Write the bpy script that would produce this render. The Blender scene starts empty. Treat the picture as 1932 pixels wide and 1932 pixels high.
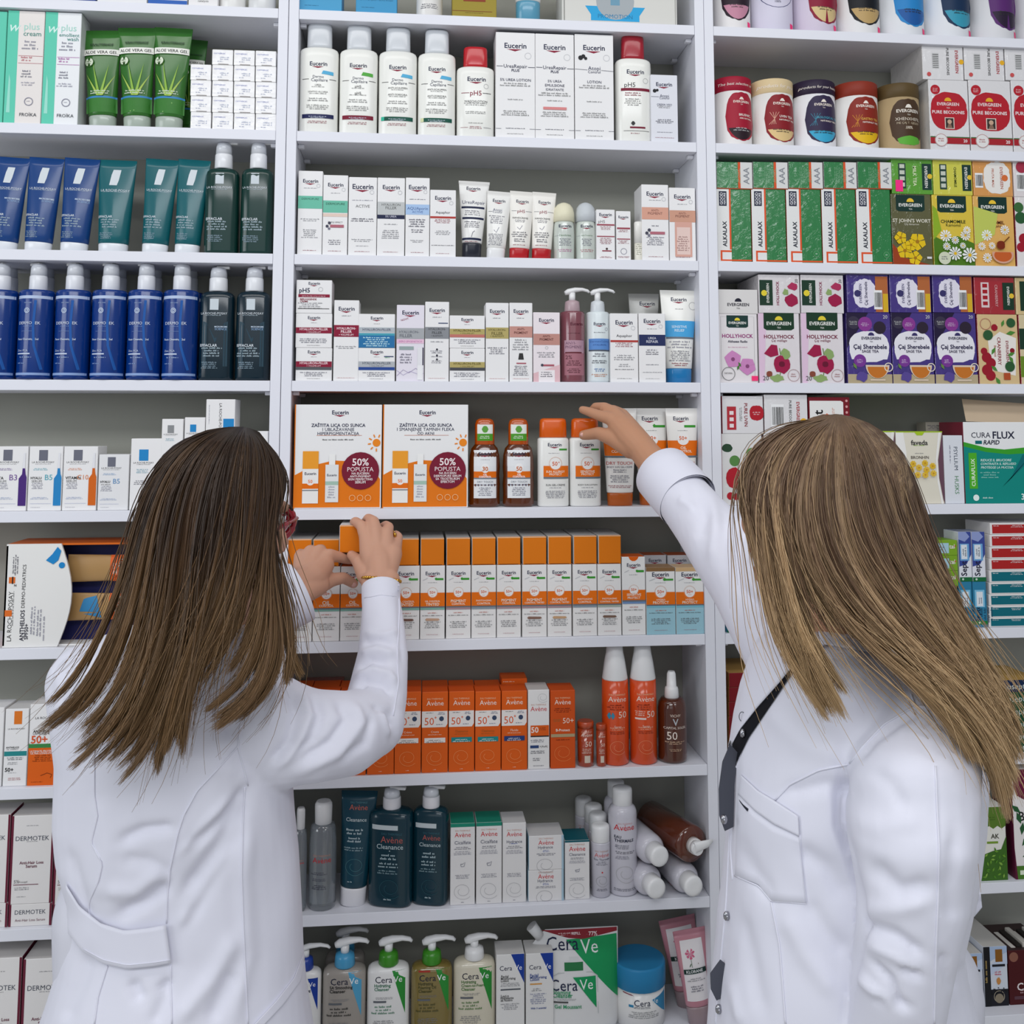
import bpy, bmesh, math, random
import numpy as np
from mathutils import Vector, Matrix
from mathutils.bvhtree import BVHTree
random.seed(7); np.random.seed(7)
sc = bpy.context.scene
# ---------------------------------------------------------------- camera
F, PPX, PPY = 1880.0, 966.0, 632.2          # focal length and principal point in pixels of the 1932 px frame
CAM = Vector((0.2241, -1.8859, 1.40)); YAW, PIT = 0.0994, 0.0929
fw = Vector((math.sin(YAW)*math.cos(PIT), math.cos(YAW)*math.cos(PIT), math.sin(PIT)))
rt = Vector((math.cos(YAW), -math.sin(YAW), 0)); up = rt.cross(fw)
cd = bpy.data.cameras.new('camera'); cam = bpy.data.objects.new('camera', cd); sc.collection.objects.link(cam)
cam.matrix_world = Matrix(((rt.x, up.x, -fw.x, CAM.x), (rt.y, up.y, -fw.y, CAM.y), (rt.z, up.z, -fw.z, CAM.z), (0, 0, 0, 1)))
cd.sensor_width = 36; cd.lens = F/1932*36; cd.shift_y = -(966-PPY)/1932; cd.clip_start = .02
sc.camera = cam
# ---------------------------------------------------------------- light
sc.view_settings.view_transform = 'Standard'; sc.view_settings.look = 'None'
sc.view_settings.gamma = 1; sc.view_settings.use_curve_mapping = False
sc.view_settings.exposure = 0.0
wd = bpy.data.worlds.new('room_light'); sc.world = wd; wd.use_nodes = True
wd.node_tree.nodes['Background'].inputs[0].default_value = (.86, .92, 1, 1)
wd.node_tree.nodes['Background'].inputs[1].default_value = 0.30
def area(name, loc, sx, sy, power, rot=(0, 0, 0), col=(1, .98, .96)):
    l = bpy.data.lights.new(name, 'AREA'); l.shape = 'RECTANGLE'; l.size = sx; l.size_y = sy; l.energy = power; l.color = col
    o = bpy.data.objects.new(name, l); sc.collection.objects.link(o); o.location = loc; o.rotation_euler = rot; return o
area('ceiling_lamp', (.1, -1.15, 2.95), 3.2, .4, 15, (math.radians(8), 0, 0))
area('ceiling_lamp', (.4, -3.0, 3.0), 3.4, .6, 42, (math.radians(32), 0, 0), (.95, .97, 1))
area('front_fill', (.1, -4.8, 2.2), 4.5, 1.6, 14, (math.radians(82), 0, 0), (.90, .95, 1))  # frontal fill added behind the camera; stands for no known window
area('side_fill', (-2.7, -2.3, 1.95), 1.8, 1.5, 30, (math.radians(80), 0, math.radians(-62)), (.92, .96, 1))  # fill added on the left, the brighter side, to lift the shaded chest
for b in ('max_bounces', 'diffuse_bounces', 'glossy_bounces', 'transmission_bounces'):
    setattr(sc.cycles, b, {'max_bounces': 6, 'diffuse_bounces': 3, 'glossy_bounces': 3, 'transmission_bounces': 5}[b])
# ---------------------------------------------------------------- helpers
def px(x, y, Y):                                # the world point on the plane y=Y that pixel (x, y) of the photo shows
    d = fw + rt*((x-PPX)/F) - up*((y-PPY)/F)
    return CAM + d*((Y-CAM.y)/d.y)
def lin(c):
    c = c.lstrip('#'); c = ''.join(a*2 for a in c) if len(c) == 3 else c; v = [int(c[i:i+2], 16)/255 for i in (0, 2, 4)]
    return [x/12.92 if x <= .04045 else ((x+.055)/1.055)**2.4 for x in v]
MATS = {}
def M(col, rough=.5, metal=0, trans=0, coat=0, bump=0, sss=0):
    k = (col, rough, metal, trans, coat, bump, sss)
    if k in MATS: return MATS[k]
    m = bpy.data.materials.new('surface_'+col.lstrip('#')); m.use_nodes = True
    nt = m.node_tree; b = nt.nodes['Principled BSDF']
    b.inputs['Base Color'].default_value = (*lin(col), 1); b.inputs['Roughness'].default_value = rough
    b.inputs['Metallic'].default_value = metal; b.inputs['Transmission Weight'].default_value = trans
    b.inputs['Specular IOR Level'].default_value = .22 if rough > .3 else .4
    b.inputs['Coat Weight'].default_value = coat; b.inputs['Coat Roughness'].default_value = .12
    if sss: b.inputs['Subsurface Weight'].default_value = sss; b.inputs['Subsurface Radius'].default_value = (.01, .004, .002); b.inputs['Subsurface Scale'].default_value = .6
    if bump:                                    # crinkled wrapping film
        tc = nt.nodes.new('ShaderNodeTexCoord'); n = nt.nodes.new('ShaderNodeTexNoise'); bp = nt.nodes.new('ShaderNodeBump')
        n.inputs['Scale'].default_value = 38; n.inputs['Detail'].default_value = 3; n.inputs['Distortion'].default_value = 1.6
        bp.inputs['Strength'].default_value = bump; bp.inputs['Distance'].default_value = .006
        nt.links.new(tc.outputs['Object'], n.inputs['Vector']); nt.links.new(n.outputs['Fac'], bp.inputs['Height'])
        nt.links.new(bp.outputs['Normal'], b.inputs['Coat Normal'])
    MATS[k] = m; return m
def link(name, me, parent=None):
    o = bpy.data.objects.new(name, me); sc.collection.objects.link(o)
    if parent: o.parent = parent
    return o
def tag(o, label=None, cat=None, group=None, kind=None):
    if label: o['label'] = label
    if cat: o['category'] = cat
    if group: o['group'] = group
    if kind: o['kind'] = kind
    return o
class MB:                                       # collects faces with materials and makes ONE mesh
    def __init__(s): s.v = []; s.f = []; s.mi = []; s.m = []; s.sm = []
    def mat(s, m):
        if m not in s.m: s.m.append(m)
        return s.m.index(m)
    def add(s, vs, fs, m, smooth=False):
        o = len(s.v); s.v.extend(vs); i = s.mat(m)
        for f in fs: s.f.append([a+o for a in f]); s.mi.append(i); s.sm.append(smooth)
    def box(s, x0, x1, y0, y1, z0, z1, m, bev=0, ms=None):
        # ms: materials for front, back, left, right, top, bottom
        V = [(x, y, z) for z in (z0, z1) for y in (y0, y1) for x in (x0, x1)]
        Q = [(0, 1, 5, 4), (3, 2, 6, 7), (2, 0, 4, 6), (1, 3, 7, 5), (4, 5, 7, 6), (2, 3, 1, 0)]
        if bev:
            b = bev; V = []
            # chamfered vertical and top edges
            ring = lambda z, k: [(x0+b+k, y0+k, z), (x1-b-k, y0+k, z), (x1-k, y0+b+k, z), (x1-k, y1-b-k, z), (x1-b-k, y1-k, z), (x0+b+k, y1-k, z), (x0+k, y1-b-k, z), (x0+k, y0+b+k, z)]
            R = [ring(z0, b*.7), ring(z0+b, 0), ring(z1-b, 0), ring(z1, b*.7)]
            o = len(s.v); s.v.extend(sum(R, []))
            mm = ms or [m]*6; side = [0, 0, 3, 3, 1, 1, 2, 2]
            for r in range(3):
                for i in range(8):
                    s.f.append([o+r*8+i, o+r*8+(i+1) % 8, o+r*8+8+(i+1) % 8, o+r*8+8+i]); s.mi.append(s.mat(mm[side[i]])); s.sm.append(False)
            s.f.append([o+24+i for i in range(8)]); s.mi.append(s.mat(mm[4])); s.sm.append(False)
            s.f.append([o+i for i in range(7, -1, -1)]); s.mi.append(s.mat(mm[5])); s.sm.append(False)
            return
        for i, q in enumerate(Q): s.add([V[a] for a in q], [(0, 1, 2, 3)], ms[i] if ms else m)
    def rings(s, R, m, cap=True, smooth=True):
        n = len(R[0]); o = len(s.v); i = s.mat(m)
        for r in R: s.v.extend(r)
        for k in range(len(R)-1):
            for j in range(n):
                s.f.append([o+k*n+j, o+k*n+(j+1) % n, o+k*n+n+(j+1) % n, o+k*n+n+j]); s.mi.append(i); s.sm.append(smooth)
        if cap:
            s.f.append([o+j for j in range(n-1, -1, -1)]); s.f.append([o+(len(R)-1)*n+j for j in range(n)])
            s.mi += [i, i]; s.sm += [False, False]
    def tube(s, P, r, m, n=8, flat=1.0, cap=True):
        P = [Vector(p) for p in P]; rr = r if isinstance(r, (list, tuple)) else [r]*len(P); R = []
        up0 = Vector((0, 0, 1))
        for i, p in enumerate(P):
            t = (P[min(i+1, len(P)-1)]-P[max(i-1, 0)]).normalized()
            a = t.cross(up0 if abs(t.z) < .9 else Vector((0, 1, 0)));
            if i and a.dot(pa) < 0: a = -a
            a.normalize(); pa = a; b = t.cross(a)
            R.append([tuple(p+a*(rr[i]*math.cos(2*math.pi*j/n))+b*(rr[i]*flat*math.sin(2*math.pi*j/n))) for j in range(n)])
        s.rings(R, m, cap)
    def build(s, name, parent=None):
        me = bpy.data.meshes.new(name); me.from_pydata(s.v, [], s.f)
        for m in s.m: me.materials.append(m)
        me.polygons.foreach_set('material_index', s.mi); me.polygons.foreach_set('use_smooth', s.sm); me.update()
        return link(name, me, parent)
# ---- glyphs of the built-in font as flat meshes
CH = sorted(set("ABCDEFGHIJKLMNOPQRSTUVWXYZabcdefghijklmnopqrstuvwxyz0123456789+-.,%'&/:()°®èéëÇçïÏšŠžŽüöäß|°*"))
GL = {}
def _glyphs():
    obs = []
    for bold in (0, 1):
        for c in CH+['\x00']:
            for body in ((c,), ('|'+c+'|',))[0:1] if c != '\x00' else (('||',)):
                pass
            for kind, body in ((0, c), (1, '|'+c+'|')) if c != '\x00' else ((1, '||'),):
                cu = bpy.data.curves.new('g', 'FONT'); cu.body = body; cu.size = 1; cu.resolution_u = 2; cu.offset = .018*bold
                o = bpy.data.objects.new('g', cu); sc.collection.objects.link(o); obs.append((bold, c, kind, o, cu))
    bpy.context.view_layer.update(); dg = bpy.context.evaluated_depsgraph_get()
    base = {}; wid = {}
    for bold, c, kind, o, cu in obs:
        me = bpy.data.meshes.new_from_object(o.evaluated_get(dg))
        V = np.array([v.co[:2] for v in me.vertices]) if len(me.vertices) else np.zeros((0, 2))
        if kind == 0: GL[bold, c] = [V, [list(p.vertices) for p in me.polygons], 0]
        elif len(V): wid[bold, c] = V[:, 0].max()-V[:, 0].min()
        bpy.data.meshes.remove(me)
    for (bold, c), g in GL.items(): g[2] = wid[bold, c]-wid[bold, '\x00']
    for bold, c, kind, o, cu in obs: bpy.data.objects.remove(o); bpy.data.curves.remove(cu)
_glyphs()
def text2d(t, bold=0, it=0):
    x = 0; V = []; Fs = []; n = 0
    for c in t:
        if c == ' ': x += .3; continue
        g = GL.get((bold, c)) or GL[bold, '.']
        v = g[0].copy(); v[:, 0] += x
        if it: v[:, 0] += v[:, 1]*it
        V.append(v); Fs += [[a+n for a in f] for f in g[1]]; n += len(v); x += g[2]
    V = np.vstack(V); mn = V[:, 0].min(); mx = V[:, 0].max(); V[:, 0] -= (mn+mx)/2; V[:, 1] -= .35
    return V, Fs, mx-mn
# ---- prints: positions in fractions of the face (0..1, y upward)
def T(t, x, y, w, c, b=0, r=0, it=0, h=0): return ('T', t, x, y, w, c, b, r, it, h)
def R(x0, y0, x1, y1, c): return ('P', [(x0, y0), (x1, y0), (x1, y1), (x0, y1)], c)
def PG(pts, c): return ('P', pts, c)
def C(x, y, r, c): return ('C', x, y, r, c)
def O(x, y, r, t, c): return ('O', x, y, r, t, c)
def L(pts, w, c): return ('L', pts, w, c)
def G(x, y, w, n, c='#8a8a90', lh=.022, r=0): return ('G', x, y, w, n, c, lh, r)
PR = dict(rough=.45)
def prints(mb, items, w, h, surf, x0=0, curved=False, zoff=0):
    off = .00018
    def put(V2, fs, m):
        vs = [(x, surf(x, z)-off, z) for x, z in V2]; mb.add(vs, fs, m)
    for it in items:
        k = it[0]; off += .00006
        X = lambda f: (f-.5)*w+x0
        Z = lambda f: f*h+zoff
        if k == 'T':
            _, t, x, y, tw, c, b, r, ital, hh = it
            if not t.strip(): continue
            V, fs, W0 = text2d(t, b, ital); s = tw*(h if r else w)/W0
            sy = hh*h if hh and not r else (hh*w if hh else s)
            A = np.empty_like(V)
            if r == 90: A[:, 0] = X(x)-V[:, 1]*sy; A[:, 1] = Z(y)+V[:, 0]*s
            elif r == -90: A[:, 0] = X(x)+V[:, 1]*sy; A[:, 1] = Z(y)-V[:, 0]*s
            elif r:
                a = math.radians(r); s = tw*w/W0; A[:, 0] = X(x)+s*(V[:, 0]*math.cos(a)-V[:, 1]*math.sin(a)); A[:, 1] = Z(y)+s*(V[:, 0]*math.sin(a)+V[:, 1]*math.cos(a))
            else: A[:, 0] = X(x)+V[:, 0]*s; A[:, 1] = Z(y)+V[:, 1]*sy
            put(A, fs, M(c, **PR))
        elif k in 'PC':
            if k == 'C':
                _, x, y, r, c = it; pts = [(X(x)+r*w*math.cos(a*math.pi/12), Z(y)+r*w*math.sin(a*math.pi/12)) for a in range(24)]
            else: _, pp, c = it; pts = [(X(a), Z(b)) for a, b in pp]
            if not curved: put(pts, [list(range(len(pts)))], M(c, **PR)); continue
            xs = [p[0] for p in pts]; a, b = min(xs), max(xs); n = max(2, int((b-a)/w*26)); col = []
            zs0 = [p[1] for p in pts]; zr = max(2, int((max(zs0)-min(zs0))/h*10)+1)
            for i in range(n+1):
                x = a+(b-a)*i/n; x = min(max(x, a+1e-7), b-1e-7); zz = []
                for j in range(len(pts)):
                    p, q = pts[j], pts[(j+1) % len(pts)]
                    if (p[0]-x)*(q[0]-x) < 0: zz.append(p[1]+(q[1]-p[1])*(x-p[0])/(q[0]-p[0]))
                if len(zz) < 2: zz = [zs0[0], zs0[0]]
                col.append([(x, min(zz)+(max(zz)-min(zz))*q/zr) for q in range(zr+1)])
            V = sum(col, []); m1 = zr+1
            put(V, [[i*m1+q, (i+1)*m1+q, (i+1)*m1+q+1, i*m1+q+1] for i in range(n) for q in range(zr)], M(c, **PR))
        elif k in 'OL':
            if k == 'O':
                _, x, y, r, t, c = it; pts = [(X(x)+r*w*math.cos(a*math.pi/10), Z(y)+r*w*math.sin(a*math.pi/10)) for a in range(21)]; t *= w
            else: _, pp, t, c = it; pts = [(X(a), Z(b)) for a, b in pp]; t *= w
            V = []
            for i, p in enumerate(pts):
                q0, q1 = pts[max(i-1, 0)], pts[min(i+1, len(pts)-1)]; dx, dz = q1[0]-q0[0], q1[1]-q0[1]; l = math.hypot(dx, dz) or 1
                V += [(p[0]-dz/l*t/2, p[1]+dx/l*t/2), (p[0]+dz/l*t/2, p[1]-dx/l*t/2)]
            put(V, [[2*i, 2*i+1, 2*i+3, 2*i+2] for i in range(len(pts)-1)], M(c, **PR))
        elif k == 'G':
            _, x, y, gw, n, c, lh, r = it; V = []; fs = []
            rnd = random.Random(int(x*97+y*991+n)); H = w if r else h; Wd = h if r else w; lhh = lh*h
            for i in range(n):
                ln = gw*Wd*rnd.uniform(.62, 1); a = -ln/2; b0 = -i*lhh
                while a < ln/2:
                    wl = rnd.randint(2, 9)
                    for q in range(wl):
                        lw = lhh*.34; hh = lhh*(.42 if rnd.random() < .7 else .62)
                        if a+lw > ln/2: break
                        o = len(V); V += [(a, b0), (a+lw*.62, b0), (a+lw*.62, b0+hh), (a, b0+hh)]; fs.append([o, o+1, o+2, o+3]); a += lw
                    a += lhh*.4
            V = [(X(x)-b, Z(y)+a) if r == 90 else (X(x)+b, Z(y)-a) if r == -90 else (X(x)+a, Z(y)+b) for a, b in V]
            put(V, fs, M(c, **PR))
# ---- bodies
def carton(name, w, h, d, col, pr=(), top=None, side=None, gloss=0, pside=None, parent=None, bev=.0008, right=None):
    mb = MB(); kw = dict(rough=.28, coat=1, bump=.5) if gloss else dict(rough=.42)
    m = M(col, **kw); ms = [m, m, M(side or col, **kw), M(right or side or col, **kw), M(top or col, **kw), m]
    mb.box(-w/2, w/2, -d/2, d/2, 0, h, m, bev, ms)
    prints(mb, pr, w, h, lambda x, z: -d/2)
    return mb.build(name, parent)
def sect(a, b, p, z, n=28):
    o = []
    for j in range(n):
        t = 2*math.pi*j/n; c, s_ = math.cos(t), math.sin(t)
        o.append((a*math.copysign(abs(c)**(2/p), c), b*math.copysign(abs(s_)**(2/p), s_), z))
    return o
def vessel(name, w, h, parts, pr=(), p=2.0, kb=1.0):
    """parts: (part name, colour, material keywords, [(z, halfwidth, halfdepth) in fractions]); prints go on the first"""
    root = bpy.data.objects.new(name, None); sc.collection.objects.link(root); root.empty_display_size = .02
    for i, q in enumerate(parts):
        pn, col, kw, S = q[:4]; pp = q[4] if len(q) > 4 else p
        mb = MB(); mb.rings([sect(a*w/2, b*w/2*kb, pp, z*h) for z, a, b in S], M(col, **kw))
        pr = pr if i == 0 else (q[5] if len(q) > 5 else ())
        if pr:
            zs = np.array([s_[0]*h for s_ in S]); As = np.array([s_[1]*w/2 for s_ in S]); Bs = np.array([s_[2]*w/2*kb for s_ in S])
            def surf(x, z):
                A = np.interp(z, zs, As); B = np.interp(z, zs, Bs); u = min(abs(x)/max(A, 1e-6), .97)
                return -B*(1-u**pp)**(1/pp)
            prints(mb, pr, w, h, surf, curved=True)
        mb.build(pn, root)
    return root
def nozzle(root, name, z, r, ln, m, dx=1, thick=.005, dy=0):
    mb = MB(); mb.tube([(0, 0, z-.022), (0, 0, z-.004)], r*.45, m, 12)
    mb.tube([(-r*.8*dx, 0, z-.003), (0, 0, z), (ln*.6*dx, dy*.6, z+.002), (ln*.92*dx, dy, z-.001), (ln*dx, dy, z-.006)], [r*.45, r*.75, r*.5, r*.38, r*.3], m, 10, .75)
    return mb.build(name, root)
# ---------------------------------------------------------------- the place
ZS = [2.2039, 1.9637, 1.7262, 1.4875, 1.2507, 1.0108, .7725, .5368, .298, .06]
TH, DEP = .0194, .168
def struct(name, x0, x1, y0, y1, z0, z1, m):
    mb = MB(); mb.box(x0, x1, y0, y1, z0, z1, m); tag(mb.build(name), kind='structure')
struct('floor', -1.6, 2.4, -5.2, .6, -.05, 0, M('#b9b6b0', .35))
struct('wall_back', -1.6, 2.4, .2, .3, 0, 3.1, M('#dcdde0', .8))
WH = M('#e9eaf2', .42); GR = M('#a6a69c', .7); EDGE = M('#f0f0f6', .4)
def unit(x0, x1, label):
    r = bpy.data.objects.new('shelving_unit', None); sc.collection.objects.link(r); r.location = ((x0+x1)/2, 0, 0)
    r.empty_display_size = .1; tag(r, label, 'shelving unit', 'white shelving bays'); W = (x1-x0)/2
    for s in (-1, 1):
        mb = MB(); a, b = sorted((s*W, s*(W+TH))); mb.box(a+.0003, b-.0003, 0, DEP+.01, 0, 2.48, WH, .0006); mb.build('side_panel', r)
    mb = MB(); mb.box(-W, W, DEP, DEP+.01, .0, 2.48, GR); mb.build('back_panel', r)
    for z in [2.4439]+ZS:  # first board is out of view, added to shade the top shelf
        mb = MB(); mb.box(-W+.0002, W-.0002, .0005, DEP, z-TH, z, WH, .0006); mb.build('shelf', r)
        for s in (-1, 1):
            mb = MB(); mb.box(s*W-(.012 if s > 0 else 0), s*W+(.012 if s < 0 else 0), .022, .034, z-TH-.007, z-TH-.0004, EDGE, .001); mb.build('shelf_support', r)
            if 3 > 2: mb = MB(); mb.box(s*W-(.012 if s > 0 else 0), s*W+(.012 if s < 0 else 0), .13, .142, z-TH-.007, z-TH-.0004, EDGE, .001); mb.build('shelf_support', r)
unit(0, .78, 'white shelving bay in the middle, stocked with skin care and sun care')
unit(-.8204, -.0394, 'white shelving bay on the left, behind the dark-haired woman')
unit(.8190, 1.60, 'white shelving bay on the right, stocked with teas and remedies')
# ---------------------------------------------------------------- placing
def colx(x, z, Y):
    y = 966.
    for _ in range(4):
        z0 = px(x, y, Y).z; z1 = px(x, y+1, Y).z; y += (z-z0)/(z1-z0)
    return px(x, y, Y).x
ORD = 'first second third fourth fifth sixth seventh eighth ninth tenth eleventh twelfth thirteenth fourteenth fifteenth sixteenth seventeenth eighteenth nineteenth twentieth'.split()
BAY = dict(L='left', M='middle', R='right')
HIST = {}
def row(bay, s, items, yf=.010):
    n = -1; prev = None; top = 0
    for it in items:
        x0, x1, yt, kind, desc, cat = it[:6]; o = it[6] if len(it) > 6 else {}
        st = o.get('st', 0); d = o.get('d', .055); y = yf+o.get('dy', 0)
        z = top if st else ZS[s]+.0003
        if not st and not o.get('bh'): n += 1
        rnd = kind[0] != 'K'
        f0 = y
        yc = y if not rnd else y+min(d, .05)/2
        a, b = colx(x0, z, yc), colx(x1, z, yc); w = b-a-.0006
        h = px((x0+x1)/2, yt, yc).z-z-.0004
        if h < .005: h = .02
        ob = build(kind, w, h, d, o)
        dd = d if not rnd else w*o.get('kb', KB.get(kind[0], 1))
        ob.location = ((a+b)/2, f0+dd/2, z)
        if o.get('lean') or o.get('rz') or o.get('tb'): ob.rotation_euler = (math.radians(-o.get('tb', 0)), math.radians(o.get('lean', 0)), math.radians(o.get('rz', 0)))
        pos = f"{ORD[max(n,0)]} from left, {ORD[s]} shelf of {BAY[bay]} bay"
        if o.get('bh'): pos = f"behind the {ORD[max(n,0)]} from left, {ORD[s]} shelf of {BAY[bay]} bay"
        lab = f"{desc}, {pos}"
        if len(lab.split()) > 16: print('LONG', lab)
        if lab in HIST: print('DUP', lab)
        HIST[lab] = 1
        tag(ob, lab, cat, o.get('g'))
        top = z+h+.0004
KB = {}
NV, RD, OR, GY, LG, GN, BK = '#1a2244', '#8c1736', '#e8700f', '#85868c', '#b8babf', '#3f9a35', '#17181c'
WT = '#efeeee'
def EU(x, y, w, a, c=NV):
    return [T('Eucerin', x, y, w, c, 1), PG([(x-w*.40, y-w*a*.17), (x+w*.30, y-w*a*.17), (x-w*.02, y-w*a*.27)], RD)]
def CE(x, y, w, a, c, c1='#1b1f3a', c2='#ffffff'):       # the wordmark with its two-coloured ending on a wedge
    h = w*a
    return [PG([(x+w*.1, y+h*.26), (x+w*.56, y+h*.26), (x+w*.56, y-h*1.15)], c), T('Cera', x-w*.18, y, w*.58, c1), T('Ve', x+w*.3, y, w*.3, c2), G(x-w*.2, y-h*.17, w*.5, 1, c1, .006)]
def AV(x, y, w, a, c='#d0353b', sub='#c98'): return [T('EAU THERMALE', x, y+w*a*.24, w*.92, sub), T('Avène', x, y, w, c)]
def SWIRL(x, y, r, a, c, t=.012):
    P = []
    for i in range(40):
        k = i/39; an = 2.4+k*9.5; rr = r*(.36+.64*k)
        P.append((x+rr*math.cos(an)*(1-.1*k), y+rr*a*.78*math.sin(an)))
    return [L(P, t, c)]
def LR(x, y, w, a, c='#222', sq=None, sz=.3, sy=.09):
    r = [T('LA ROCHE-POSAY', x, y, w, c), G(x, y-w*a*.1, w*.9, 1, c, .012)]
    if sq: r.append(R(x-sz/2, y+sy*.35, x+sz/2, y+sy*.35+sz*1.25*a, sq))
    return r
def EG(x, y, w, a, c='#ffffff', sun='#f0b62a', bg=None):
    r = []
    if bg: r = [PG([(x-w*.62, y+w*a*.42), (x+w*.62, y+w*a*.42), (x+w*.62, y-w*a*.2), (x+w*.5, y-w*a*.27), (x-w*.5, y-w*a*.27), (x-w*.62, y-w*a*.2)], bg)]
    P = [(x+w*.16*math.cos(t*math.pi/8), y+w*a*(.13+.16*math.sin(t*math.pi/8))) for t in range(9)]
    return r+[PG(P, sun), T('EVERGREEN', x, y, w, c, 1), T('TEA', x, y-w*a*.17, w*.16, c)]
def eu(w, h, lines=(), bands=(), g=(), lw=.62, ly=.88, foot=RD, col=None):
    a = w/h; r = EU(.5, ly, lw, a)
    for y0, y1, c in bands: r.append(R(0.004, y0, .996, y1, c))
    for q in lines: r.append(T(*q[:1], .5, *q[1:]))
    for q in g: r.append(G(.5, *q))
    if foot: r.append(G(.5, .05, .7, 1, foot, .014))
    r.append(O(.82, ly-.2*a if a < .8 else ly-.1, .07, .012, '#c4c5c9'))
    return r
def sun50(w, h, l1, l2, b2='#8fb8ac', sw=None, y=.60, num='50', tl='#c46a5a', bw=1, lower=None):
    a = w/h; x0, x1 = .5-bw/2+.002, .5+bw/2-.002
    r = EU(.5, .895, .58*bw, a)+[R(.62, .80, .94, .828, GN), C(.64, .818, .05, GN), G(.5, .765, .5*bw, 1, GY, .014), L([(.1, .8), (.3, .83)], .02, '#c5c6ca')]
    if lower: r.append(R(x0, .0, x1, .40, lower))
    r += [R(x0, .445, x1, y+.03, OR), C(.5, y+.03, .185*bw, '#f2efec'), O(.5, y+.03, .21*bw, .008, '#e4a27c'), T(num+'+' if num == '50' else num, .5, y+.035, .24*bw, '#d9601a', 1), G(.5, y-.015, .2*bw, 1, '#d9601a', .012),
          T(l1, .5, .515, (.62 if len(l1) > 6 else .3)*bw, '#f6e3cf', 1), R(x0, .425, x1, .445, '#6e7278'), R(x0, .40, x1, .425, b2)]
    if l2: r.append(T(l2, .5, .475, (.8 if len(l2) > 9 else .55)*bw, '#f6e3cf', 1))
    r += [G(.5, .35, .6*bw, 1, tl, .022), G(.5, .315, .85*bw, 1, '#555', .02)]
    if sw: r += [('P', [(.2, .27), (.26, .285), (.75, .28), (.8, .262), (.72, .25), (.25, .25)], sw)]
    r += [G(.5, .225, .74*bw, 4, '#6a6b70', .024), G(.5, .06, .7*bw, 1, '#b06a78', .014)]
    return r
def avc(w, h, mid, midc, band, sq=1):
    a = w/h; r = AV(.5, .86, .66, a, '#fbe9dc', '#f5c9a0')
    r += [PG([(.0, .76), (.98, .76), (.98, .60), (.9, .56), (.0, .56)], '#efe9e4'), T('50', .28, .635, .36, '#df5a1c'), T('+', .52, .68, .09, '#df5a1c', 1), G(.3, .735, .4, 1, '#444', .016), G(.75, .735, .34, 2, '#2a4a7a', .018), C(.75, .665, .09, '#3a4a66'), G(.68, .59, .4, 1, '#2a4a7a', .016),
          T(mid, .5, .505, .3 if len(mid) < 7 else .5, midc), G(.5, .465, .6, 1, midc, .016), R(.1, .37, .9, .43, band), G(.5, .395, .7, 2, '#eee' if band != '#efe9e4' else '#555', .022)]
    return r+SWIRL(.5, .19, .4, a, '#f39a5c', .014)+[G(.5, .035, .14, 1, '#fbd9c0', .014)]
def leaf(x, y, l, an, c, a=1): 
    q = math.radians(an); dx, dy = math.cos(q)*l, math.sin(q)*l*a
    return PG([(x, y), (x+dx*.5-dy/a*.22, y+dy*.5+dx*a*.22), (x+dx, y+dy), (x+dx*.5+dy/a*.22, y+dy*.5-dx*a*.22)], c)
def flower(x, y, r, a, c, cc, n=5, off=0, pw=.5):
    o = []
    for i in range(n):
        t = off+2*math.pi*i/n; t1, t2 = t-pw*math.pi/n*1.6, t+pw*math.pi/n*1.6
        o.append(PG([(x, y), (x+r*.85*math.cos(t1), y+r*.85*a*math.sin(t1)), (x+r*math.cos(t), y+r*a*math.sin(t)), (x+r*.85*math.cos(t2), y+r*.85*a*math.sin(t2))], c))
    return o+[C(x, y, r*.22, cc)]
def barcode(x, y, w, h):
    r = [R(x-w/2, y-h/2, x+w/2, y+h/2, '#f2f2f2')]; q = random.Random(3); t = x-w*.42
    while t < x+w*.4:
        k = q.uniform(.02, .06)*w; r.append(R(t, y-h*.38, t+k, y+h*.38, '#222')); t += k+q.uniform(.02, .06)*w
    return r
def build(kind, w, h, d, o):
    k = kind[0]; a = w/h
    if k == 'K':                                # carton: ('K', colour, print function, top colour, side colour, gloss)
        _, col, fn, top, side, gl = (list(kind)+[None]*6)[:6]
        return carton(o.get('name', 'carton'), w, h, d, col, fn(w, h) if fn else [], top, side, gl, right=o.get('right'))
    return MAKE[k](w, h, kind, o)
GL3 = dict(rough=.24, coat=.2)
def mk_shampoo(w, h, kind, o):
    _, cap, fn = kind
    return vessel(o.get('name', 'shampoo_bottle'), w, h, [('bottle_body', '#f0f0ea', GL3, [(0, .9, .84), (.008, .96, .92), (.02, .99, .96), (.3, .985, .96), (.68, 1, 1), (.735, .99, .96), (.755, .94, .86), (.768, .82, .74), (.775, .66, .6), (.777, .3, .3)]),
        ('cap', cap, dict(rough=.25, coat=.5, trans=.0), [(.775, .6, .6), (.78, .64, .66), (.80, .645, .67), (.965, .63, .64), (.988, .6, .58), (1, .5, .4)], 2.8)], fn(w, h) if fn else [], 2.7, o.get('kb', KB['S']))
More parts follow.
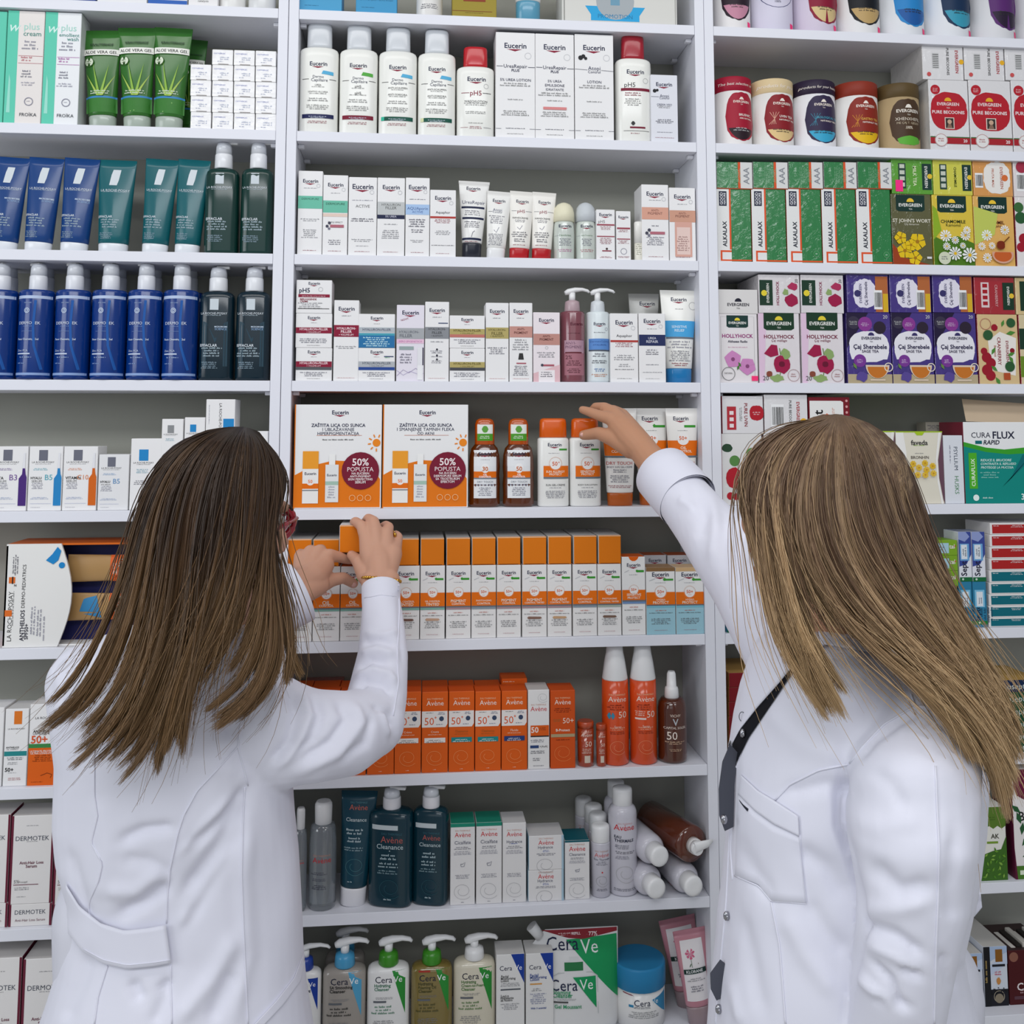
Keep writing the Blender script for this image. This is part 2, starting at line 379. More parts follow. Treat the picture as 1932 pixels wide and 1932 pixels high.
def mk_tube(w, h, kind, o):
    _, col, cap, fn = kind[:4]; ch = kind[4] if len(kind) > 4 else .13; cr = kind[5] if len(kind) > 5 else .78
    S = [(ch, cr*.93, .6), (ch+.01, cr, .66)]+[(ch+(1-ch)*t, cr+(1-cr)*t**1.1, .66*(1-t**1.7)+.03) for t in (.1, .2, .35, .5, .65, .8, .9, .955)]+[(.962, .99, .035), (1, 1, .03)]
    kw = dict(rough=.28, coat=.25) if not o.get('clear') else dict(rough=.25, coat=.45)
    return vessel(o.get('name', 'squeeze_tube'), w, h, [('tube_body', col, kw, S), ('cap', cap, dict(rough=.25, coat=.4, trans=o.get('ct', 0)), [(0, cr*.9, .58), (.006, cr*.94, .62), (ch*.9, cr*.97, .66), (ch, cr*.95, .64)], 2.2)], fn(w, h) if fn else [], 2.0, o.get('kb', KB['T']))
def mk_can(w, h, kind, o):                      # round cardboard canister
    _, col, lid, fn, lt = kind
    r = vessel('tea_canister', w, h, [('canister_body', col, dict(rough=.5), [(0, .985, .985), (.01, 1, 1), (.82, 1, 1)]), ('lid', lid, dict(rough=.45), [(.79, 1.0, 1.0), (.795, 1.018, 1.018), (.99, 1.018, 1.018), (1, .99, .99)])], fn(w, h) if fn else [])
    if lt:
        mb = MB(); R_ = w/2*1.018; prints(mb, [T(lt, .5, .5, .9, '#f0e6dc', it=.25)], w, h*.2, lambda x, z: -math.sqrt(max(R_*R_-x*x, 1e-8)), curved=True, zoff=h*.79)
        lid_o = [c for c in sc.collection.objects if c.parent == r and c.name.startswith('lid')][-1]; mb.build('lettering', lid_o)
    return r
def mk_round(w, h, kind, o):                    # lathe bottle: ('O', parts, prints)
    return vessel(o.get('name', 'bottle'), w, h, kind[1], kind[2](w, h) if kind[2] else [], o.get('p', 2.0), o.get('kb', 1))
def mk_sun(w, h, kind, o):
    return vessel('lotion_bottle', w, h, [('bottle_body', '#f0f0ec', GL3, [(0, .93, .9), (.008, .98, .96), (.02, 1, 1), (.745, 1, 1), (.765, .98, .96), (.778, .9, .86), (.782, .6, .6)]), ('cap', '#de5e0a', dict(rough=.25, coat=.4), [(.782, .86, .82), (.79, .88, .85), (.955, .86, .84), (.985, .82, .78), (1, .7, .6)], 3.0)], kind[1](w, h), 3.0, .62)
def mk_pump(w, h, kind, o):                     # ('P', body colour, collar colour, prints, shoulder height, style)
    _, col, cc, fn, sh, style = kind; kb = o.get('kb', KB['P']); kw = o.get('mat', GL3); m = M('#efefef', .3, coat=.3)
    if style in ('cyl', 'cyl2'):
        S = [(0, .9, .9), (.01, .98, .98), (.025, 1, 1), (sh-.01, 1, 1), (sh+.005, .97, .97), (sh+.014, .88, .88), (sh+.018, .5, .5)]; p = 2.0; kb = 1
    else:
        S = [(0, .9, .88), (.01, .97, .97), (.03, 1, 1), (sh*.6, 1, 1), (sh-.05, .99, .98), (sh-.02, .94, .9), (sh, .80, .76), (sh+.012, .5, .6), (sh+.015, .4, .5)]; p = 3.2
    r = vessel('pump_bottle', w, h, [('bottle_body', col, kw, S)], fn(w, h) if fn else [], p, kb)
    mb = MB(); cr = o.get('cr', .235)*w; z0 = (sh+.012)*h; top = h
    if style == 'cyl' or style == 'cap':        # collar under a see-through overcap
        zc = z0+(top-z0)*.52
        mb.rings([sect(cr*k, cr*k, 2, z) for z, k in ((z0, .98), (z0+.002, 1.03), (zc-.002, 1), (zc, .95))], M(cc, .3, coat=.3)); mb.build('pump_collar', r)
        mb = MB(); mb.rings([sect(cr*k, cr*k, 2, z) for z, k in ((zc, .94), (top-.012, .9), (top-.005, .8), (top-.003, .4))], M('#dfe2e8', .2, coat=.5)); oc = mb.build('pump_head', r)
        mb = MB(); mb.box(-.004, o.get('nl', .022), -.004, .004, top-.006, top-.001, m, .0008); q = mb.build('nozzle', oc); q.rotation_euler.z = o.get('nr', 0)
    else:
        zc = z0+(top-z0)*.47
        mb.rings([sect(cr*k, cr*k, 2, z) for z, k in ((z0, .97), (z0+.002, 1.02), (zc-.008, .96), (zc-.003, .9), (zc, .5))], M(cc, .3, coat=.3)); mb.build('pump_collar', r)
        mb = MB(); mb.tube([(0, 0, zc-.002), (0, 0, top-.012)], cr*.42, m, 14)
        zt = top-.006; N = o.get('nl', .042)
        mb.tube([(-cr*.95, 0, zt-.007), (-cr*.5, 0, zt-.004), (cr*.4, 0, zt), (N*.6, 0, zt+.001), (N*.9, 0, zt-.0015), (N, 0, zt-.005)], [cr*.32, cr*.5, cr*.42, cr*.3, cr*.26, cr*.2], m, 12, .8)
        mb.build('pump_head', r)
    return r
MAKE = dict(S=mk_shampoo, T=mk_tube, C=mk_can, O=mk_round, P=mk_pump, U=mk_sun)
KB.update(U=.62, S=.56, T=.52, P=.56)
KB['T'] = .8
OFF = -70
# ---------------------------------------------------------------- middle bay
lb = lambda w, h: [G(.3, .12, .5, 1, '#2c6f95', .03), R(.0, .0, 1, .01, '#6fb0d0'), T('ZA ATOPIJSKU I SUVU KOŽU', .5, .28, .8, '#2c6f95')]
row('M', 0, [
 (563, 645, OFF, ('K', '#4a9fcb', lb), 'pale blue carton', 'carton', {'d': .06}),
 (671, 749, OFF, ('K', '#3f97c6', lb), 'mid blue carton with dotted footer', 'carton', {'d': .06}),
 (785, 835, OFF, ('O', [('bottle_body', '#eceae6', GL3, [(0, .93, .93), (.02, 1, 1), (.9, 1, 1), (1, .8, .8)])], lambda w, h: [G(.5, .2, .8, 3, '#445', .03), T('BALSAM', .5, .6, .6, NV)]), 'round white jar with fine dark print', 'jar'),
 (853, 937, OFF, ('K', '#9c8a2c', lambda w, h: [R(.0, .12, .9, .13, '#7a3a1a'), R(.25, .3, .75, .36, '#8c3a1c'), G(.5, .09, .6, 1, '#6a4a1a', .02), PG([(.3, .0), (.7, .0), (.62, .03), (.38, .03)], '#e8e2c0')]), 'olive gold carton with brown rule', 'carton', {'d': .05}),
 (966, 1026, OFF-20, ('T', '#e8e6e4', '#5a9cb8', None, .30, .8), 'white tube on blue grey cap', 'tube'),
 (1060, 1278, OFF, ('K', '#d9d8d2', lambda w, h: [PG([(.25, .045), (.67, .045), (.67, .14), (.72, .28), (.2, .28), (.25, .14)], '#28a5dc'), C(.46, .37, .165, '#a9b0b4'), R(.42, .3, .5, .6, '#6f9db5'), T('PROMOTION', .46, .12, .3, '#1b7cab'), L([(.02, .02), (.985, .02), (.985, 1)], .008, '#8f8f8a'), L([(.02, 1), (.02, .02)], .008, '#8f8f8a')]), 'silver tin gift box with blue sleeve', 'gift box', {'d': .08, 'name': 'gift_tin'}),
])
def dc(c1, c2, l1, l2, tagc, isx=0):
    def f(w, h):
        a = w/h; r = EU(.5, .615, .44, a)+[T('Dermo', .5, .50, .28, '#333a55'), T('Capillaire', .53, .47, .42, '#333a55'), R(.09, .475, .26, .479, '#222'), R(.78, .475, .95, .479, '#222'),
              PG([(.58, .525), (.88, .515), (.88, .545), (.62, .555)], tagc), C(.65, .54, .05, tagc)]
        if l1: r += [T(l1, .5, .425, .5 if len(l1) > 4 else .16, '#444'), G(.5, .405, .5, 1, '#777', .014), T(l2, .5, .365, .5 if len(l2) > 4 else .16, '#444'), G(.5, .345, .55, 1, '#777', .014)]
        return r+[G(.5, .30, .6, 2, '#777', .018), G(.5, .24, .6, 3, '#777', .016), R(.1, .13, .9, .165, c1), G(.5, .142, .5, 2, '#cfd6e8', .012), G(.5, .10, .72, 2, RD, .014)]+([R(.08, .13, .16, .165, c2)] if c2 else [])
    return f
def ph5(w, h): a = w/h; return EU(.52, .625, .48, a)+[C(.25, .545, .05, '#222'), C(.3, .56, .03, '#222'), O(.77, .55, .06, .01, '#bbb'), T('pH5', .5, .475, .3, RD), R(.12, .473, .33, .478, RD), R(.68, .473, .9, .478, '#222'), T('WASCHLOTION', .5, .385, .6, '#333'), G(.5, .36, .7, 2, '#666', .018), G(.5, .27, .6, 2, '#666', .016), G(.5, .15, .6, 1, '#666', .014), R(.1, .105, .3, .108, RD), R(.7, .105, .9, .108, '#224'), G(.5, .11, .4, 2, RD, .016)]
def ub(l1, ls, red=0, at=0):
    def f(w, h):
        a = w/h; r = EU(.5, .875, .56, a)+[O(.82, .78, .08, .01, '#c4c5c9'), G(.5, .09, .7, 1, NV, .014), G(.5, .04, .65, 1, '#777', .012), R(0, .0885, .14, .0915, NV), R(.86, .0885, 1, .0915, NV)]
        if at: r += [T('Atopi', .5, .68, .32, '#50536a'), T('Control', .5, .645, .32, '#50536a'), L([(0, .667), (.32, .662)], .008, NV), L([(.68, .662), (1, .655)], .008, NV), C(.15, .775, .06, BK), C(.22, .79, .05, BK), C(.28, .77, .04, BK)]
        else: r += [T(l1, .5, .68, .6, '#2b3050'), T('PLUS', .5, .64, .2, '#2b3050', 1), R(0.02, .675, .18, .679, NV), R(.82, .67, 1, .674, NV)]
        for i, (t, ww) in enumerate(ls): r.append(T(t, .5, .55-.04*i, ww, '#2b3050'))
        y = .55-.04*len(ls); r += [G(.5, y, .85, 2, '#777', .02), G(.5, .36, .5, 1, '#777', .016), G(.5, .25, .82, 3, '#777', .018)]
        if red: r.append(R(.2, .28, .8, .305, '#dd8a8a'))
        return r
    return f
row('M', 1, [
 (563.5, 638, 48, ('S', '#d0d4d9', dc('#1b2150', None, 'UREA', "LENITIVO ALL'UREA", '#59b3dc')), 'white shampoo bottle with navy band', 'shampoo bottle', {'g': 'white shampoo bottles with clear caps'}),
 (639, 712, 52, ('S', '#d0d4d9', dc('#7c1a33', None, 'pH5', 'pH5', '#57ae45')), 'white shampoo bottle with crimson band', 'shampoo bottle', {'g': 'white shampoo bottles with clear caps'}),
 (713, 786, 56, ('S', '#d0d4d9', dc('#155445', '#39b99b', 'ANTI-SCHUPPEN', 'ANTI FORFORA', '#59b3dc')), 'white shampoo bottle with mint and green band', 'shampoo bottle', {'g': 'white shampoo bottles with clear caps'}),
 (787, 859, 60, ('S', '#d0d4d9', dc('#155445', '#d9dfb0', 'ANTI-SCHUPPEN', 'ANTI-FORFORA', '#59b3dc')), 'white shampoo bottle with cream and green band', 'shampoo bottle', {'g': 'white shampoo bottles with clear caps'}),
 (860, 932, 92, ('S', '#c01824', ph5), 'white wash lotion bottle with red cap', 'lotion bottle', {'name': 'lotion_bottle'}),
 (935, 1010, 61, ('K', WT, ub('UreaRepair', [('5% UREA LOTION', .78)]), '#20233a'), 'white urea lotion carton, dark top', 'carton', {'d': .06}),
 (1010, 1084, 64, ('K', WT, ub('UreaRepair', [('5% UREA', .36), ('EMULSIONE', .5), ('IDRATANTE', .46)], 1), '#20233a'), 'white emulsion carton with pink stripe', 'carton', {'d': .06}),
 (1085, 1159, 65, ('K', WT, ub('', [('LOTION', .36)], 0, 1), '#6c6f78'), 'white carton with black silhouettes, grey top', 'carton', {'d': .06}),
 (1160, 1228, 70, ('S', '#a4182a', lambda w, h: EU(.52, .64, .48, w/h)+[O(.8, .56, .07, .012, '#bbb'), T('pH5', .36, .52, .3, '#444'), R(.12, .465, .92, .49, '#7c1a33'), G(.45, .44, .5, 2, RD, .02), G(.45, .385, .5, 4, '#777', .018), R(.35, .125, .78, .14, '#7c1a33'), C(.44, .17, .06, '#333'), R(.18, .1, .9, .103, '#222'), G(.5, .075, .4, 1, RD, .014)]), 'white calming lotion bottle with dark red cap', 'lotion bottle', {'name': 'lotion_bottle'}),
 (1229, 1280, 141, ('K', '#e4e5ec', lambda w, h: EU(.5, .86, .6, w/h)+[C(.14, .76, .07, BK), C(.24, .77, .05, BK), T('Atopi', .5, .69, .34, '#50536a'), T('Control', .5, .655, .36, '#50536a'), L([(0, .675), (.3, .672)], .01, NV), T('CREMA VISO', .5, .56, .56, '#50536a'), G(.5, .53, .7, 2, '#777', .02), G(.5, .33, .8, 3, '#445', .022), G(.5, .15, .9, 1, NV, .014), G(.5, .07, .8, 1, RD, .014)], '#9a9ca4'), 'small white face cream carton', 'carton'),
])
def ew(t=(), b=(), g=((.4, .7, 3, GY, .022),), **k): return lambda w, h: eu(w, h, t, b, g, **k)
def urt(w, h): a = w/h; return EU(.48, .905, .44, a)+[T('UreaRepair', .5, .72, .72, '#4a4f6a'), R(.12, .64, .85, .665, NV), G(.48, .60, .6, 3, '#556', .024), R(.16, .50, .84, .525, NV), G(.48, .46, .55, 4, '#556', .022), L([(.46, .27), (.5, .33), (.56, .35)], .015, '#667'), R(.18, .235, .78, .26, NV), G(.48, .21, .55, 2, RD, .018)]
def att(w, h): a = w/h; return EU(.5, .86, .5, a)+[T('Atopi', .45, .72, .36, '#70748a'), T('Control', .45, .685, .36, '#70748a'), R(.1, .69, .26, .694, NV), G(.45, .62, .65, 5, '#667', .026), L([(.35, .42), (.45, .38), (.55, .46)], .02, '#889'), G(.45, .35, .6, 8, '#667', .022)]
def pht(w, h): a = w/h; return EU(.52, .85, .5, a)+[T('pH5', .48, .70, .3, RD), R(.1, .70, .3, .704, NV), R(.66, .70, .92, .704, NV), T('HANDCREME', .46, .60, .62, '#333'), G(.46, .56, .6, 2, '#556', .022), L([(.35, .46), (.45, .43), (.55, .49)], .02, '#889'), G(.46, .38, .66, 3, '#445', .03), G(.48, .28, .7, 2, '#445', .03), G(.46, .20, .5, 1, RD, .02)]
def rollon(c, l, foot):
    return ('O', [('bottle_body', '#ccd3cb', dict(rough=.12, coat=1), [(0, .86, .86), (.01, .92, .92), (.04, .95, .95), (.4, 1, 1), (.55, .97, .97), (.62, .93, .93), (.66, .9, .9)]), ('cap', c, dict(rough=.35), [(.655, .9, .9), (.66, .99, .99), (.8, .97, .97), (.9, .86, .86), (.96, .62, .62), (.99, .3, .3), (1, .1, .1)])],
            lambda w, h: EU(.5, .57, .58, w/h)+[T(l, .5, .41, .55, '#6a8a6a'), R(.02, .405, .2, .408, '#778'), G(.5, .34, .6, 5, '#778', .026), G(.5, .16, .75, 2, foot, .026)])
swt = lambda w, h: [C(.18, .36, .06, '#445'), C(.27, .40, .06, '#445'), C(.26, .33, .05, '#778'), R(.3, .345, .85, .38, '#b56a78')]
row('M', 2, [
 (560, 607, 322, ('K', WT, ew([('DERMOPURE', .665, .7, '#20503f')], [(.55, .70, '#6dbfa6')], [(.79, .6, 1, GY, .014), (.42, .8, 2, GY, .02), (.29, .7, 5, GY, .022)])), 'tallest white carton with teal band', 'carton'),
 (607.5, 655, 330, ('K', WT, lambda w, h: eu(w, h, [('DERMOPURE', .64, .76, '#20503f'), ('TRIPLE EFFECT', .41, .6, '#777')], [(.53, .68, '#6dbfa6'), (.48, .52, '#e6cfc2')], [(.77, .6, 1, GY, .014), (.18, .6, 3, '#556', .024)])+swt(w, h)), 'white carton with teal and beige bands', 'carton'),
 (656, 710, 334, ('K', WT, ew([('ACTIVE', .63, .5, '#777')], [], [(.70, .85, 1, '#889', .018), (.46, .85, 2, '#224', .026), (.2, .8, 2, GY, .022), (.12, .5, 1, GY, .016)], lw=.74)), 'white carton with large dark lettering', 'carton'),
 (710.5, 763, 335, ('K', WT, ew([('HYALURON', .655, .68, '#555'), ('FILLER', .615, .4, '#555'), ('5% UREA', .505, .4, '#dde')], [(.53, .69, '#c3c6c6'), (.475, .525, NV)], [(.40, .6, 1, GY, .02), (.32, .8, 5, GY, .024)])), 'white carton with grey and navy bands', 'carton'),
 (764, 810, 335, ('K', WT, ew([('AQUAporin', .61, .86, '#2b4a8a'), ('ACTIVE', .565, .45, '#4a68a8')], [(.53, .66, '#a9c6ea')], [(.72, .8, 1, '#667', .018), (.46, .85, 4, '#224', .028), (.33, .7, 2, '#224', .026), (.2, .6, 2, GY, .02)], lw=.74)), 'white carton with light blue band', 'carton'),
 (810.5, 860, 358, ('K', WT, ew([('Aquaphor', .665, .56, '#223')], [(.575, .605, '#b5413b'), (.665, .669, '#223')][0:1], [(.55, .75, 3, RD, .022), (.38, .7, 3, GY, .024), (.17, .9, 1, '#223', .018)]), '#30323c'), 'white carton with brick red stripe', 'carton'),
 (859, 919, 342, ('T', '#f0efec', '#20232f', urt, .20, .64), 'white tube with navy bars and dark cap', 'tube', {'lean': 2}),
 (910, 958, 362, ('T', '#efeeea', '#eeeeee', att, .16, .76), 'all white tube on white cap', 'tube', {'lean': 3.5, 'name': 'squeeze_tube'}),
 (954.5, 1002, 362, ('T', '#f2efe8', '#b8141e', pht, .16, .82), 'white hand cream tube on red cap', 'tube', {'lean': 3, 'g': 'hand cream tubes on red caps'}),
 (997, 1043, 364, ('T', '#f2efe8', '#b8141e', pht, .16, .82), 'white hand cream tube on red cap', 'tube', {'lean': 3, 'g': 'hand cream tubes on red caps'}),
 (1043, 1084, 383, rollon('#e9e4c8', 'Deodorant', '#c05a9a'), 'roll-on deodorant with cream sticker on cap', 'roll-on deodorant', {'name': 'roll_on_deodorant'}),
 (1084.5, 1124, 383, rollon('#c9ced2', 'Anti-Transpirant', '#b05a6a'), 'roll-on deodorant with grey domed cap', 'roll-on deodorant', {'name': 'roll_on_deodorant'}),
 (1125.5, 1161, 395, ('K', WT, lambda w, h: EU(.5, .9, .68, w/h)+[T('pH5', .28, .76, .36, '#777'), R(.02, .68, .98, .71, '#a04a58'), G(.5, .65, .8, 3, RD, .026), R(.02, .455, .98, .475, '#a04a58'), G(.5, .42, .8, 5, RD, .026), R(.3, .17, .8, .19, RD), C(.55, .22, .06, '#433'), G(.5, .06, .7, 2, RD, .02)]), 'small white carton with thin red rules', 'carton'),
 (1163, 1191, 398, ('K', WT, lambda w, h: EU(.5, .88, .68, w/h)+[R(.05, .63, .95, .665, '#a04a58'), G(.5, .6, .8, 2, RD, .026), R(.05, .42, .95, .44, '#a04a58'), G(.5, .39, .8, 3, RD, .026), O(.5, .18, .2, .03, '#889'), G(.5, .07, .8, 2, RD, .02)]), 'narrow white carton with lips drawing', 'carton'),
 (1193, 1209, 422, ('O', [('bottle_body', '#ece9dc', GL3, [(0, .9, .9), (.02, 1, 1), (.45, 1, 1)]), ('cap', '#f0eee8', GL3, [(.45, 1.04, 1.04), (.97, 1.0, 1.0), (1, .9, .9)])], lambda w, h: [G(.5, .4, .8, 6, '#998', .05)]), 'lip balm stick, small and white', 'lip balm', {'name': 'lip_balm'}),
 (1211.5, 1263, 348, ('K', WT, lambda w, h: eu(w, h, [('ANTI-', .66, .3, '#6d3b36'), ('PIGMENT', .62, .54, '#6d3b36')], [(.54, .70, '#dba38e')], [(.79, .5, 1, GY, .016), (.45, .3, 1, '#556', .024), (.30, .7, 5, '#667', .024)])+swt(w, h)), 'white carton with plain salmon band', 'carton', {'d': .065}),
 (1264, 1314, 354, ('K', WT, lambda w, h: eu(w, h, [('ANTI-', .65, .3, '#6d3b36'), ('PIGMENT', .61, .54, '#6d3b36')], [(.53, .69, '#d09c85')], [(.77, .6, 1, GY, .016)])+[R(.2, .06, .85, .53, '#dba899'), R(.27, .09, .78, .46, '#e9cdc4'), G(.52, .32, .5, 7, '#8a5a58', .03)]), 'white carton picturing a rose gold bottle', 'carton', {'d': .065}),
])
def hy(tc, b, b2=None, sub=1, t='HYALURON-FILLER', wd=.78, big=0):
    def f(w, h):
        a = w/h; r = EU(.5, .88, .34, a)+[G(.5, .72, .2, 1, GY, .03), R(.004, .42, .996, .59, b), T(t, .5, .54, wd, tc, 1), T('+ VOLUME-LIFT', .5, .455, .4, tc)]
        if b2: r.append(R(.004, .33, .996, .42, b2))
        return r+[G(.5, .24, .8, 3, '#667', .05), G(.5, .06, .55, 1, '#777', .03)]
    return f
def hv(tc, b, y0, y1, lines, mid=None, more=()):
    return lambda w, h: EU(.5, .895, .64, w/h)+[G(.5, .8, .4, 1, GY, .02), R(.004, y0, .996, y1, b)]+[T(t, .5, yy, ww, tc, 1) for t, yy, ww in lines]+([G(.5, *mid)] if mid else [])+[G(.5, .035, .8, 1, '#b77', .012)]+list(more)
row('M', 3, [
 (557, 626, 656, ('K', WT, hy('#f0d8dc', '#8c1736', '#5a5c60')), 'lowest stacked carton with crimson and grey band', 'carton'),
 (557, 626, 591, ('K', WT, hy('#f0d8dc', '#8c1736')), 'middle stacked carton with crimson band', 'carton', {'st': 1}),
 (558, 626, 528, ('K', WT, lambda w, h: EU(.5, .9, .32, w/h)+[T('pH5', .23, .69, .3, '#3a3f55', 1), O(.68, .72, .06, .01, '#bbb'), R(.06, .48, .94, .57, '#8c1736'), G(.5, .505, .7, 1, '#f0d8dc', .04), T('BERUHIGENDE', .34, .42, .46, RD, 1), T('CREME', .22, .355, .22, RD, 1), G(.4, .29, .7, 4, GY, .05), R(.05, .13, .93, .145, '#333')]), 'topmost stacked cream carton with crimson stripe', 'carton', {'st': 1}),
 (628, 676, 566, ('K', WT, hv('#f4dfe2', '#8c1736', .545, .69, [('HYALURON-', .65, .76), ('FILLER', .61, .44), ('+ VOLUME-LIFT', .57, .6)], (.42, .85, 2, GY, .022)), '#a05a68'), 'tall white carton with crimson band', 'carton'),
 (675.5, 745, 656, ('K', WT, lambda w, h: hy('#555c68', '#b4b8bd', '#2a4a94')(w, h)+[G(.8, .70, .25, 1, '#2a6', .04), R(.7, .73, .96, .755, '#223a6a')]), 'lower stacked carton with grey and blue band', 'carton'),
 (676, 745, 592, ('K', WT, lambda w, h: EU(.5, .88, .34, w/h)+[G(.5, .7, .2, 1, GY, .03), R(.004, .45, .996, .60, '#b4bcc2'), T('HYALURON-FILLER', .5, .535, .78, '#556', 1), R(.004, .0, .996, .43, '#2672a8'), R(.004, .36, .996, .43, '#49a0b4'), G(.5, .28, .76, 5, '#dff', .06)]), 'upper stacked carton with blue water pattern', 'carton', {'st': 1}),
 (747, 800, 575, ('K', '#e9e4ee', lambda w, h: EU(.5, .90, .6, w/h)+[T('NOVITÀ', .3, .81, .3, RD, r=15), R(.004, .55, .996, .695, '#a9acb0'), T('HYALURON-', .45, .645, .72, '#6a6e76', 1), T('FILLER', .34, .595, .46, '#6a6e76', 1), R(.004, .495, .996, .55, '#ecc6dc'), T('SIERO EPIGENETICO', .5, .52, .84, '#b0509a'), R(.1, .41, .62, .455, '#9aa'), G(.35, .34, .5, 4, '#667', .035), L([(.02, .07), (.25, .15), (.45, .11), (.7, .17), (.98, .1)], .012, '#8a7aa8'), L([(.02, .14), (.25, .08), (.5, .13), (.75, .1), (.98, .17)], .012, '#aaa0c8'), R(.76, .02, .96, .42, '#f2f2f4'), R(.76, .21, .96, .44, '#e8e8ec'), R(.94, .21, .98, .44, '#2a2440')]), 'lilac and white carton picturing a slim bottle', 'carton'),
 (801, 847, 569, ('K', WT, hv('#4a4c50', '#8c8f94', .535, .68, [('HYALURON-', .655, .72), ('FILLER', .61, .42), ('+ ELASTICITY', .57, .5)], (.49, .8, 1, GY, .02), [R(.55, .725, .95, .735, '#223a6a'), C(.5, .40, .04, '#223'), G(.5, .375, .7, 2, '#667', .022), C(.5, .325, .04, '#223'), G(.5, .305, .5, 1, '#667', .02), C(.5, .275, .04, '#223'), G(.5, .25, .6, 2, '#667', .022)])), 'tall white carton with dark grey band', 'carton'),
 (848, 915, 657, ('K', WT, hy('#5a5020', '#b7a86a', '#4c4d52')), 'lower stacked carton with gold and grey band', 'carton'),
 (848, 915, 595, ('K', WT, hy('#5a5020', '#b7a86a', '#c4776c')), 'upper stacked carton with gold and rose band', 'carton', {'st': 1}),
 (916, 960, 571, ('K', WT, hv('#6a6034', '#b7a86a', .545, .685, [('HYALURON-', .655, .76), ('FILLER', .61, .5), ('+ ELASTICITY', .575, .6)], (.42, .85, 4, '#556', .024))), 'tall white carton with gold band', 'carton'),
 (961, 1005, 571, ('K', WT, hv('#6d3b36', '#c9958a', .56, .70, [('ANTI-', .665, .34), ('PIGMENT', .62, .6)], (.52, .8, 5, GY, .03), [PG([(.38, .28), (.62, .28), (.58, .36), (.42, .36)], '#333'), R(.3, .225, .72, .24, '#b05a68'), G(.5, .19, .75, 6, '#556', .022)])), 'tall white carton with muted rose band', 'carton'),
 (1006, 1057, 589, ('K', '#efe6ea', lambda w, h: EU(.5, .89, .56, w/h)+[R(.004, .53, .996, .69, '#c28e84'), T('ANTI-', .5, .655, .3, '#6d3b36', 1), T('PIGMENT', .5, .61, .52, '#6d3b36', 1), O(.5, .49, .05, .02, '#ccc'), G(.5, .41, .8, 3, GY, .03), PG([(0, 0), (1, 0), (1, .25), (0, .12)], '#e3bcc2'), R(.2, .0, .8, .17, '#f2ecee'), R(.35, .225, .78, .25, '#b05a68'), C(.33, .24, .05, '#445'), G(.5, .13, .6, 3, '#445', .03)]), 'shorter carton with pink gradient base', 'carton'),
 (1056.5, 1104, 541, ('P', '#8a4a55', '#b9a0a6', lambda w, h: [T('Eucerin', .6, .60, .5, '#5a2030', 1), G(.5, .50, .7, 1, '#5a2a35', .012), R(.12, .07, .9, .42, '#a9707c'), R(.12, .30, .9, .43, '#b893a2'), T('ANTI-', .36, .40, .4, '#60405a'), T('PIGMENT', .48, .36, .64, '#60405a'), R(.15, .295, .8, .31, '#6a3038'), T('2%', .28, .255, .24, '#50202c'), G(.5, .21, .7, 3, '#50202c', .02), G(.5, .13, .6, 3, '#50202c', .018)], .72, 'cyl2'), 'plum pump bottle with clear pump', 'pump bottle', {'kb': 1, 'mat': dict(rough=.15, coat=1, trans=.15), 'nl': .034, 'cr': .31}),
 (1106, 1150, 542, ('P', '#dfe8ea', '#d9dee2', lambda w, h: EU(.5, .605, .5, w/h)+[O(.8, .55, .06, .012, '#889'), G(.5, .51, .6, 1, '#556', .014), R(.06, .335, .96, .45, '#5f8fd0'), T('DermatoCLEAN', .5, .42, .78, '#2a4a8c'), T('[HYALURON]', .5, .385, .6, '#2a4a8c'), R(.06, .32, .96, .335, '#555c68'), G(.5, .285, .6, 2, '#556', .022), G(.5, .215, .7, 2, '#334', .02), G(.5, .13, .5, 2, '#26a', .02), G(.5, .075, .7, 2, '#c97a4a', .018)], .72, 'cyl2'), 'white pump bottle with blue band', 'pump bottle', {'kb': 1, 'nl': .034, 'cr': .31}),
 (1152, 1205, 591, ('K', WT, ew([('Aquaphor', .675, .56, '#223')], [(.58, .61, '#b5413b')], [(.56, .7, 3, RD, .024), (.38, .75, 3, GY, .03), (.25, .5, 2, GY, .026), (.18, .9, 1, '#223', .02)], ly=.87, foot='#444'), '#262a38'), 'white carton with brick red line, dark top', 'carton'),
 (1206, 1257, 591, ('K', WT, ew([('UREA', .64, .3, '#e4e6f0'), ('REPAIR', .59, .44, '#e4e6f0')], [(.53, .69, '#26305c')], [(.77, .6, 1, GY, .016), (.46, .5, 3, '#556', .03), (.25, .6, 1, '#556', .02), (.14, .8, 1, GY, .02)], ly=.89, foot='#999')), 'white carton with deep navy band', 'carton'),
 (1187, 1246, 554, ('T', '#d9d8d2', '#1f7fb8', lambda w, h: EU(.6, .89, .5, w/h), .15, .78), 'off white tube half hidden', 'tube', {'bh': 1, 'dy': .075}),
 (1246, 1317, 547, ('T', '#f1f0ea', '#1878b4', lambda w, h: EU(.5, .90, .42, w/h)+[O(.87, .83, .1, .012, '#aaa'), G(.5, .79, .25, 1, '#556', .012), PG([(.09, .665), (.935, .665), (.92, .49), (.13, .49)], '#4aa6dc'), T('SENSITIVE', .48, .60, .4, '#e9f4fa'), T('RELIEF', .48, .56, .26, '#e9f4fa'), R(.14, .47, .9, .488, '#6b7480'), G(.5, .43, .66, 3, '#889', .03), G(.5, .33, .62, 6, '#667', .02), G(.5, .20, .5, 2, RD, .022)], .15, .70), 'white after-sun tube on blue cap', 'tube', {'lean': .6}),
], .008)
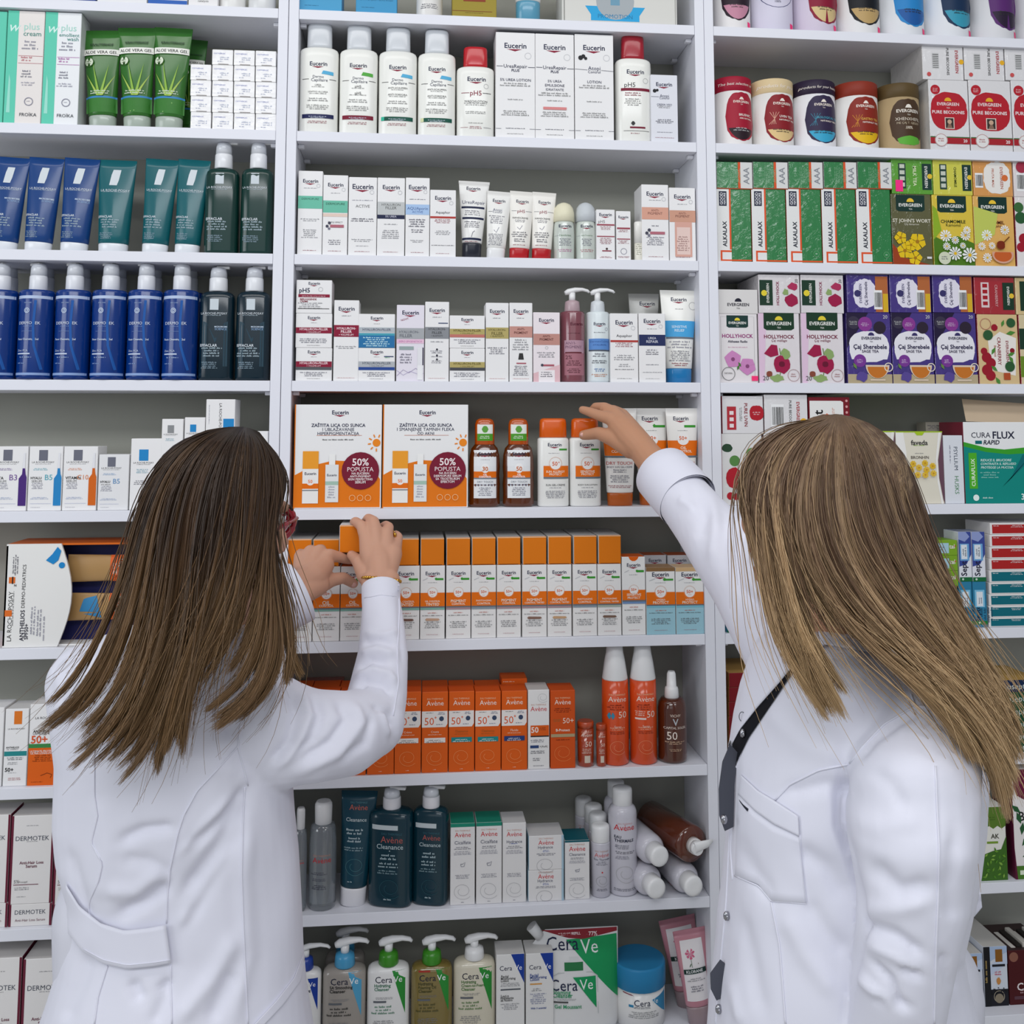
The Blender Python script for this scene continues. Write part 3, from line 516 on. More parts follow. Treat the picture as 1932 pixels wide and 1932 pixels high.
def kit(l, prodx):
    def f(w, h):
        a = w/h; S_ = [PG([(x, 0) if 0 else (x, y) for x, y in ((.012, .01), (.985, .01), (.985, .28), (.9, .38), (.7, .45), (.45, .46), (.25, .42), (.1, .36), (.012, .32))], '#e67a17')]
        r = [R(.0, .0, .012, 1, '#e67a17')]+S_+EU(.52, .925, .19, a)+[T('ZAŠTITA LICA OD SUNCA', .5, .80, .62, '#2a3050', 1)]
        for i, t in enumerate(l): r.append(T(t, .5, .76-.04*i, .028*len(t), '#2a3050'))
        r += [R(.25, .70, .77, .703, '#c8632a'), G(.5, .655, .38, 1, '#444', .02)]
        r += [C(1.0-.06, .63, .045, '#ef8a1f')]+[L([(.94+.065*math.cos(t), .63+.065*a*math.sin(t)), (.94+.1*math.cos(t), .63+.1*a*math.sin(t))], .014, '#ef8a1f') for t in (1.2, 1.9, 2.6, 3.3, 4.0, 4.7)]
        bx, cx = prodx; S_[0] = S_[0]
        r += [R(bx, .05, bx+.18, .40, '#f2f1ee'), R(bx, .38, bx+.18, .55, '#f0a030'), T('Eucerin', bx+.09, .335, .13, NV, 1), R(bx, .19, bx+.18, .24, OR), C(bx+.09, .26, .045, '#f2efec'), T('50', bx+.09, .26, .05, OR, 1), R(bx, .17, bx+.18, .18, GY),
              R(cx, .06, cx+.15, .42, '#e8eaea'), R(cx+.04, .42, cx+.11, .52, '#f4f4f2'), T('Eucerin', cx+.075, .32, .11, NV, 1), G(cx+.075, .2, .11, 5, '#99a', .025), R(cx, .225, cx+.15, .26, '#a9c7b8' if prodx[0] < .05+.08 else '#c9cfd2')]
        r += [C(.76, .36, .215, '#7b1a33'), T('50%', .76, .445, .19, '#f4e8e8', 1), T('POPUSTA', .76, .375, .3, '#f4e8e8')]+[T(t, .76, .335-.028*i, ww, '#f4e8e8', 1) for i, (t, ww) in enumerate([('NA EUCERIN', .2), ('ANTI-PIGMENT', .24), ('SKIN PERFECTING', .28), ('SERUM', .12)] if prodx[0] < .11 else [('NA EUCERIN', .2), ('DERMOPURE SERUM', .32), ('SA TROSTRUKIM', .28), ('EFEKTOM', .16)])]
        for i in range(3): r.append(O(.67+.09*i, .10, .033, .006, '#f7c690'))
        return r
    return f
def amber(n): return ('O', [('bottle_body', '#6e3208', dict(rough=.12, coat=1, trans=.35), [(0, .82, .8), (.01, .92, .92), (.04, 1, 1), (.15, .97, .96), (.25, 1, 1), (.35, .96, .95), (.45, 1, 1), (.58, .96, .95), (.66, .85, .8), (.70, .66, .66), (.72, .58, .58)]),
     ('cap', '#c9560c', dict(rough=.2, coat=.6, trans=.2), [(.70, .62, .66), (.71, .64, .68), (.93, .63, .66), (.975, .56, .58), (.995, .4, .4), (1, .2, .2)], 2.6, [R(.25, .745, .75, .93, '#e9ece6'), R(.25, .745, .75, .825, '#4f9a2c'), C(.5, .875, .11, '#5fa040'), G(.5, .79, .36, 2, '#e0ecd8', .02)])],
     lambda w, h: [R(.14, .10, .86, .64, '#eceef0')]+EU(.5, .60, .38, w/h)+[G(.5, .53, .4, 1, GY, .01), C(.5, .44, .14, '#f6f6f6'), R(.14, .33, .86, .40, OR), C(.5, .425, .12, '#f4f0ec'), T(n, .5, .43, .18, '#c9601a', 1), T('OIL', .5, .365, .13, '#fff', 1), T('CONTROL', .5, .34, .4, '#fff', 1), R(.14, .315, .86, .33, '#77808a'), T('DRY TOUCH', .5, .285, .5, '#8a8f98'), T('BODY SUN SPRAY', .5, .25, .58, '#5a6a8a'), G(.5, .21, .5, 5, '#778', .02)])
def amcap(o):
    for c in [c for c in sc.collection.objects if c.parent == o and c.name.startswith('cap')]:
        pass
def suncap(n1, n2, l1, b): return ('U', lambda w, h: EU(.52, .70, .44, w/h)+[R(.66, .635, .92, .655, GN), G(.5, .60, .45, 1, GY, .012), R(.16, .335, .97, .46, OR), C(.54, .485, .185, '#f3f1ee'), O(.54, .485, .205, .008, '#e4a27c'), T('50', .52, .485, .17, '#d9601a', 1), T('+', .65, .5, .05, '#d9601a', 1), T(n1, .54, .395, .46 if len(n1) < 10 else .6, '#f8e6d4', 1), T(n2, .54, .365, .4, '#f8e6d4', 1), R(.16, .315, .97, .335, '#6e7880'), T(l1, .54, .245, .62, '#444'), G(.54, .21, .5, 1, '#667', .014), G(.54, .17, .7, 5, '#667', .018)])
def oct_(w, h): return EU(.46, .895, .46, w/h)+[R(.55, .80, .9, .825, GN), C(.58, .82, .05, GN), G(.5, .765, .4, 1, GY, .012), PG([(.04, .665), (.95, .665), (.93, .51), (.07, .51)], OR), C(.5, .685, .19, '#f3f1ee'), T('50+', .5, .69, .24, '#d9601a', 1), T('OIL', .5, .59, .18, '#f8e6d4', 1), T('CONTROL', .5, .555, .5, '#f8e6d4', 1), R(.07, .49, .93, .508, '#6e7880'), T('DRY TOUCH', .47, .435, .72, '#c0504a'), T('BODY SUN GEL-CREME', .48, .395, .7, '#667'), G(.48, .36, .6, 2, '#667', .02), G(.48, .30, .7, 4, '#667', .02), G(.48, .2, .66, 2, RD, .016)]
row('M', 4, [
 (552.5, 719, 763, ('K', '#f0f0f0', kit(['I UBLAŽAVANJE', 'HIPERPIGMENTACIJA'], (.10, .36)), '#e0731a', '#e0731a'), 'big orange and white promotion box', 'promotion box', {'d': .09, 'name': 'promotion_box'}),
 (720.5, 883, 763, ('K', '#f0f0f0', kit(['I SMANJENJE TAMNIH FLEKA', 'OD AKNI'], (.115, .365)), '#e0731a', '#e0731a'), 'big orange and white promotion box', 'promotion box', {'d': .09, 'name': 'promotion_box'}),
 (884, 943, 789, amber('30'), 'amber sun spray bottle with orange cap', 'spray bottle', {'name': 'spray_bottle', 'kb': .6}),
 (947, 1007, 789, amber('50'), 'amber sun spray bottle with orange cap', 'spray bottle', {'name': 'spray_bottle', 'kb': .6}),
 (1013, 1072, 789, suncap('SUN ALLERGY', 'PROTECT', 'SUN GEL-CREME', 0), 'white sun lotion bottle with orange cap', 'lotion bottle', {'name': 'lotion_bottle', 'kb': .62}),
 (1073, 1132, 789, suncap('SENSITIVE', 'PROTECT', 'BODY SUN LOTION', 0), 'white lotion bottle, hand on its cap', 'lotion bottle', {'name': 'lotion_bottle', 'kb': .62}),
 (1135, 1203, 770, ('T', '#f1efea', '#b5560e', oct_, .13, .74), 'sun cream tube behind the reaching hand', 'tube', {'kb': .62, 'g': 'white and orange sun cream tubes'}),
 (1196, 1262, 770, ('T', '#f1efea', '#b5560e', oct_, .13, .74), 'sun cream tube, lower part behind white cuff', 'tube', {'kb': .62, 'dy': .012, 'g': 'white and orange sun cream tubes'}),
 (1256, 1319, 770, ('T', '#f1efea', '#b5560e', oct_, .13, .74), 'sun cream tube beside the right side panel', 'tube', {'kb': .62, 'g': 'white and orange sun cream tubes'}),
])
def S5(l1, l2, b2='#7fb0a2', sw=None, **k): return ('K', '#eeecea', lambda w, h: sun50(w, h, l1, l2, b2, sw, **k), '#c2500f')
TL, MV, GB, SAGE = '#7fb0a2', '#a98a90', '#8a98a4', '#a7b5a8'
lo = [(540, 588, '', '', TL, None, 'white and orange carton, mostly behind a cuff'), (589, 640, 'OIL', 'CONTROL', TL, None, 'oil control carton under the left hand'), (641, 688, 'OIL', 'CONTROL', TL, None, 'oil control carton touched by the thumb'),
 (689, 739, 'OIL CONTROL', 'TINTED', TL, '#8a6a5c', 'oil control carton hidden by the sleeve'), (740, 791, 'OIL CONTROL', 'TINTED', TL, '#7a5a50', 'tinted sun carton with dark swatch'), (792, 839, 'OIL CONTROL', 'TINTED', TL, '#c9a288', 'tinted sun carton with pale swatch'),
 (841, 888, 'PIGMENT', 'CONTROL', MV, None, 'pigment control carton with mauve stripe'), (889, 936, 'PHOTOAGING', 'CONTROL', GB, None, 'photoaging carton with grey stripe'), (937, 983, 'PIGMENT', 'CONTROL', MV, None, 'pigment control carton with mauve stripe'),
 (985, 1032, 'PIGMENT', 'CONTROL TINTED', MV, '#8a6a5c', 'tinted pigment carton, dark swatch'), (1033, 1079, 'PIGMENT', 'CONTROL TINTED', MV, '#c9a27c', 'tinted pigment carton, pale swatch'), (1081, 1127, 'PHOTOAGING', 'CONTROL', GB, None, 'photoaging carton with grey stripe'),
 (1128, 1173, 'PHOTOAGING', 'CONTROL TINTED', SAGE, '#7d6254', 'tinted photoaging carton, brown swatch')]
its = []
for i, (a_, b_, l1, l2, b2, sw, dsc) in enumerate(lo):
    its.append((a_, b_, 1067-(i*.45)+2, S5(l1, l2, b2, sw), dsc, 'carton', {'d': .05, 'g': 'white and orange sun care cartons'}))
    if i not in (2, 3): its.append((a_+1, b_-1, 1019-i*.8 if i > 3 else 1017, ('K', '#e07a12', lambda w, h: [R(0, .965, 1, .985, '#f3d9b0'), R(.08, .012, .92, .03, '#6a3208')], '#cfcdca', '#d8d4d0'), 'orange end of a lying carton', 'carton', {'st': 1, 'd': .125, 'g': 'orange-ended cartons lying on the sun carton row'}))
its += [(1174.5, 1219, 1050, ('K', '#efeeec', lambda w, h: [PG([(.28, 1), (.72, 1), (.66, .965), (.56, .945), (.44, .945), (.34, .965)], '#e2620c')]+[q if q[0] not in 'T' else q for q in sun50(w, h, 'SENSITIVE', 'PROTECT', '#6f90bd', None, y=.545)], '#d9601a'), 'taller sun carton with half-moon cut', 'carton', {'d': .05}),
 (1220, 1275, 1070, ('K', '#efeeec', lambda w, h: [R(0, .94, 1, 1, '#8a6844')]+sun50(w, h, 'HYDRO', 'PROTECT', '#7cc0d4', None, lower='#9fcbd8'), '#a07c54'), 'sun carton with brown top strip', 'carton', {'d': .05}),
 (1276, 1329, 1070, ('K', '#efeeec', lambda w, h: [R(0, .94, 1, 1, '#d2ae80')]+sun50(w, h, 'HYDRO', 'PROTECT', '#7cc0d4', None, lower='#9fcbd8'), '#d6b48a'), 'sun carton with tan top strip', 'carton', {'d': .05}),
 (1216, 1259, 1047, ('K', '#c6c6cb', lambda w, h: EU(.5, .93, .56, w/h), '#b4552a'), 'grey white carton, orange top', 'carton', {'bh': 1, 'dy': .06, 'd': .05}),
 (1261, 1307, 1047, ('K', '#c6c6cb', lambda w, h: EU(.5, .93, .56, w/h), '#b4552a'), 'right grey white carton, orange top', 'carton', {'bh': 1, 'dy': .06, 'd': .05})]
row('M', 5, its, .006)
AO = '#e0601a'
def A6(mid, midc, band, yt=1303): return ('K', AO, lambda w, h: avc(w, h, mid, midc, band), '#d9571a')
av = [(548, 586, 1308, 'Creme', '#f6dcc6', '#efe9e4'), (587, 638, 1308, 'Creme', '#f6dcc6', '#efe9e4'), (639, 690, 1307, 'Creme', '#f6dcc6', '#efe9e4'), (692, 743, 1306, 'Creme', '#f6dcc6', '#efe9e4'), (743.5, 794, 1305, 'Crème', '#f6dcc6', '#efe9e4'), (795, 845, 1305, 'Crema', '#f6dcc6', '#efe9e4'),
 (846, 895, 1304, 'Cleanance', '#a8652a', '#1f8a8c'), (896, 945, 1304, 'Cleanance', '#a8652a', '#1f8a8c'), (946, 995, 1303, 'Fluide', '#f6dcc6', '#27407a')]
its = []
for i, (a_, b_, yt, mid, mc, bd) in enumerate(av):
    dsc = ['orange sun carton behind the coat', 'orange sun carton behind the elbow', 'orange sun carton under the elbow', 'orange sun carton beside the elbow', 'orange sun carton with white stripe', 'orange sun carton with white stripe', 'orange sun carton with teal stripe', 'orange sun carton with teal stripe', 'orange sun carton with navy stripe'][i]
    its.append((a_, b_, yt, A6(mid, mc, bd), dsc, 'carton', {'g': 'orange sun care cartons', 'd': .05}))
    its.append((a_, b_, 1296-(i*.2) if i != 8 else 1280, ('K', AO, lambda w, h: [G(.3, .96, .5, 1, '#f6dcc6', .02)]+AV(.5, .86, .66, w/h, '#fbe9dc', '#f5c9a0')), 'orange carton in the second rank', 'carton', {'bh': 1, 'dy': .056, 'd': .05, 'g': 'orange sun care cartons in the second rank'}))
def stick(w, h): return AV(.5, .72, .7, w/h, '#f6dccb', '#f0b89a')+[T('50', .6, .52, .4, '#f6dccb'), G(.5, .4, .7, 4, '#f6dccb', .03), R(.35, .1, .7, .26, '#d9c9b8')]
def spray(m): return lambda w, h: AV(.5, .56, .66, w/h, '#fbe9dc', '#f5c9a0')+[G(.45, .505, .7, 3, '#7a2410', .018), T('50', .68, .43, .3, '#f6dccb'), T('Spray', .5, .33, .26, '#f6dccb'), G(.5, .315, .6, 2, '#f3c2a0', .014), G(.5, .28, .6, 2, '#8a2c10', .014)]+([C(.26, .42, .13, '#3f8fb0'), C(.22, .44, .05, '#c9b040')] if m else [R(.12, .385, .5, .40, '#f0e0d8'), G(.3, .45, .36, 3, '#f6dccb', .016)])+SWIRL(.5, .16, .36, w/h, '#f39a6c', .012)
its += [(996, 1037, 1301, ('K', '#edebe9', lambda w, h: AV(.5, .76, .76, w/h)+SWIRL(.7, .9, .3, w/h, '#bbb', .012)+[R(.12, .42, .98, .55, AO), R(.12, .405, .98, .42, '#222'), T('50', .32, .495, .34, '#f6ece4', 1), G(.7, .51, .4, 2, '#7a2410', .02), G(.45, .36, .7, 2, '#667', .022), R(.1, .265, .5, .30, '#334a7a'), T('+|AxA|', .72, .285, .36, '#333'), G(.45, .22, .7, 2, '#445', .022), G(.4, .13, .5, 2, '#445', .022), G(.5, .04, .8, 1, '#667', .016)], '#d4d0cc'), 'white sun carton with orange block', 'carton'),
 (1038.5, 1086, 1302, ('K', '#d4541c', lambda w, h: AV(.5, .85, .66, w/h, '#fbe9dc', '#f5c9a0')+[G(.5, .76, .8, 3, '#7a2410', .022), T('50+', .72, .61, .44, '#f8e0d0'), G(.28, .62, .4, 2, '#a0703a', .02), T('B-Protect', .5, .49, .56, '#fbe9dc', 1), R(.02, .40, .98, .44, '#b5a07a'), G(.5, .36, .7, 1, '#7a2410', .02)]+SWIRL(.5, .2, .44, w/h, '#f08a4c', .014)), 'deep orange carton with tan stripe', 'carton'),
 (1088, 1119, 1356, ('O', [('bottle_body', '#b8441e', dict(rough=.15, coat=1, trans=.2), [(0, .9, .9), (.02, 1, 1), (.86, 1, 1)]), ('cap', '#c04a20', dict(rough=.2, coat=1), [(.86, 1.03, 1.03), (.98, 1, 1), (1, .9, .9)])], stick), 'short orange stick, wider of the pair', 'sun stick', {'name': 'sun_stick'}),
 (1122, 1141, 1360, ('O', [('bottle_body', '#b8441e', dict(rough=.15, coat=1, trans=.2), [(0, .9, .9), (.02, 1, 1), (.86, 1, 1)]), ('cap', '#c04a20', dict(rough=.2, coat=1), [(.86, 1.03, 1.03), (.98, 1, 1), (1, .9, .9)])], stick), 'slim orange stick, narrower of the pair', 'sun stick', {'name': 'sun_stick'})]
def sprayb(m): return ('O', [('bottle_body', '#e2501a', dict(rough=.25, coat=.6), [(0, .9, .9), (.012, 1, 1), (.5, 1, 1), (.71, .96, .96), (.715, .5, .5)]), ('cap', '#eeeeee', dict(rough=.3, coat=.3), [(.71, .94, .94), (.72, .95, .95), (.86, .78, .78), (.93, .66, .66), (.97, .62, .62), (1, .56, .56)])], spray(m))
its += [(1136, 1187, 1216, sprayb(1), 'orange spray bottle with small blue emblem', 'spray bottle', {'name': 'spray_bottle'}),
 (1189, 1240, 1216, sprayb(0), 'orange spray bottle with white tapered top', 'spray bottle', {'name': 'spray_bottle'}),
 (1242, 1297, 1266, ('O', [('bottle_body', '#5e2a10', dict(rough=.12, coat=1, trans=.3), [(0, .86, .86), (.015, .96, .96), (.04, 1, 1), (.60, .98, .98), (.66, .9, .9), (.70, .72, .72), (.705, .4, .4)]), ('spray_head', '#efefef', dict(rough=.3, coat=.3), [(.70, .46, .46), (.71, .5, .5), (.80, .46, .46), (.82, .42, .42), (.83, .34, .34), (.97, .3, .3), (1, .22, .22)])],
   lambda w, h: [T('VICHY', .5, .535, .36, '#ecdccc'), T('V', .5, .465, .2, '#b9c0c4', 1), T('CAPITAL SOLEIL', .5, .40, .76, '#f0e4d8'), T('50', .38, .315, .34, '#f0e4d8'), C(.78, .34, .03, '#f0e4d8'), G(.5, .24, .7, 2, '#d9b89a', .02), G(.5, .16, .5, 2, '#d9b89a', .016)]), 'brown spray bottle with white pump', 'spray bottle', {'name': 'spray_bottle'})]
its.insert(1, (572, 646, 1284, ('K', '#b8301c', lambda w, h: [G(.5, .93, .7, 1, '#e08a70', .02)], '#a82a18', None, 1), 'red film-wrapped carton at the back', 'carton', {'bh': 1, 'dy': .112, 'd': .03}))  # a red glossy bag, drawn as a plain wrapped box
row('M', 6, its, .006)
def micel(w, h): return AV(.5, .48, .66, w/h)+[G(.42, .36, .6, 2, '#445', .016), G(.42, .30, .6, 2, '#556', .014), G(.42, .24, .6, 3, '#445', .016)]
def MIC(): return ('O', [('bottle_body', '#c4ccd2', dict(rough=.06, coat=1, trans=.75), [(0, .86, .86), (.012, .95, .95), (.03, 1, 1), (.6, .99, .99), (.74, .94, .94), (.785, .82, .82), (.80, .5, .5)]), ('cap', '#efefef', dict(rough=.3, coat=.3), [(.79, .58, .58), (.795, .62, .62), (.95, .64, .64), (.975, .62, .62), (1, .5, .5)])], micel)
def clt(w, h): return AV(.5, .86, .5, w/h, '#c86a5a', '#5a8a94')+[T('Cleanance', .46, .755, .56, '#d5e2e4')]+[C(.36+.06*i, .72, .012, '#d5e2e4') for i in range(5)]+[G(.44, .66, .5, 2, '#c5d6da', .03), G(.44, .59, .5, 2, '#c5d6da', .026), G(.44, .51, .56, 2, '#a5bcc2', .02)]+SWIRL(.5, .36, .32, w/h, '#4f8088', .01)+[G(.4, .22, .2, 1, '#c5d6da', .02)]
def clp(w, h): return [R(.12, .66, .72, .70, '#c9d3d6')]+AV(.58, .58, .5, w/h, '#b5605a', '#3a6a78')+[T('Cleanance', .54, .52, .6, '#c5d6da')]+[C(.42+.06*i, .485, .014, '#d5e2e4') for i in range(5)]+[G(.52, .44, .5, 2, '#b5ccd2', .03), G(.52, .37, .5, 2, '#b5ccd2', .026), G(.5, .31, .6, 2, '#8aa5ac', .02)]+SWIRL(.55, .17, .3, w/h, '#2a5560', .01)+[G(.5, .07, .2, 1, '#c5d6da', .02)]
def cica(c, t1, a2=0): return lambda w, h: ([R(0, .955-.06*a2, 1, 1, c)] if c else [])+AV(.5, .86, .66, w/h)+[T(t1, .5, .765, .66, '#4a4d66'), G(.5, .70, .72, 2, '#556', .02), G(.5, .65, .8, 3, '#889', .018), G(.5, .36, .66, 3, '#778', .018)]+([L([(.42, .5), (.44, .47), (.56, .47), (.6, .52), (.5, .5), (.42, .5)], .02, '#778')] if c else [G(.5, .735, .4, 1, '#35a', .02)])+SWIRL(.5, .17, .44, w/h, '#a5a3a8', .01)+[G(.5, .03, .18, 1, '#667', .016)]
def hyd(w, h): return AV(.5, .80, .44, w/h)+[T('Hydrance', .48, .66, .42, '#4a4d66'), G(.5, .56, .25, 2, '#35a', .04), G(.5, .46, .6, 2, '#667', .04), R(.94, 0, 1, 1, '#a9c6d6')]+SWIRL(.48, .14, .32, w/h*.9, '#a5a3a8', .008)
CANB = dict(rough=.25, coat=.5)
def CAN(fn, big=1): return ('O', [('can_body', '#cfcdd6', CANB, [(0, .9, .9), (.006, .97, .97), (.02, 1, 1), (.74, 1, 1), (.785, .97, .97), (.815, .86, .86), (.835, .7, .7), (.84, .6, .6)] if big else [(0, .9, .9), (.01, 1, 1), (.74, 1, 1), (.76, .97, .97), (.765, .8, .8)]), ('cap', '#f1f1f1', dict(rough=.3, coat=.4), [(.835, .66, .66), (.84, .7, .7), (.97, .69, .69), (.99, .66, .66), (.998, .5, .5), (1, .3, .3)] if big else [(.765, .96, .96), (.77, .98, .98), (.95, .98, .98), (.98, .93, .93), (.997, .75, .75), (1, .4, .4)])], fn)
def can1(w, h): return [R(-.0+.2, .635, .85, .637, '#d0353b')]+[T('EAU THERMALE', .5, .69, .5, '#d9a0a0'), T('Avène', .47, .655, .7, '#d0353b'), T('EAU', .24, .565, .22, '#33384a', 1), T('THERMALE', .46, .53, .66, '#33384a', 1), G(.4, .48, .5, 3, '#556', .014), G(.5, .42, .7, 2, '#334', .014), G(.4, .38, .5, 3, '#778', .012)]+SWIRL(.5, .22, .42, w/h, '#aaa', .01)+[G(.5, .07, .8, 2, '#556', .014)]
def can2(w, h): return AV(.5, .60, .76, w/h, '#cf6a6a')+[T('Eau Thermale', .5, .54, .8, '#556'), G(.5, .5, .7, 3, '#667', .02), C(.5, .36, .05, '#d0353b')]+SWIRL(.5, .24, .4, w/h, '#999', .012)+[G(.5, .12, .7, 2, '#556', .02)]
PT = dict(rough=.2, coat=.3)
row('M', 7, [
 (553, 579, 1518, MIC(), 'clear micellar bottle half behind the coat', 'water bottle', {'name': 'micellar_bottle'}),
 (581, 634, 1510, MIC(), 'clear micellar bottle with white cap', 'water bottle', {'name': 'micellar_bottle', 'dy': -.002}),
 (630, 700, 1493, ('T', '#083f50', '#e9e8ec', clt, .16, .74), 'deep teal cleansing tube on white cap', 'tube', {'lean': 3, 'kb': .9}),
 (695, 780, 1482, ('P', '#06323f', '#e9e8ec', clp, .80, 'cap'), 'dark teal pump bottle, front one', 'pump bottle', {'mat': PT, 'kb': .62, 'cr': .2, 'nl': .026, 'lean': 0, 'rz': -14}),
 (778, 846, 1478, ('P', '#06323f', '#e9e8ec', clp, .80, 'cap'), 'dark teal pump bottle beside green-topped cartons', 'pump bottle', {'mat': PT, 'kb': .62, 'cr': .24, 'nl': .026, 'rz': -14}),
 (849, 896, 1553, ('K', '#e9e7e6', cica('#1f8a72', 'Cicalfate'), '#1f8a72'), 'white cream carton with green top', 'carton', {'g': 'white cartons with green tops'}),
 (898, 947, 1551, ('K', '#e9e7e6', cica('#1f8a72', 'Cicalfate'), '#1f8a72'), 'white cream carton with green top', 'carton', {'g': 'white cartons with green tops'}),
 (948, 993, 1552, ('K', '#e9e7e6', cica(None, 'Hydrance'), '#dcd9d8'), 'white cream carton with white top', 'carton'),
 (996, 1064, 1641, ('K', '#e9e7e6', hyd, '#dcd9d8', '#9fbfd0'), 'lower of two stacked squarish cartons', 'carton', {'d': .06}),
 (997, 1064, 1576, ('K', '#e9e7e6', hyd, '#dcd9d8', '#9fbfd0'), 'upper of two stacked squarish cartons', 'carton', {'st': 1, 'd': .06}),
 (1066, 1113, 1585, ('K', '#e9e7e6', cica('#0e5a66', 'Cleanance', -.25), '#0e5a66'), 'small carton with dark teal top', 'carton'),
 (1114, 1150, 1550, CAN(can2, 0), 'small white spray can, front of its file', 'spray can', {'name': 'spray_can'}),
 (1110, 1145, 1529, CAN(can2, 0), 'second small white spray can', 'spray can', {'name': 'spray_can', 'bh': 1, 'dy': .034, 'g': 'small white spray cans in file'}),
 (1102, 1136, 1513, CAN(can2, 0), 'third small white spray can', 'spray can', {'name': 'spray_can', 'bh': 1, 'dy': .068, 'g': 'small white spray cans in file'}),
 (1084, 1117, 1500, CAN(can2, 0), 'rearmost small white spray can', 'spray can', {'name': 'spray_can', 'bh': 1, 'dy': .102, 'g': 'small white spray cans in file'}),
 (1149, 1203, 1484, CAN(can1), 'large standing white spray can', 'spray can', {'name': 'spray_can'}),
 (1140, 1186, 1470, CAN(can1), 'rear large white spray can', 'spray can', {'name': 'spray_can', 'bh': 1, 'dy': .06}),
], .012)
# the cans and the amber bottle that lie on their sides, caps towards the front
def lying(kind, base_px, Yb, r, ln, yaw, label, cat, z, name, tilt=0, g=None, top_px=None):
    ob = build(kind, 2*r, ln, 2*r, {'name': name})
    p = px(base_px[0], base_px[1], Yb)
    d = Vector((math.sin(math.radians(yaw)), -math.cos(math.radians(yaw))*math.cos(math.radians(tilt)), math.sin(math.radians(tilt)))).normalized()
    q = Vector((0, 0, 1)).rotation_difference(d)
    ob.rotation_mode = 'QUATERNION'; ob.rotation_quaternion = q
    tip = Vector((p.x, Yb, z)); ob.location = tip-d*ln; tag(ob, label, cat, g); return ob
z7 = ZS[7]
lying(CAN(can1), (1240, 1688), -.022, .0265, .170, 12, 'white spray can lying down, cap forward, left of the lower two', 'spray can', z7+.027, 'spray_can')
lying(CAN(can1), (1310, 1678), -.020, .0265, .170, 10, 'white spray can lying down, cap forward, right of the lower two', 'spray can', z7+.027, 'spray_can')
lying(CAN(can1), (1246, 1612), -.018, .0265, .170, 13, 'white spray can lying on top of the two lower cans', 'spray can', z7+.081, 'spray_can')
AMB = ('O', [('bottle_body', '#6b2f14', dict(rough=.12, coat=1, trans=.25), [(0, .9, .9), (.02, 1, 1), (.80, 1, 1), (.84, .96, .96), (.85, .5, .5)]), ('pump_collar', '#e6e4e2', dict(rough=.3, coat=.3), [(.85, .44, .44), (.93, .42, .42), (.94, .3, .3)])], None)
o = lying(AMB, (1322, 1600), -.018, .033, .168, 20, 'amber pump bottle lying on its side above a white can', 'pump bottle', z7+.091, 'pump_bottle')
mb = MB(); mb.tube([(-.004, 0, .155), (-.004, 0, .166)], .012, M('#efefef', .3), 14); mb.tube([(-.012, 0, .164), (.012, .012, .166), (.022, .02, .167)], [.010, .007, .003], M('#efefef', .3), 12, .6); mb.build('pump_head', o)
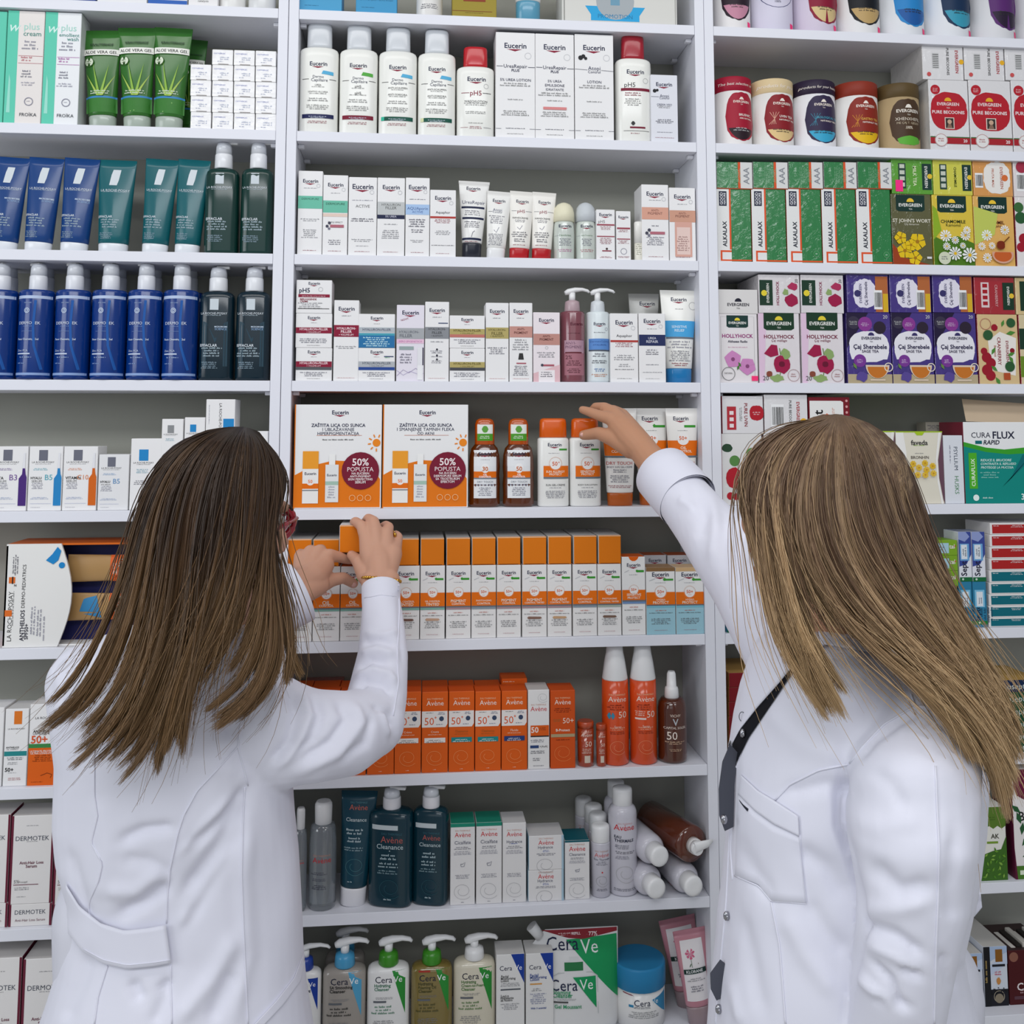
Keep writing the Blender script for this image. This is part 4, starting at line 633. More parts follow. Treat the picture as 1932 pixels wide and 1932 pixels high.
# bottom shelf of the middle bay
def cvb(c, t, tc, more=1, tc2='#1b1f3a'): return lambda w, h: CE(.52, .64, .68, w/h, c, tc2)+[T(x, .18+ww/2, .585-.034*i, ww, tc, 1) for i, (x, ww) in enumerate(t)]+[G(.42, .47, .5, 2, GY, .012), R(.16, .425, .46, .443, '#666a70'), G(.4, .38, .56, 3, tc, .03), G(.4, .25, .5, 5, GY, .018)]
CW = '#ecebe9'
row('M', 8, [
 (545, 606, 1773, ('P', CW, '#1d3f9c', cvb('#1d3f9c', [('Moisturising', .5), ('Lotion', .3)], NV), .745, 'rect'), 'white pump bottle with royal blue collar', 'pump bottle', {'kb': .55}),
 (607, 690, 1766, ('P', '#a19a92', '#4aa0cc', cvb('#55a5cc', [('SA Smoothing', .52), ('Cleanser', .36)], '#222'), .73, 'rect'), 'grey pump bottle with light blue collar', 'pump bottle', {'kb': .55, 'mat': dict(rough=.2, coat=.6)}),
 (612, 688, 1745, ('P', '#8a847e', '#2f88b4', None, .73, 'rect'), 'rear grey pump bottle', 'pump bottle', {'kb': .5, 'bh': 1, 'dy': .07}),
 (691, 772, 1763, ('P', CW, '#3a8c1e', cvb('#2f8f3a', [('Hydrating', .38), ('Cleanser', .35)], '#2f7a5a'), .73, 'rect'), 'white pump bottle with green collar', 'pump bottle', {'kb': .55}),
 (774, 853, 1761, ('P', '#8f7c3a', '#3a8c1e', lambda w, h: cvb('#2f8f3a', [('Hydrating', .35), ('Foaming Oil', .42), ('Cleanser', .33)], '#4a4a2a')(w, h)+[R(.18, .695, .46, .71, '#a83226')], .73, 'rect'), 'golden oil pump bottle with green collar', 'pump bottle', {'kb': .55, 'mat': dict(rough=.12, coat=1, trans=.25)}),
 (854, 934, 1758, ('P', '#d9d2bd', '#eeeeee', cvb('#2f8f3a', [('Hydrating', .35), ('Cream-to-Foam', .54), ('Cleanser', .33)], '#4a7a3a'), .755, 'rect'), 'cream pump bottle with white collar', 'pump bottle', {'kb': .55, 'mat': dict(rough=.2, coat=.6)}),
 (936, 990, 1800, ('K', '#ecebe9', lambda w, h: [PG([(.52, 1), (.99, 1), (.99, .66)], '#1d3f9c'), T('Cera', .34, .84, .44, NV), T('Ve', .78, .845, .26, '#fff'), T('Facial', .3, .745, .26, '#444', 1), T('Moisturising', .42, .72, .52, '#444', 1), T('Lotion', .3, .695, .28, '#444', 1), G(.5, .66, .7, 3, GY, .016), R(.15, .585, .86, .60, '#555a62'), T('Loción', .3, .52, .28, '#444', 1), T('Hidratante', .38, .495, .46, '#444', 1), T('de Rostro', .36, .47, .42, '#444', 1), G(.5, .42, .7, 4, GY, .02)], '#dddbd8', None), 'white lotion carton with black lettering', 'carton', {'d': .05}),
 (992, 1045, 1798, ('K', '#ecebe9', lambda w, h: [PG([(.52, 1), (.99, 1), (.99, .66)], '#1d3f9c'), T('Cera', .34, .84, .44, NV), T('Ve', .78, .845, .26, '#fff'), T('Facial', .3, .745, .3, '#2a4a94', 1), T('Moisturising', .45, .72, .6, '#2a4a94', 1), T('Lotion', .32, .695, .32, '#2a4a94', 1), R(.15, .635, .58, .65, '#e0a050'), G(.4, .58, .4, 2, GY, .02), G(.45, .52, .6, 6, '#7a82a8', .022), T('With 3 essential', .45, .36, .56, '#2a4a94', 1)], '#dddbd8', None), 'white lotion carton with blue lettering', 'carton', {'d': .05}),
 (1161, 1262, 1818, ('O', [('jar_body', '#ecebe9', GL3, [(0, .88, .88), (.02, .96, .96), (.64, .96, .96)]), ('lid', '#2f86b8', dict(rough=.35), [(.62, .98, .98), (.63, 1, 1), (.96, 1, 1), (.985, .98, .98), (1, .94, .94)])], lambda w, h: [PG([(.64, .50), (.93, .56), (.93, .2)], '#3a8cb8'), T('Cera', .46, .46, .3, NV), T('Ve', .70, .47, .13, '#e8f2f8'), G(.46, .39, .4, 2, NV, .02), PG([(.13, .60), (.30, .585), (.31, .57), (.13, .585)], '#8c2a40'), R(.22, .38, .30, .42, '#3a8cb8'), G(.5, .3, .6, 4, GY, .03)]), 'big round white jar with blue lid', 'jar', {'name': 'cream_jar'}),
 (1268, 1338, 1727, ('T', '#c98a96', '#b9a2a6', lambda w, h: [R(.15, .27, .85, .90, '#eee9ea')]+flower(.45, .75, .16, w/h, '#d46a8a', '#b0406a', 7, .3)+[leaf(.45, .66, .12, 230, '#4a6a4a', w/h), R(.15, .55, .85, .60, '#1c3a34'), T('KLORANE', .48, .575, .46, '#e8e8e8', 1), G(.5, .5, .5, 2, GY, .02), G(.5, .42, .5, 3, '#667', .024)], .2, .78), 'rear pink conditioner tube with peony', 'tube', {'kb': .7, 'bh': 1, 'dy': .055, 'lean': -9, 'ct': .3}),
 (1290, 1352, 1748, ('T', '#c98a96', '#b9a2a6', lambda w, h: [R(.16, .27, .84, .90, '#eee9ea')]+flower(.42, .755, .16, w/h, '#d46a8a', '#b0406a', 7, .3)+flower(.42, .755, .09, w/h, '#e49ab0', '#b0406a', 6, 0)+[leaf(.42, .66, .12, 230, '#4a6a4a', w/h), leaf(.62, .64, .06, 80, '#8a6a5a', w/h), L([(.42, .70), (.43, .62)], .012, '#4a6a4a'), R(.16, .555, .84, .605, '#1c3a34'), T('KLORANE', .48, .58, .5, '#e8e8e8', 1), G(.5, .5, .56, 2, GY, .02), G(.5, .42, .56, 3, '#667', .024)], .2, .78), 'front pink conditioner tube with peony', 'tube', {'kb': .7, 'lean': -7, 'ct': .3}),
], .015)
def pouch():
    A = [(.0, 0, .055), (.02, 0, .07), (.35, 0, .06), (.7, 0, .035), (.93, 0, .008), (1, 0, .003)]
    p0, p1 = px(1010, 1990, .05), px(1166, 1990, .05); z0 = ZS[8]+.0005; top = px(1100, 1735, .08).z; H = top-z0; w = .165; cx_ = px(1084, 1900, .05).x
    mb = MB(); m = M('#e6e6e6', .25, coat=.6, bump=.25); nx, nz = 18, 20; V = []; Fc = []
    outl = lambda t: (-w/2+(.028*max(0, (t-.82)/.18)**1.3 if t > .82 else 0), w/2)
    for s in (-1, 1):
        for j in range(nz+1):
            t = j/nz; dp = np.interp(t, [a[0] for a in A], [a[2] for a in A])/2; l, r = outl(t)
            for i in range(nx+1):
                u = i/nx; V.append((l+(r-l)*u, s*dp*math.sin(math.pi*u)**.5*1.0 if 0 < i < nx else 0, t*H))
    o2 = (nx+1)*(nz+1)
    for j in range(nz):
        for i in range(nx):
            a = j*(nx+1)+i; Fc.append([a, a+1, a+nx+2, a+nx+1]); Fc.append([o2+a+nx+1, o2+a+nx+2, o2+a+1, o2+a])
    Fc.append([i for i in range(nx, -1, -1)]+[o2+i for i in range(nx+1)])
    mb.add(V, Fc, m, True)
    def surf(x, z):
        t = min(max(z/H, 0), 1); dp = np.interp(t, [a[0] for a in A], [a[2] for a in A])/2; l, r = outl(t); u = min(max((x-l)/(r-l), .001), .999)
        return -dp*math.sin(math.pi*u)**.5-.0002
    a = w/H
    pr = [PG([(.40, .90), (.985, .93), (.985, .3)], '#1f9a5c'), PG([(.12, .995), (.99, .995), (.99, .955), (.6, .90), (.42, .915), (.2, .975)], '#8c2a34'), G(.42, .955, .22, 2, '#f0dede', .016, 0), T('-77%', .70, .945, .12, '#f0dede', 1), T('REFILL', .52, .955, .1, '#f0dede', 1),
          T('Cera', .36, .87, .36, NV), T('Ve', .66, .835, .2, '#eef4f0'), G(.36, .81, .3, 1, NV, .01), R(.37, .62, .58, .70, '#2f7a4a'), R(.43, .70, .53, .745, '#d9dcdc'),
          O(.48, .5, .0, .0, '#ccc'), L([(.22, .2), (.22, .56), (.3, .60), (.68, .60), (.74, .56), (.74, .2)], .008, '#c4c8c8'), PG([(.46, .56), (.72, .56), (.72, .26)], '#1f9a5c'), T('Cera', .36, .49, .3, NV), T('Ve', .61, .49, .15, '#eef4f0'), T('Foaming', .33, .425, .2, '#3a9a6a', 1), T('Cleanser', .34, .395, .22, '#3a9a6a', 1), G(.38, .36, .3, 2, GY, .01), R(.24, .325, .4, .34, '#555'), T('Gel Moussant', .4, .29, .3, '#3a9a6a', 1), PG([(.02, .74), (.14, .755), (.15, .73), (.02, .715)], '#8c2a34')]
    prints(mb, pr, w, H, surf, curved=True)
    r = mb.build('refill_pouch'); tag(r, 'white and green refill pouch standing between a carton and the round jar', 'refill pouch')
    r.location = (cx_, .05, z0)
    mb = MB(); mb.tube([(-w/2+.018, 0, H-.012), (-w/2+.002, 0, H+.008)], [.009, .011], M('#e4e4e4', .35), 12); mb.build('spout_cap', r)
pouch()
# ---------------------------------------------------------------- left bay
row('L', 0, [
 (-60, 122, OFF, ('K', '#e6dfdb', lambda w, h: [R(.4, 0, .6, .06, '#d9885a')]), 'white carton with orange foot', 'carton'), (125, 180, OFF, ('K', '#26408c', None), 'royal blue carton with plain front', 'carton'), (183, 277, OFF, ('K', '#e9e9ea', None), 'plain white carton', 'carton'),
 (279, 353, OFF, ('K', '#e8e8ea', lambda w, h: [R(0, 0, 1, .13, '#2f62b4')]), 'white carton with blue foot', 'carton'), (355, 411, OFF, ('K', '#eceaea', lambda w, h: [T('catalysis', .5, .14, .36, '#555'), G(.5, .3, .6, 2, GY, .03)]), 'white carton with tiny grey word', 'carton'),
 (414, 464, OFF, ('O', [('jar_body', '#ecebe8', GL3, [(0, .92, .92), (.04, 1, 1), (1, 1, 1)])], None), 'round white jar', 'jar', {'name': 'cream_jar'}), (468, 520, OFF, ('O', [('jar_body', '#dfe0e0', GL3, [(0, .9, .9), (.06, 1, 1), (1, 1, 1)])], None), 'round white jar by the side panel', 'jar', {'name': 'cream_jar'})])
def froi(l1, l2, c, strip):
    def f(w, h):
        r = [R(0, 0, strip, 1, '#63cdb2'), T('w', strip*.72, .86, .3, '#d5f2ea', it=.3), T('plus', .66, .865, .42, '#a9dccf'), PG([(.06, .1), (.16, .1), (.14, .38), (.1, .44)], '#9fe0cf'), T(l1, .68, .80, .48 if len(l1) < 7 else .56, '#3a8a80')]
        if l2: r.append(T(l2, .78, .765, .32, '#3a8a80'))
        return r+[G(.64, .72, .5, 3, '#889', .03), R(strip+.03, .60, .99, .603, c), R(strip+.03, .535, .99, .538, c), G(.56, .58, .34, 2, c, .024), G(.58, .46, .36, 3, '#778', .024), G(.62, .36, .5, 2, '#99a', .02), O(.66, .20, .11, .02, '#889'), G(.66, .2, .12, 1, '#889', .01), T('FROÏKA', .66, .085, .46, '#3a4048')]
    return f
def aloe(w, h):
    a = w/h; r = [PG([(.10, .16), (.90, .16), (.90, .30), (.10, .30)], '#3c7a34'), R(.10, .30, .90, .318, '#3f86c0')]+[C(.15+.7*((i*37) % 23)/23, .17+.12*((i*53) % 17)/17, .018, '#8fc070') for i in range(26)]
    r += [PG([(.42+.02*i, .32), (x, y), (.5+.02*i, .32)], c) for i, (x, y, c) in enumerate([(.12, .55, '#a9c45a'), (.3, .66, '#8fb84a'), (.5, .70, '#bcd070'), (.72, .64, '#96bc50'), (.88, .54, '#a9c45a')])]
    return r+[T('KRAUTERHOF', .52, .845, .6, '#1d3a22', 1), R(.05, .735, .95, .795, '#eeeee6'), T('ALOE VERA GEL', .5, .765, .84, '#1c1c1c', 1), C(.2, .665, .12, '#dde6d0'), O(.2, .665, .12, .014, '#4a6a3a'), G(.2, .665, .16, 2, '#4a6a3a', .02), G(.5, .36, .56, 2, '#dfe8d8', .022)]
AL = ('T', '#2f6c24', '#c5d2c5', aloe, .13, .72)
its = [(-62, 4, 20, ('K', '#63cdb2', None), 'mint green carton cut by the photo edge', 'carton', {'d': .05}),
 (5.5, 76, 20, ('K', '#eae4e0', froi('cream', '', '#c26a74', .3), '#c9d8d2'), 'white and mint carton of cream', 'carton', {'d': .05}), (77, 146, 23, ('K', '#eef0f2', froi('emollient', 'wash', '#b05aa8', .34), '#b9ccc6', '#d2d6d4'), 'white and mint carton of emollient wash', 'carton', {'d': .05}),
 (156, 230, 56, AL, 'green gel tube', 'tube', {'lean': -2.5, 'clear': 1, 'kb': .8, 'g': 'green gel tubes', 'ct': .3}), (221, 295, 51, AL, 'green gel tube', 'tube', {'lean': -2, 'clear': 1, 'kb': .8, 'g': 'green gel tubes', 'ct': .3}), (280, 354, 51, AL, 'green gel tube', 'tube', {'lean': 1, 'clear': 1, 'kb': .8, 'g': 'green gel tubes', 'ct': .3}),
 (335, 378, 77, AL, 'fourth green gel tube', 'tube', {'lean': 3, 'clear': 1, 'bh': 1, 'dy': .075, 'ct': .3})]
tn = lambda w, h: [T('OXYNERGIC', .36, .74, .56, '#5a6ab8'), G(.6, .45, .5, 2, '#a9b2cc', .12), G(.4, .2, .3, 1, '#8a94b8', .1), R(.3, .02, .8, .06, '#8a8480')]
for ci, (a_, b_, n_) in enumerate(((358.5, 398, 4), (399.5, 439.5, 5), (440.5, 480.5, 5), (481.5, 521, 5))):
    for k in range(n_):
        its.append((a_, b_, [211, 181, 151, 121, 92][k]+ci*1.2, ('K', '#ecebeb', tn, None, None, 1), ['bottom', 'second up', 'third up', 'fourth up', 'fifth up'][k]+' small film-wrapped carton', 'carton', {'st': int(k > 0), 'd': .10, 'g': 'small film-wrapped white cartons in a stacked block'}))
row('L', 1, its)
def eff(w, h): return [PG([(.34, .72), (.56, .72), (.62, .89), (.40, .89)], '#d4dbe0'), T('LA ROCHE-POSAY', .5, .665, .74, '#d5dde4'), G(.5, .645, .66, 1, '#b5c5d0', .012), T('EFFACLAR', .3, .38, .4, '#d5dde4', 1), G(.44, .34, .6, 4, '#a9bcc6', .026), G(.36, .2, .4, 4, '#8fa5b4', .018)]
def eff2(w, h): return eff(w, h)+[T('MICROBIOME', .66, .555, .4, '#c5d5e8', 1), T('SCIENCE', .7, .53, .32, '#8fb0d8')]
def effp(M_=1): return lambda w, h: ([L([(.2, .12), (.2, .50), (.5, .34), (.8, .50), (.8, .12)], .12, '#2a4452')] if M_ else [])+[PG([(.33, .605), (.58, .605), (.58, .70), (.33, .70)], '#cdd6dc'), T('LA ROCHE-POSAY', .45, .575, .76, '#d5dde4'), G(.45, .555, .7, 1, '#b5c5d0', .01)]+([T('MICROBIOME', .66, .46, .36, '#c5d5e8', 1), T('SCIENCE', .66, .44, .34, '#8fb0d8')] if M_ else [])+[T('EFFACLAR', .32, .30, .5, '#d5dde4', 1), G(.42, .27, .7, 4, '#a9bcc6', .022), G(.36, .15, .6, 4, '#8fa5b4', .016)]
BL, TE = ('T', '#103f7e', '#e6e9ee', eff2, .10, .78), ('T', '#0c5e66', '#e6e9ee', eff, .10, .78)
row('L', 2, [(-28, 40, 296, BL, 'glossy blue tube', 'tube', {'lean': 3, 'g': 'glossy blue tubes on white caps'}), (37, 105, 297, BL, 'glossy blue tube', 'tube', {'lean': 3, 'g': 'glossy blue tubes on white caps'}), (104, 173, 298, BL, 'glossy blue tube', 'tube', {'lean': 3, 'g': 'glossy blue tubes on white caps'}),
 (175, 249, 301, TE, 'glossy teal tube', 'tube', {'lean': 1, 'g': 'glossy teal tubes on white caps'}), (259, 324, 300, TE, 'glossy teal tube', 'tube', {'lean': 3, 'g': 'glossy teal tubes on white caps'}), (321, 384, 301, TE, 'glossy teal tube', 'tube', {'lean': 3, 'g': 'glossy teal tubes on white caps'}),
 (386, 450, 268, ('P', '#08332d', '#e8eaee', effp(0), .74, 'cap'), 'dark green pump bottle', 'pump bottle', {'mat': PT, 'kb': .7, 'cr': .26, 'nl': .026}), (453.5, 515, 268, ('P', '#08332d', '#e8eaee', effp(0), .74, 'cap'), 'dark green pump bottle by the side panel', 'pump bottle', {'mat': PT, 'kb': .7, 'cr': .26, 'nl': .026})])
def dmt(w, h): return [R(.02, .675, .98, .70, '#b9c9e6'), R(.02, .035, .98, .055, '#8fa9d8'), T('SKIN CARE', .4, .64, .22, '#a9bfe0'), O(.38, .575, .07, .02, '#c5d3ea'), O(.38, .575, .035, .02, '#c5d3ea'), T('DERMOTEK', .45, .47, .62, '#dbe4f4'), G(.42, .44, .3, 1, '#8fa9d8', .012), R(.24, .40, .6, .402, '#7f9ccf'), T('Face Cleansing Gel', .43, .335, .6, '#cdd9ee', 1), T('Zinc PCA', .3, .24, .32, '#cdd9ee'), R(.14, .208, .52, .218, '#cdd9ee'), G(.4, .18, .5, 1, '#a9bfe0', .016), G(.28, .13, .28, 1, '#8fa9d8', .014), L([(.62, .66), (.58, .45), (.62, .28), (.82, .08)], .07, '#1f5aa8')]
DM = ('P', '#05337e', '#e6e8ee', dmt, .74, 'cyl')
DK = dict(rough=.2, coat=.35)
DB = {'mat': DK, 'cr': .25, 'g': 'blue gel pump bottles', 'nl': .02, 'nr': 2.6}
its = []
for i, (a_, b_) in enumerate(((-36, 32), (34, 101), (103, 170), (172, 238), (239.5, 305), (306.5, 373))):
    its.append((a_, b_, 496, DM, 'blue gel pump bottle', 'pump bottle', DB))
    if i < 6: its.append((a_+16, b_+12, 500, DM, 'second blue gel pump bottle', 'pump bottle', {**DB, 'bh': 1, 'dy': .085, 'g': 'blue gel pump bottles in the second rank'}))
its += [(375, 441, 502, ('P', '#08222e', '#e8eaee', effp(), .76, 'cap'), 'black-green pump bottle with pale letter', 'pump bottle', {'mat': PT, 'kb': .7, 'cr': .26, 'nl': .02}), (444, 509, 502, ('P', '#08222e', '#e8eaee', effp(), .76, 'cap'), 'black-green pump bottle by the side panel', 'pump bottle', {'mat': PT, 'kb': .7, 'cr': .26, 'nl': .02})]
row('L', 3, its)
def ser(t1, t2, c, bc, ey=0): return lambda w, h: LR(.42, .755, .66, w/h, '#555', '#6d6f7c', .26, .07)+[G(.36, .65, .5, 2, c, .02), T(t1, .07+.032*len(t1), .51, .064*len(t1), '#333', 1), T(t2, .60-.02*(len(t2) > 2), .52, .11*len(t2), c), T('SERUM' if not ey else 'EYE SERUM', .25, .46, .3, '#777'), G(.28, .42, .4, 4, '#889', .026), G(.36, .2, .6, 2, '#9ac', .02), R(.08, .11, .7, .113, '#7f8fc0'), G(.25, .05, .3, 1, '#889', .014)]+([PG([(.76, .08), (.985, .08), (.985, .52), (.95, .57), (.93, .66), (.86, .66), (.85, .57), (.76, .50)], bc), PG([(.85, .66), (.93, .66), (.93, .9), (.88, .9)], '#e8e8ec')] if bc else [])
def lrb(w, h): return LR(.42, .66, .66, w/h, '#333', '#2488c8', .3, .08)+[G(.4, .56, .5, 3, '#7ab', .022), G(.4, .4, .6, 3, '#556', .022)]
def lrg(w, h): return LR(.42, .66, .66, w/h, '#333', '#8e9092', .3, .08)+[G(.4, .56, .5, 3, '#7ab', .022)]
lo_ = lambda w, h: [G(.4, .5, .6, 4, '#778', .03)]
row('L', 4, [(-18, 49, 842, ('K', WT, ser('VITA', 'B3', '#7a5a9c', '#4a2a78')), 'serum carton picturing purple vial', 'carton'), (50.5, 115, 842, ('K', WT, ser('HYALU', 'B5', '#5ab0c0', '#2a86c4')), 'serum carton picturing blue vial', 'carton'), (116, 181, 842, ('K', WT, ser('VITAMIN', 'C10', '#e08a5a', '#d4661a')), 'serum carton picturing orange vial', 'carton'),
 (183, 241, 857, ('K', '#e9e9ea', ser('HYALU', 'B5', '#6a9ac8', None, 1), '#d9d9da'), 'shorter white eye serum carton', 'carton'), (243, 302, 827, ('K', WT, lrb), 'white carton with blue square behind hair', 'carton'),
 (303, 344, 876, ('K', WT, lo_), 'lower white carton hidden behind head', 'carton'), (303, 344, 790, ('K', WT, lrg), 'upper white carton with grey square', 'carton', {'st': 1}),
 (346, 385, 876, ('K', WT, lo_), 'lower white carton hidden behind head', 'carton'), (346, 385, 787, ('K', WT, lrb), 'upper white carton with narrow blue square', 'carton', {'st': 1}),
 (386.5, 442, 850, ('K', WT, lo_), 'lower white carton hidden behind head', 'carton'), (386.5, 442, 753, ('K', WT, lambda w, h: [R(.6, .42, .97, .62, '#2488c8'), T('LA ROCHE-POSAY', .5, .62, .6, '#333', 0, -90), G(.1, .7, .4, 1, '#889', .02, -90)]), 'topmost white carton with sideways print', 'carton', {'st': 1}),
 (444, 505, 880, ('K', WT, lo_), 'lower white carton hidden behind head', 'carton'), (444, 505, 813, ('K', WT, lambda w, h: [R(.3, .72, .62, 1, '#2488c8')]), 'upper white carton with cropped blue square', 'carton', {'st': 1})])
def kitbox():
    z = ZS[5]+.0005; x0, x1 = colx(4, z, .008), colx(330, z, .008); W, H, D = x1-x0, px(100, 1026, .008).z-z, .10
    r = bpy.data.objects.new('gift_box', None); sc.collection.objects.link(r); r.location = (x0, .008, z); tag(r, 'white gift box with orange edge and cut-away front showing two sun tubes', 'gift box')
    m, mo, mn = M('#ecebe8', .4), M('#d96a1e', .4), M('#23255a', .5)
    mb = MB(); mb.box(0, W, .006, D, 0, .003, m); mb.box(0, W, .006, D, H-.003, H, mo); mb.box(0, .003, .0, D, 0.003, H-.003, mo); mb.box(W-.003, W, .006, D, .003, H-.003, mo); mb.box(.003, W-.003, D-.004, D, .003, H-.003, mn)
    mb.box(.003, W-.003, .045, .049, .003, H-.003, mn); mb.build('box_body', r)
    f = .355*W; pts = [(0, 0)]+[(f+.02*W*math.sin(t*math.pi/12*1.0)+(.0) if 0 else f*(.80+.2*math.sin(math.pi*(t/12)))+.03*W, H*t/12) for t in range(13)]+[(0, H)]
    mb = MB(); n = len(pts); V = [(x, 0, zz) for x, zz in pts]+[(x, .005, zz) for x, zz in pts]
    mb.add(V, [list(range(n)), list(range(2*n-1, n-1, -1))]+[[i, i+n, (i+1) % n+n, (i+1) % n] for i in range(n)], m)
    pr = [T('LA ROCHE-POSAY', .10, .30, .48, '#2a2a2a', 0, 90), R(.015, .30, .13, .36, '#e2702a'), G(.155, .38, .4, 1, '#777', .02, 90), T('ANTHELIOS', .30, .21, .30, '#2a2a3a', 1, 90), T('DERMO-PEDIATRICS', .30, .59, .42, '#3a3a3a', 0, 90), T('SPF50+', .37, .15, .15, '#2a2a3a', 1, 90), R(.06, .62, .16, .68, '#e2702a'), T('1', .12, .65, .022, '#222', 1), T('N', .165, .60, .035, '#222', 1), G(.13, .80, .22, 3, '#445', .02, 90), G(.46, .26, .40, 2, '#889', .026, 90), G(.56, .24, .38, 2, '#889', .026, 90), G(.66, .18, .24, 1, '#889', .026, 90),
          PG([(.64, .84), (.76, .80), (.84, .84), (.88, .93), (.82, .97), (.74, .90)], '#1f86c8'), C(.90, .79, .05, '#1f86c8')]
    prints(mb, pr, .36*W, H, lambda x, zz: 0, x0=.18*W); mb.build('front_panel', r)
    for k, (zc, cc) in enumerate(((H*.74, '#b08a58'), (H*.36, '#b08a58'))):
        t = vessel('squeeze_tube', .05, .16, [('tube_body', cc, GL3, [(.1, .8, .5), (.3, .9, .5), (.8, .98, .3), (.99, 1, .04), (1, 1, .03)]), ('cap', '#e8e8ea', GL3, [(0, .7, .45), (.1, .78, .5)])], [R(.03, .28, .97, .52, '#e0642a'), R(.05, .2, .95, .28, '#8fc0d8'), T('ANTHELIOS', .2, .40, .2, '#7a2a10', 1, 90), T('50+', .7, .40, .34, '#f0dcd0', 1), G(.5, .47, .5, 2, '#f0dcd0', .03)]+([PG([(.1, .6), (.9, .66), (.8, .8), (.3, .85)], '#3a86b8')] if k else []), 2.0, .8)
        t.rotation_euler = (0, math.radians(-90), 0); t.location = (x0+.33*W+.16, .008+.026, z+zc); tag(t, ['kraft and orange sun tube lying in upper half of the gift box', 'kraft and orange sun tube lying in lower half of the gift box'][k], 'tube')
kitbox()
def an1(w, h): return [R(.38, .80, .72, .97, '#e07a2a'), T('LA ROCHE-POSAY', .5, .74, .72, '#444'), T('ANTHELIOS', .36, .50, .56, '#333', 1), T('OIL CORRECT', .36, .475, .5, '#666'), R(.02, .39, .98, .45, '#2a8a8c'), G(.5, .36, .8, 2, '#345', .022), G(.4, .3, .6, 2, GY, .02), T('50+', .26, .215, .36, '#333', 1), G(.4, .17, .5, 1, GY, .014), G(.5, .10, .8, 2, '#a55', .02)]
def an2(w, h): return [R(0, 0, 1, .46, '#e2641a'), R(0, .46, 1, .51, '#3a8a4a'), T('LA ROCHE', .42, .83, .5, '#444'), T('ANTHELIOS', .42, .665, .6, '#333', 1), T('UVMUNE 400', .42, .635, .6, '#444'), T('50+', .32, .565, .5, '#e05a2a', 1), T('ULTIMATE PROTECTION', .5, .42, .9, '#f0e4dc', 1), T('ULTRA LONG-UVA', .42, .395, .7, '#f0e4dc', 1), G(.45, .36, .7, 4, '#8a3a10', .022), L([(.4, .12), (.6, .15), (.75, .13), (.7, .09)], .02, '#8a3a10'), G(.3, .04, .4, 1, '#8a3a10', .016)]
row('L', 6, [(-42, 2, 1335, ('K', WT, None), 'white carton cut by the photo edge', 'carton'), (4, 49, 1337, ('K', WT, an1, '#dcdad8'), 'white carton with orange and teal bars', 'carton'), (50.5, 113, 1328, ('K', WT, an2, '#e8e4e2'), 'carton with white top and orange base', 'carton'), (116, 170, 1330, ('K', WT, an1), 'white carton mostly behind the coat', 'carton')])
MR = '#6a2438'
def dh(s=1): return lambda w, h: [R(0, 0, .055, 1, MR), R(.945, 0, 1, 1, MR), G(.5, .88, .3, 1, GY, .014), T('DERMOTEK', .5, .74, .78, '#555a66'), G(.5, .70, .3, 1, GY, .012), T('Anti-Hair Loss', .5, .465, .56, '#7a4a58', 1), T('Serum', .5, .425, .26, '#7a4a58', 1), T('5%', .17, .255, .12, '#777'), T('Procapil', .32, .25, .2, '#777'), R(.1, .215, .68, .222, MR), G(.3, .18, .4, 2, GY, .02), G(.3, .08, .3, 1, GY, .014)]
dl = lambda w, h: [R(0, 0, .055, 1, MR), R(.945, 0, 1, 1, MR), T('DERMOTEK', .5, .64, .72, '#555a66'), T('Anti-Hair Loss Serum', .5, .28, .7, '#7a4a58')]
its = []
for a_, b_ in ((-66, 13.5), (15, 97), (98.5, 178)):
    its.append((a_, b_, 1705, ('K', '#e9e6e4', dl, '#d9d5d2', MR), 'lying white and maroon carton under its twin', 'carton', {'d': .13, 'g': 'white and maroon hair serum cartons'}))
    its.append((a_, b_, 1538, ('K', '#e9e6e4', dh(), '#d9d5d2', MR), 'standing white and maroon carton', 'carton', {'st': 1, 'd': .06, 'g': 'white and maroon hair serum cartons'}))
    its.append((a_+5, b_+3, 1527, ('K', '#e9e6e4', dh(), '#d9d5d2', MR), 'second white and maroon carton', 'carton', {'bh': 1, 'dy': .135, 'd': .03, 'g': 'white and maroon hair serum cartons in the second rank'}))
its = [i for i in its if not i[6].get('bh')]
row('L', 7, its)
row('L', 8, [(a_, b_, 1808, ('K', '#e9e6e4', dh(), '#d9d5d2', MR), 'white and maroon carton', 'carton', {'d': .10, 'g': 'white and maroon cartons on the lowest shelf'}) for a_, b_ in ((-57, 33), (35, 124), (126, 213))])
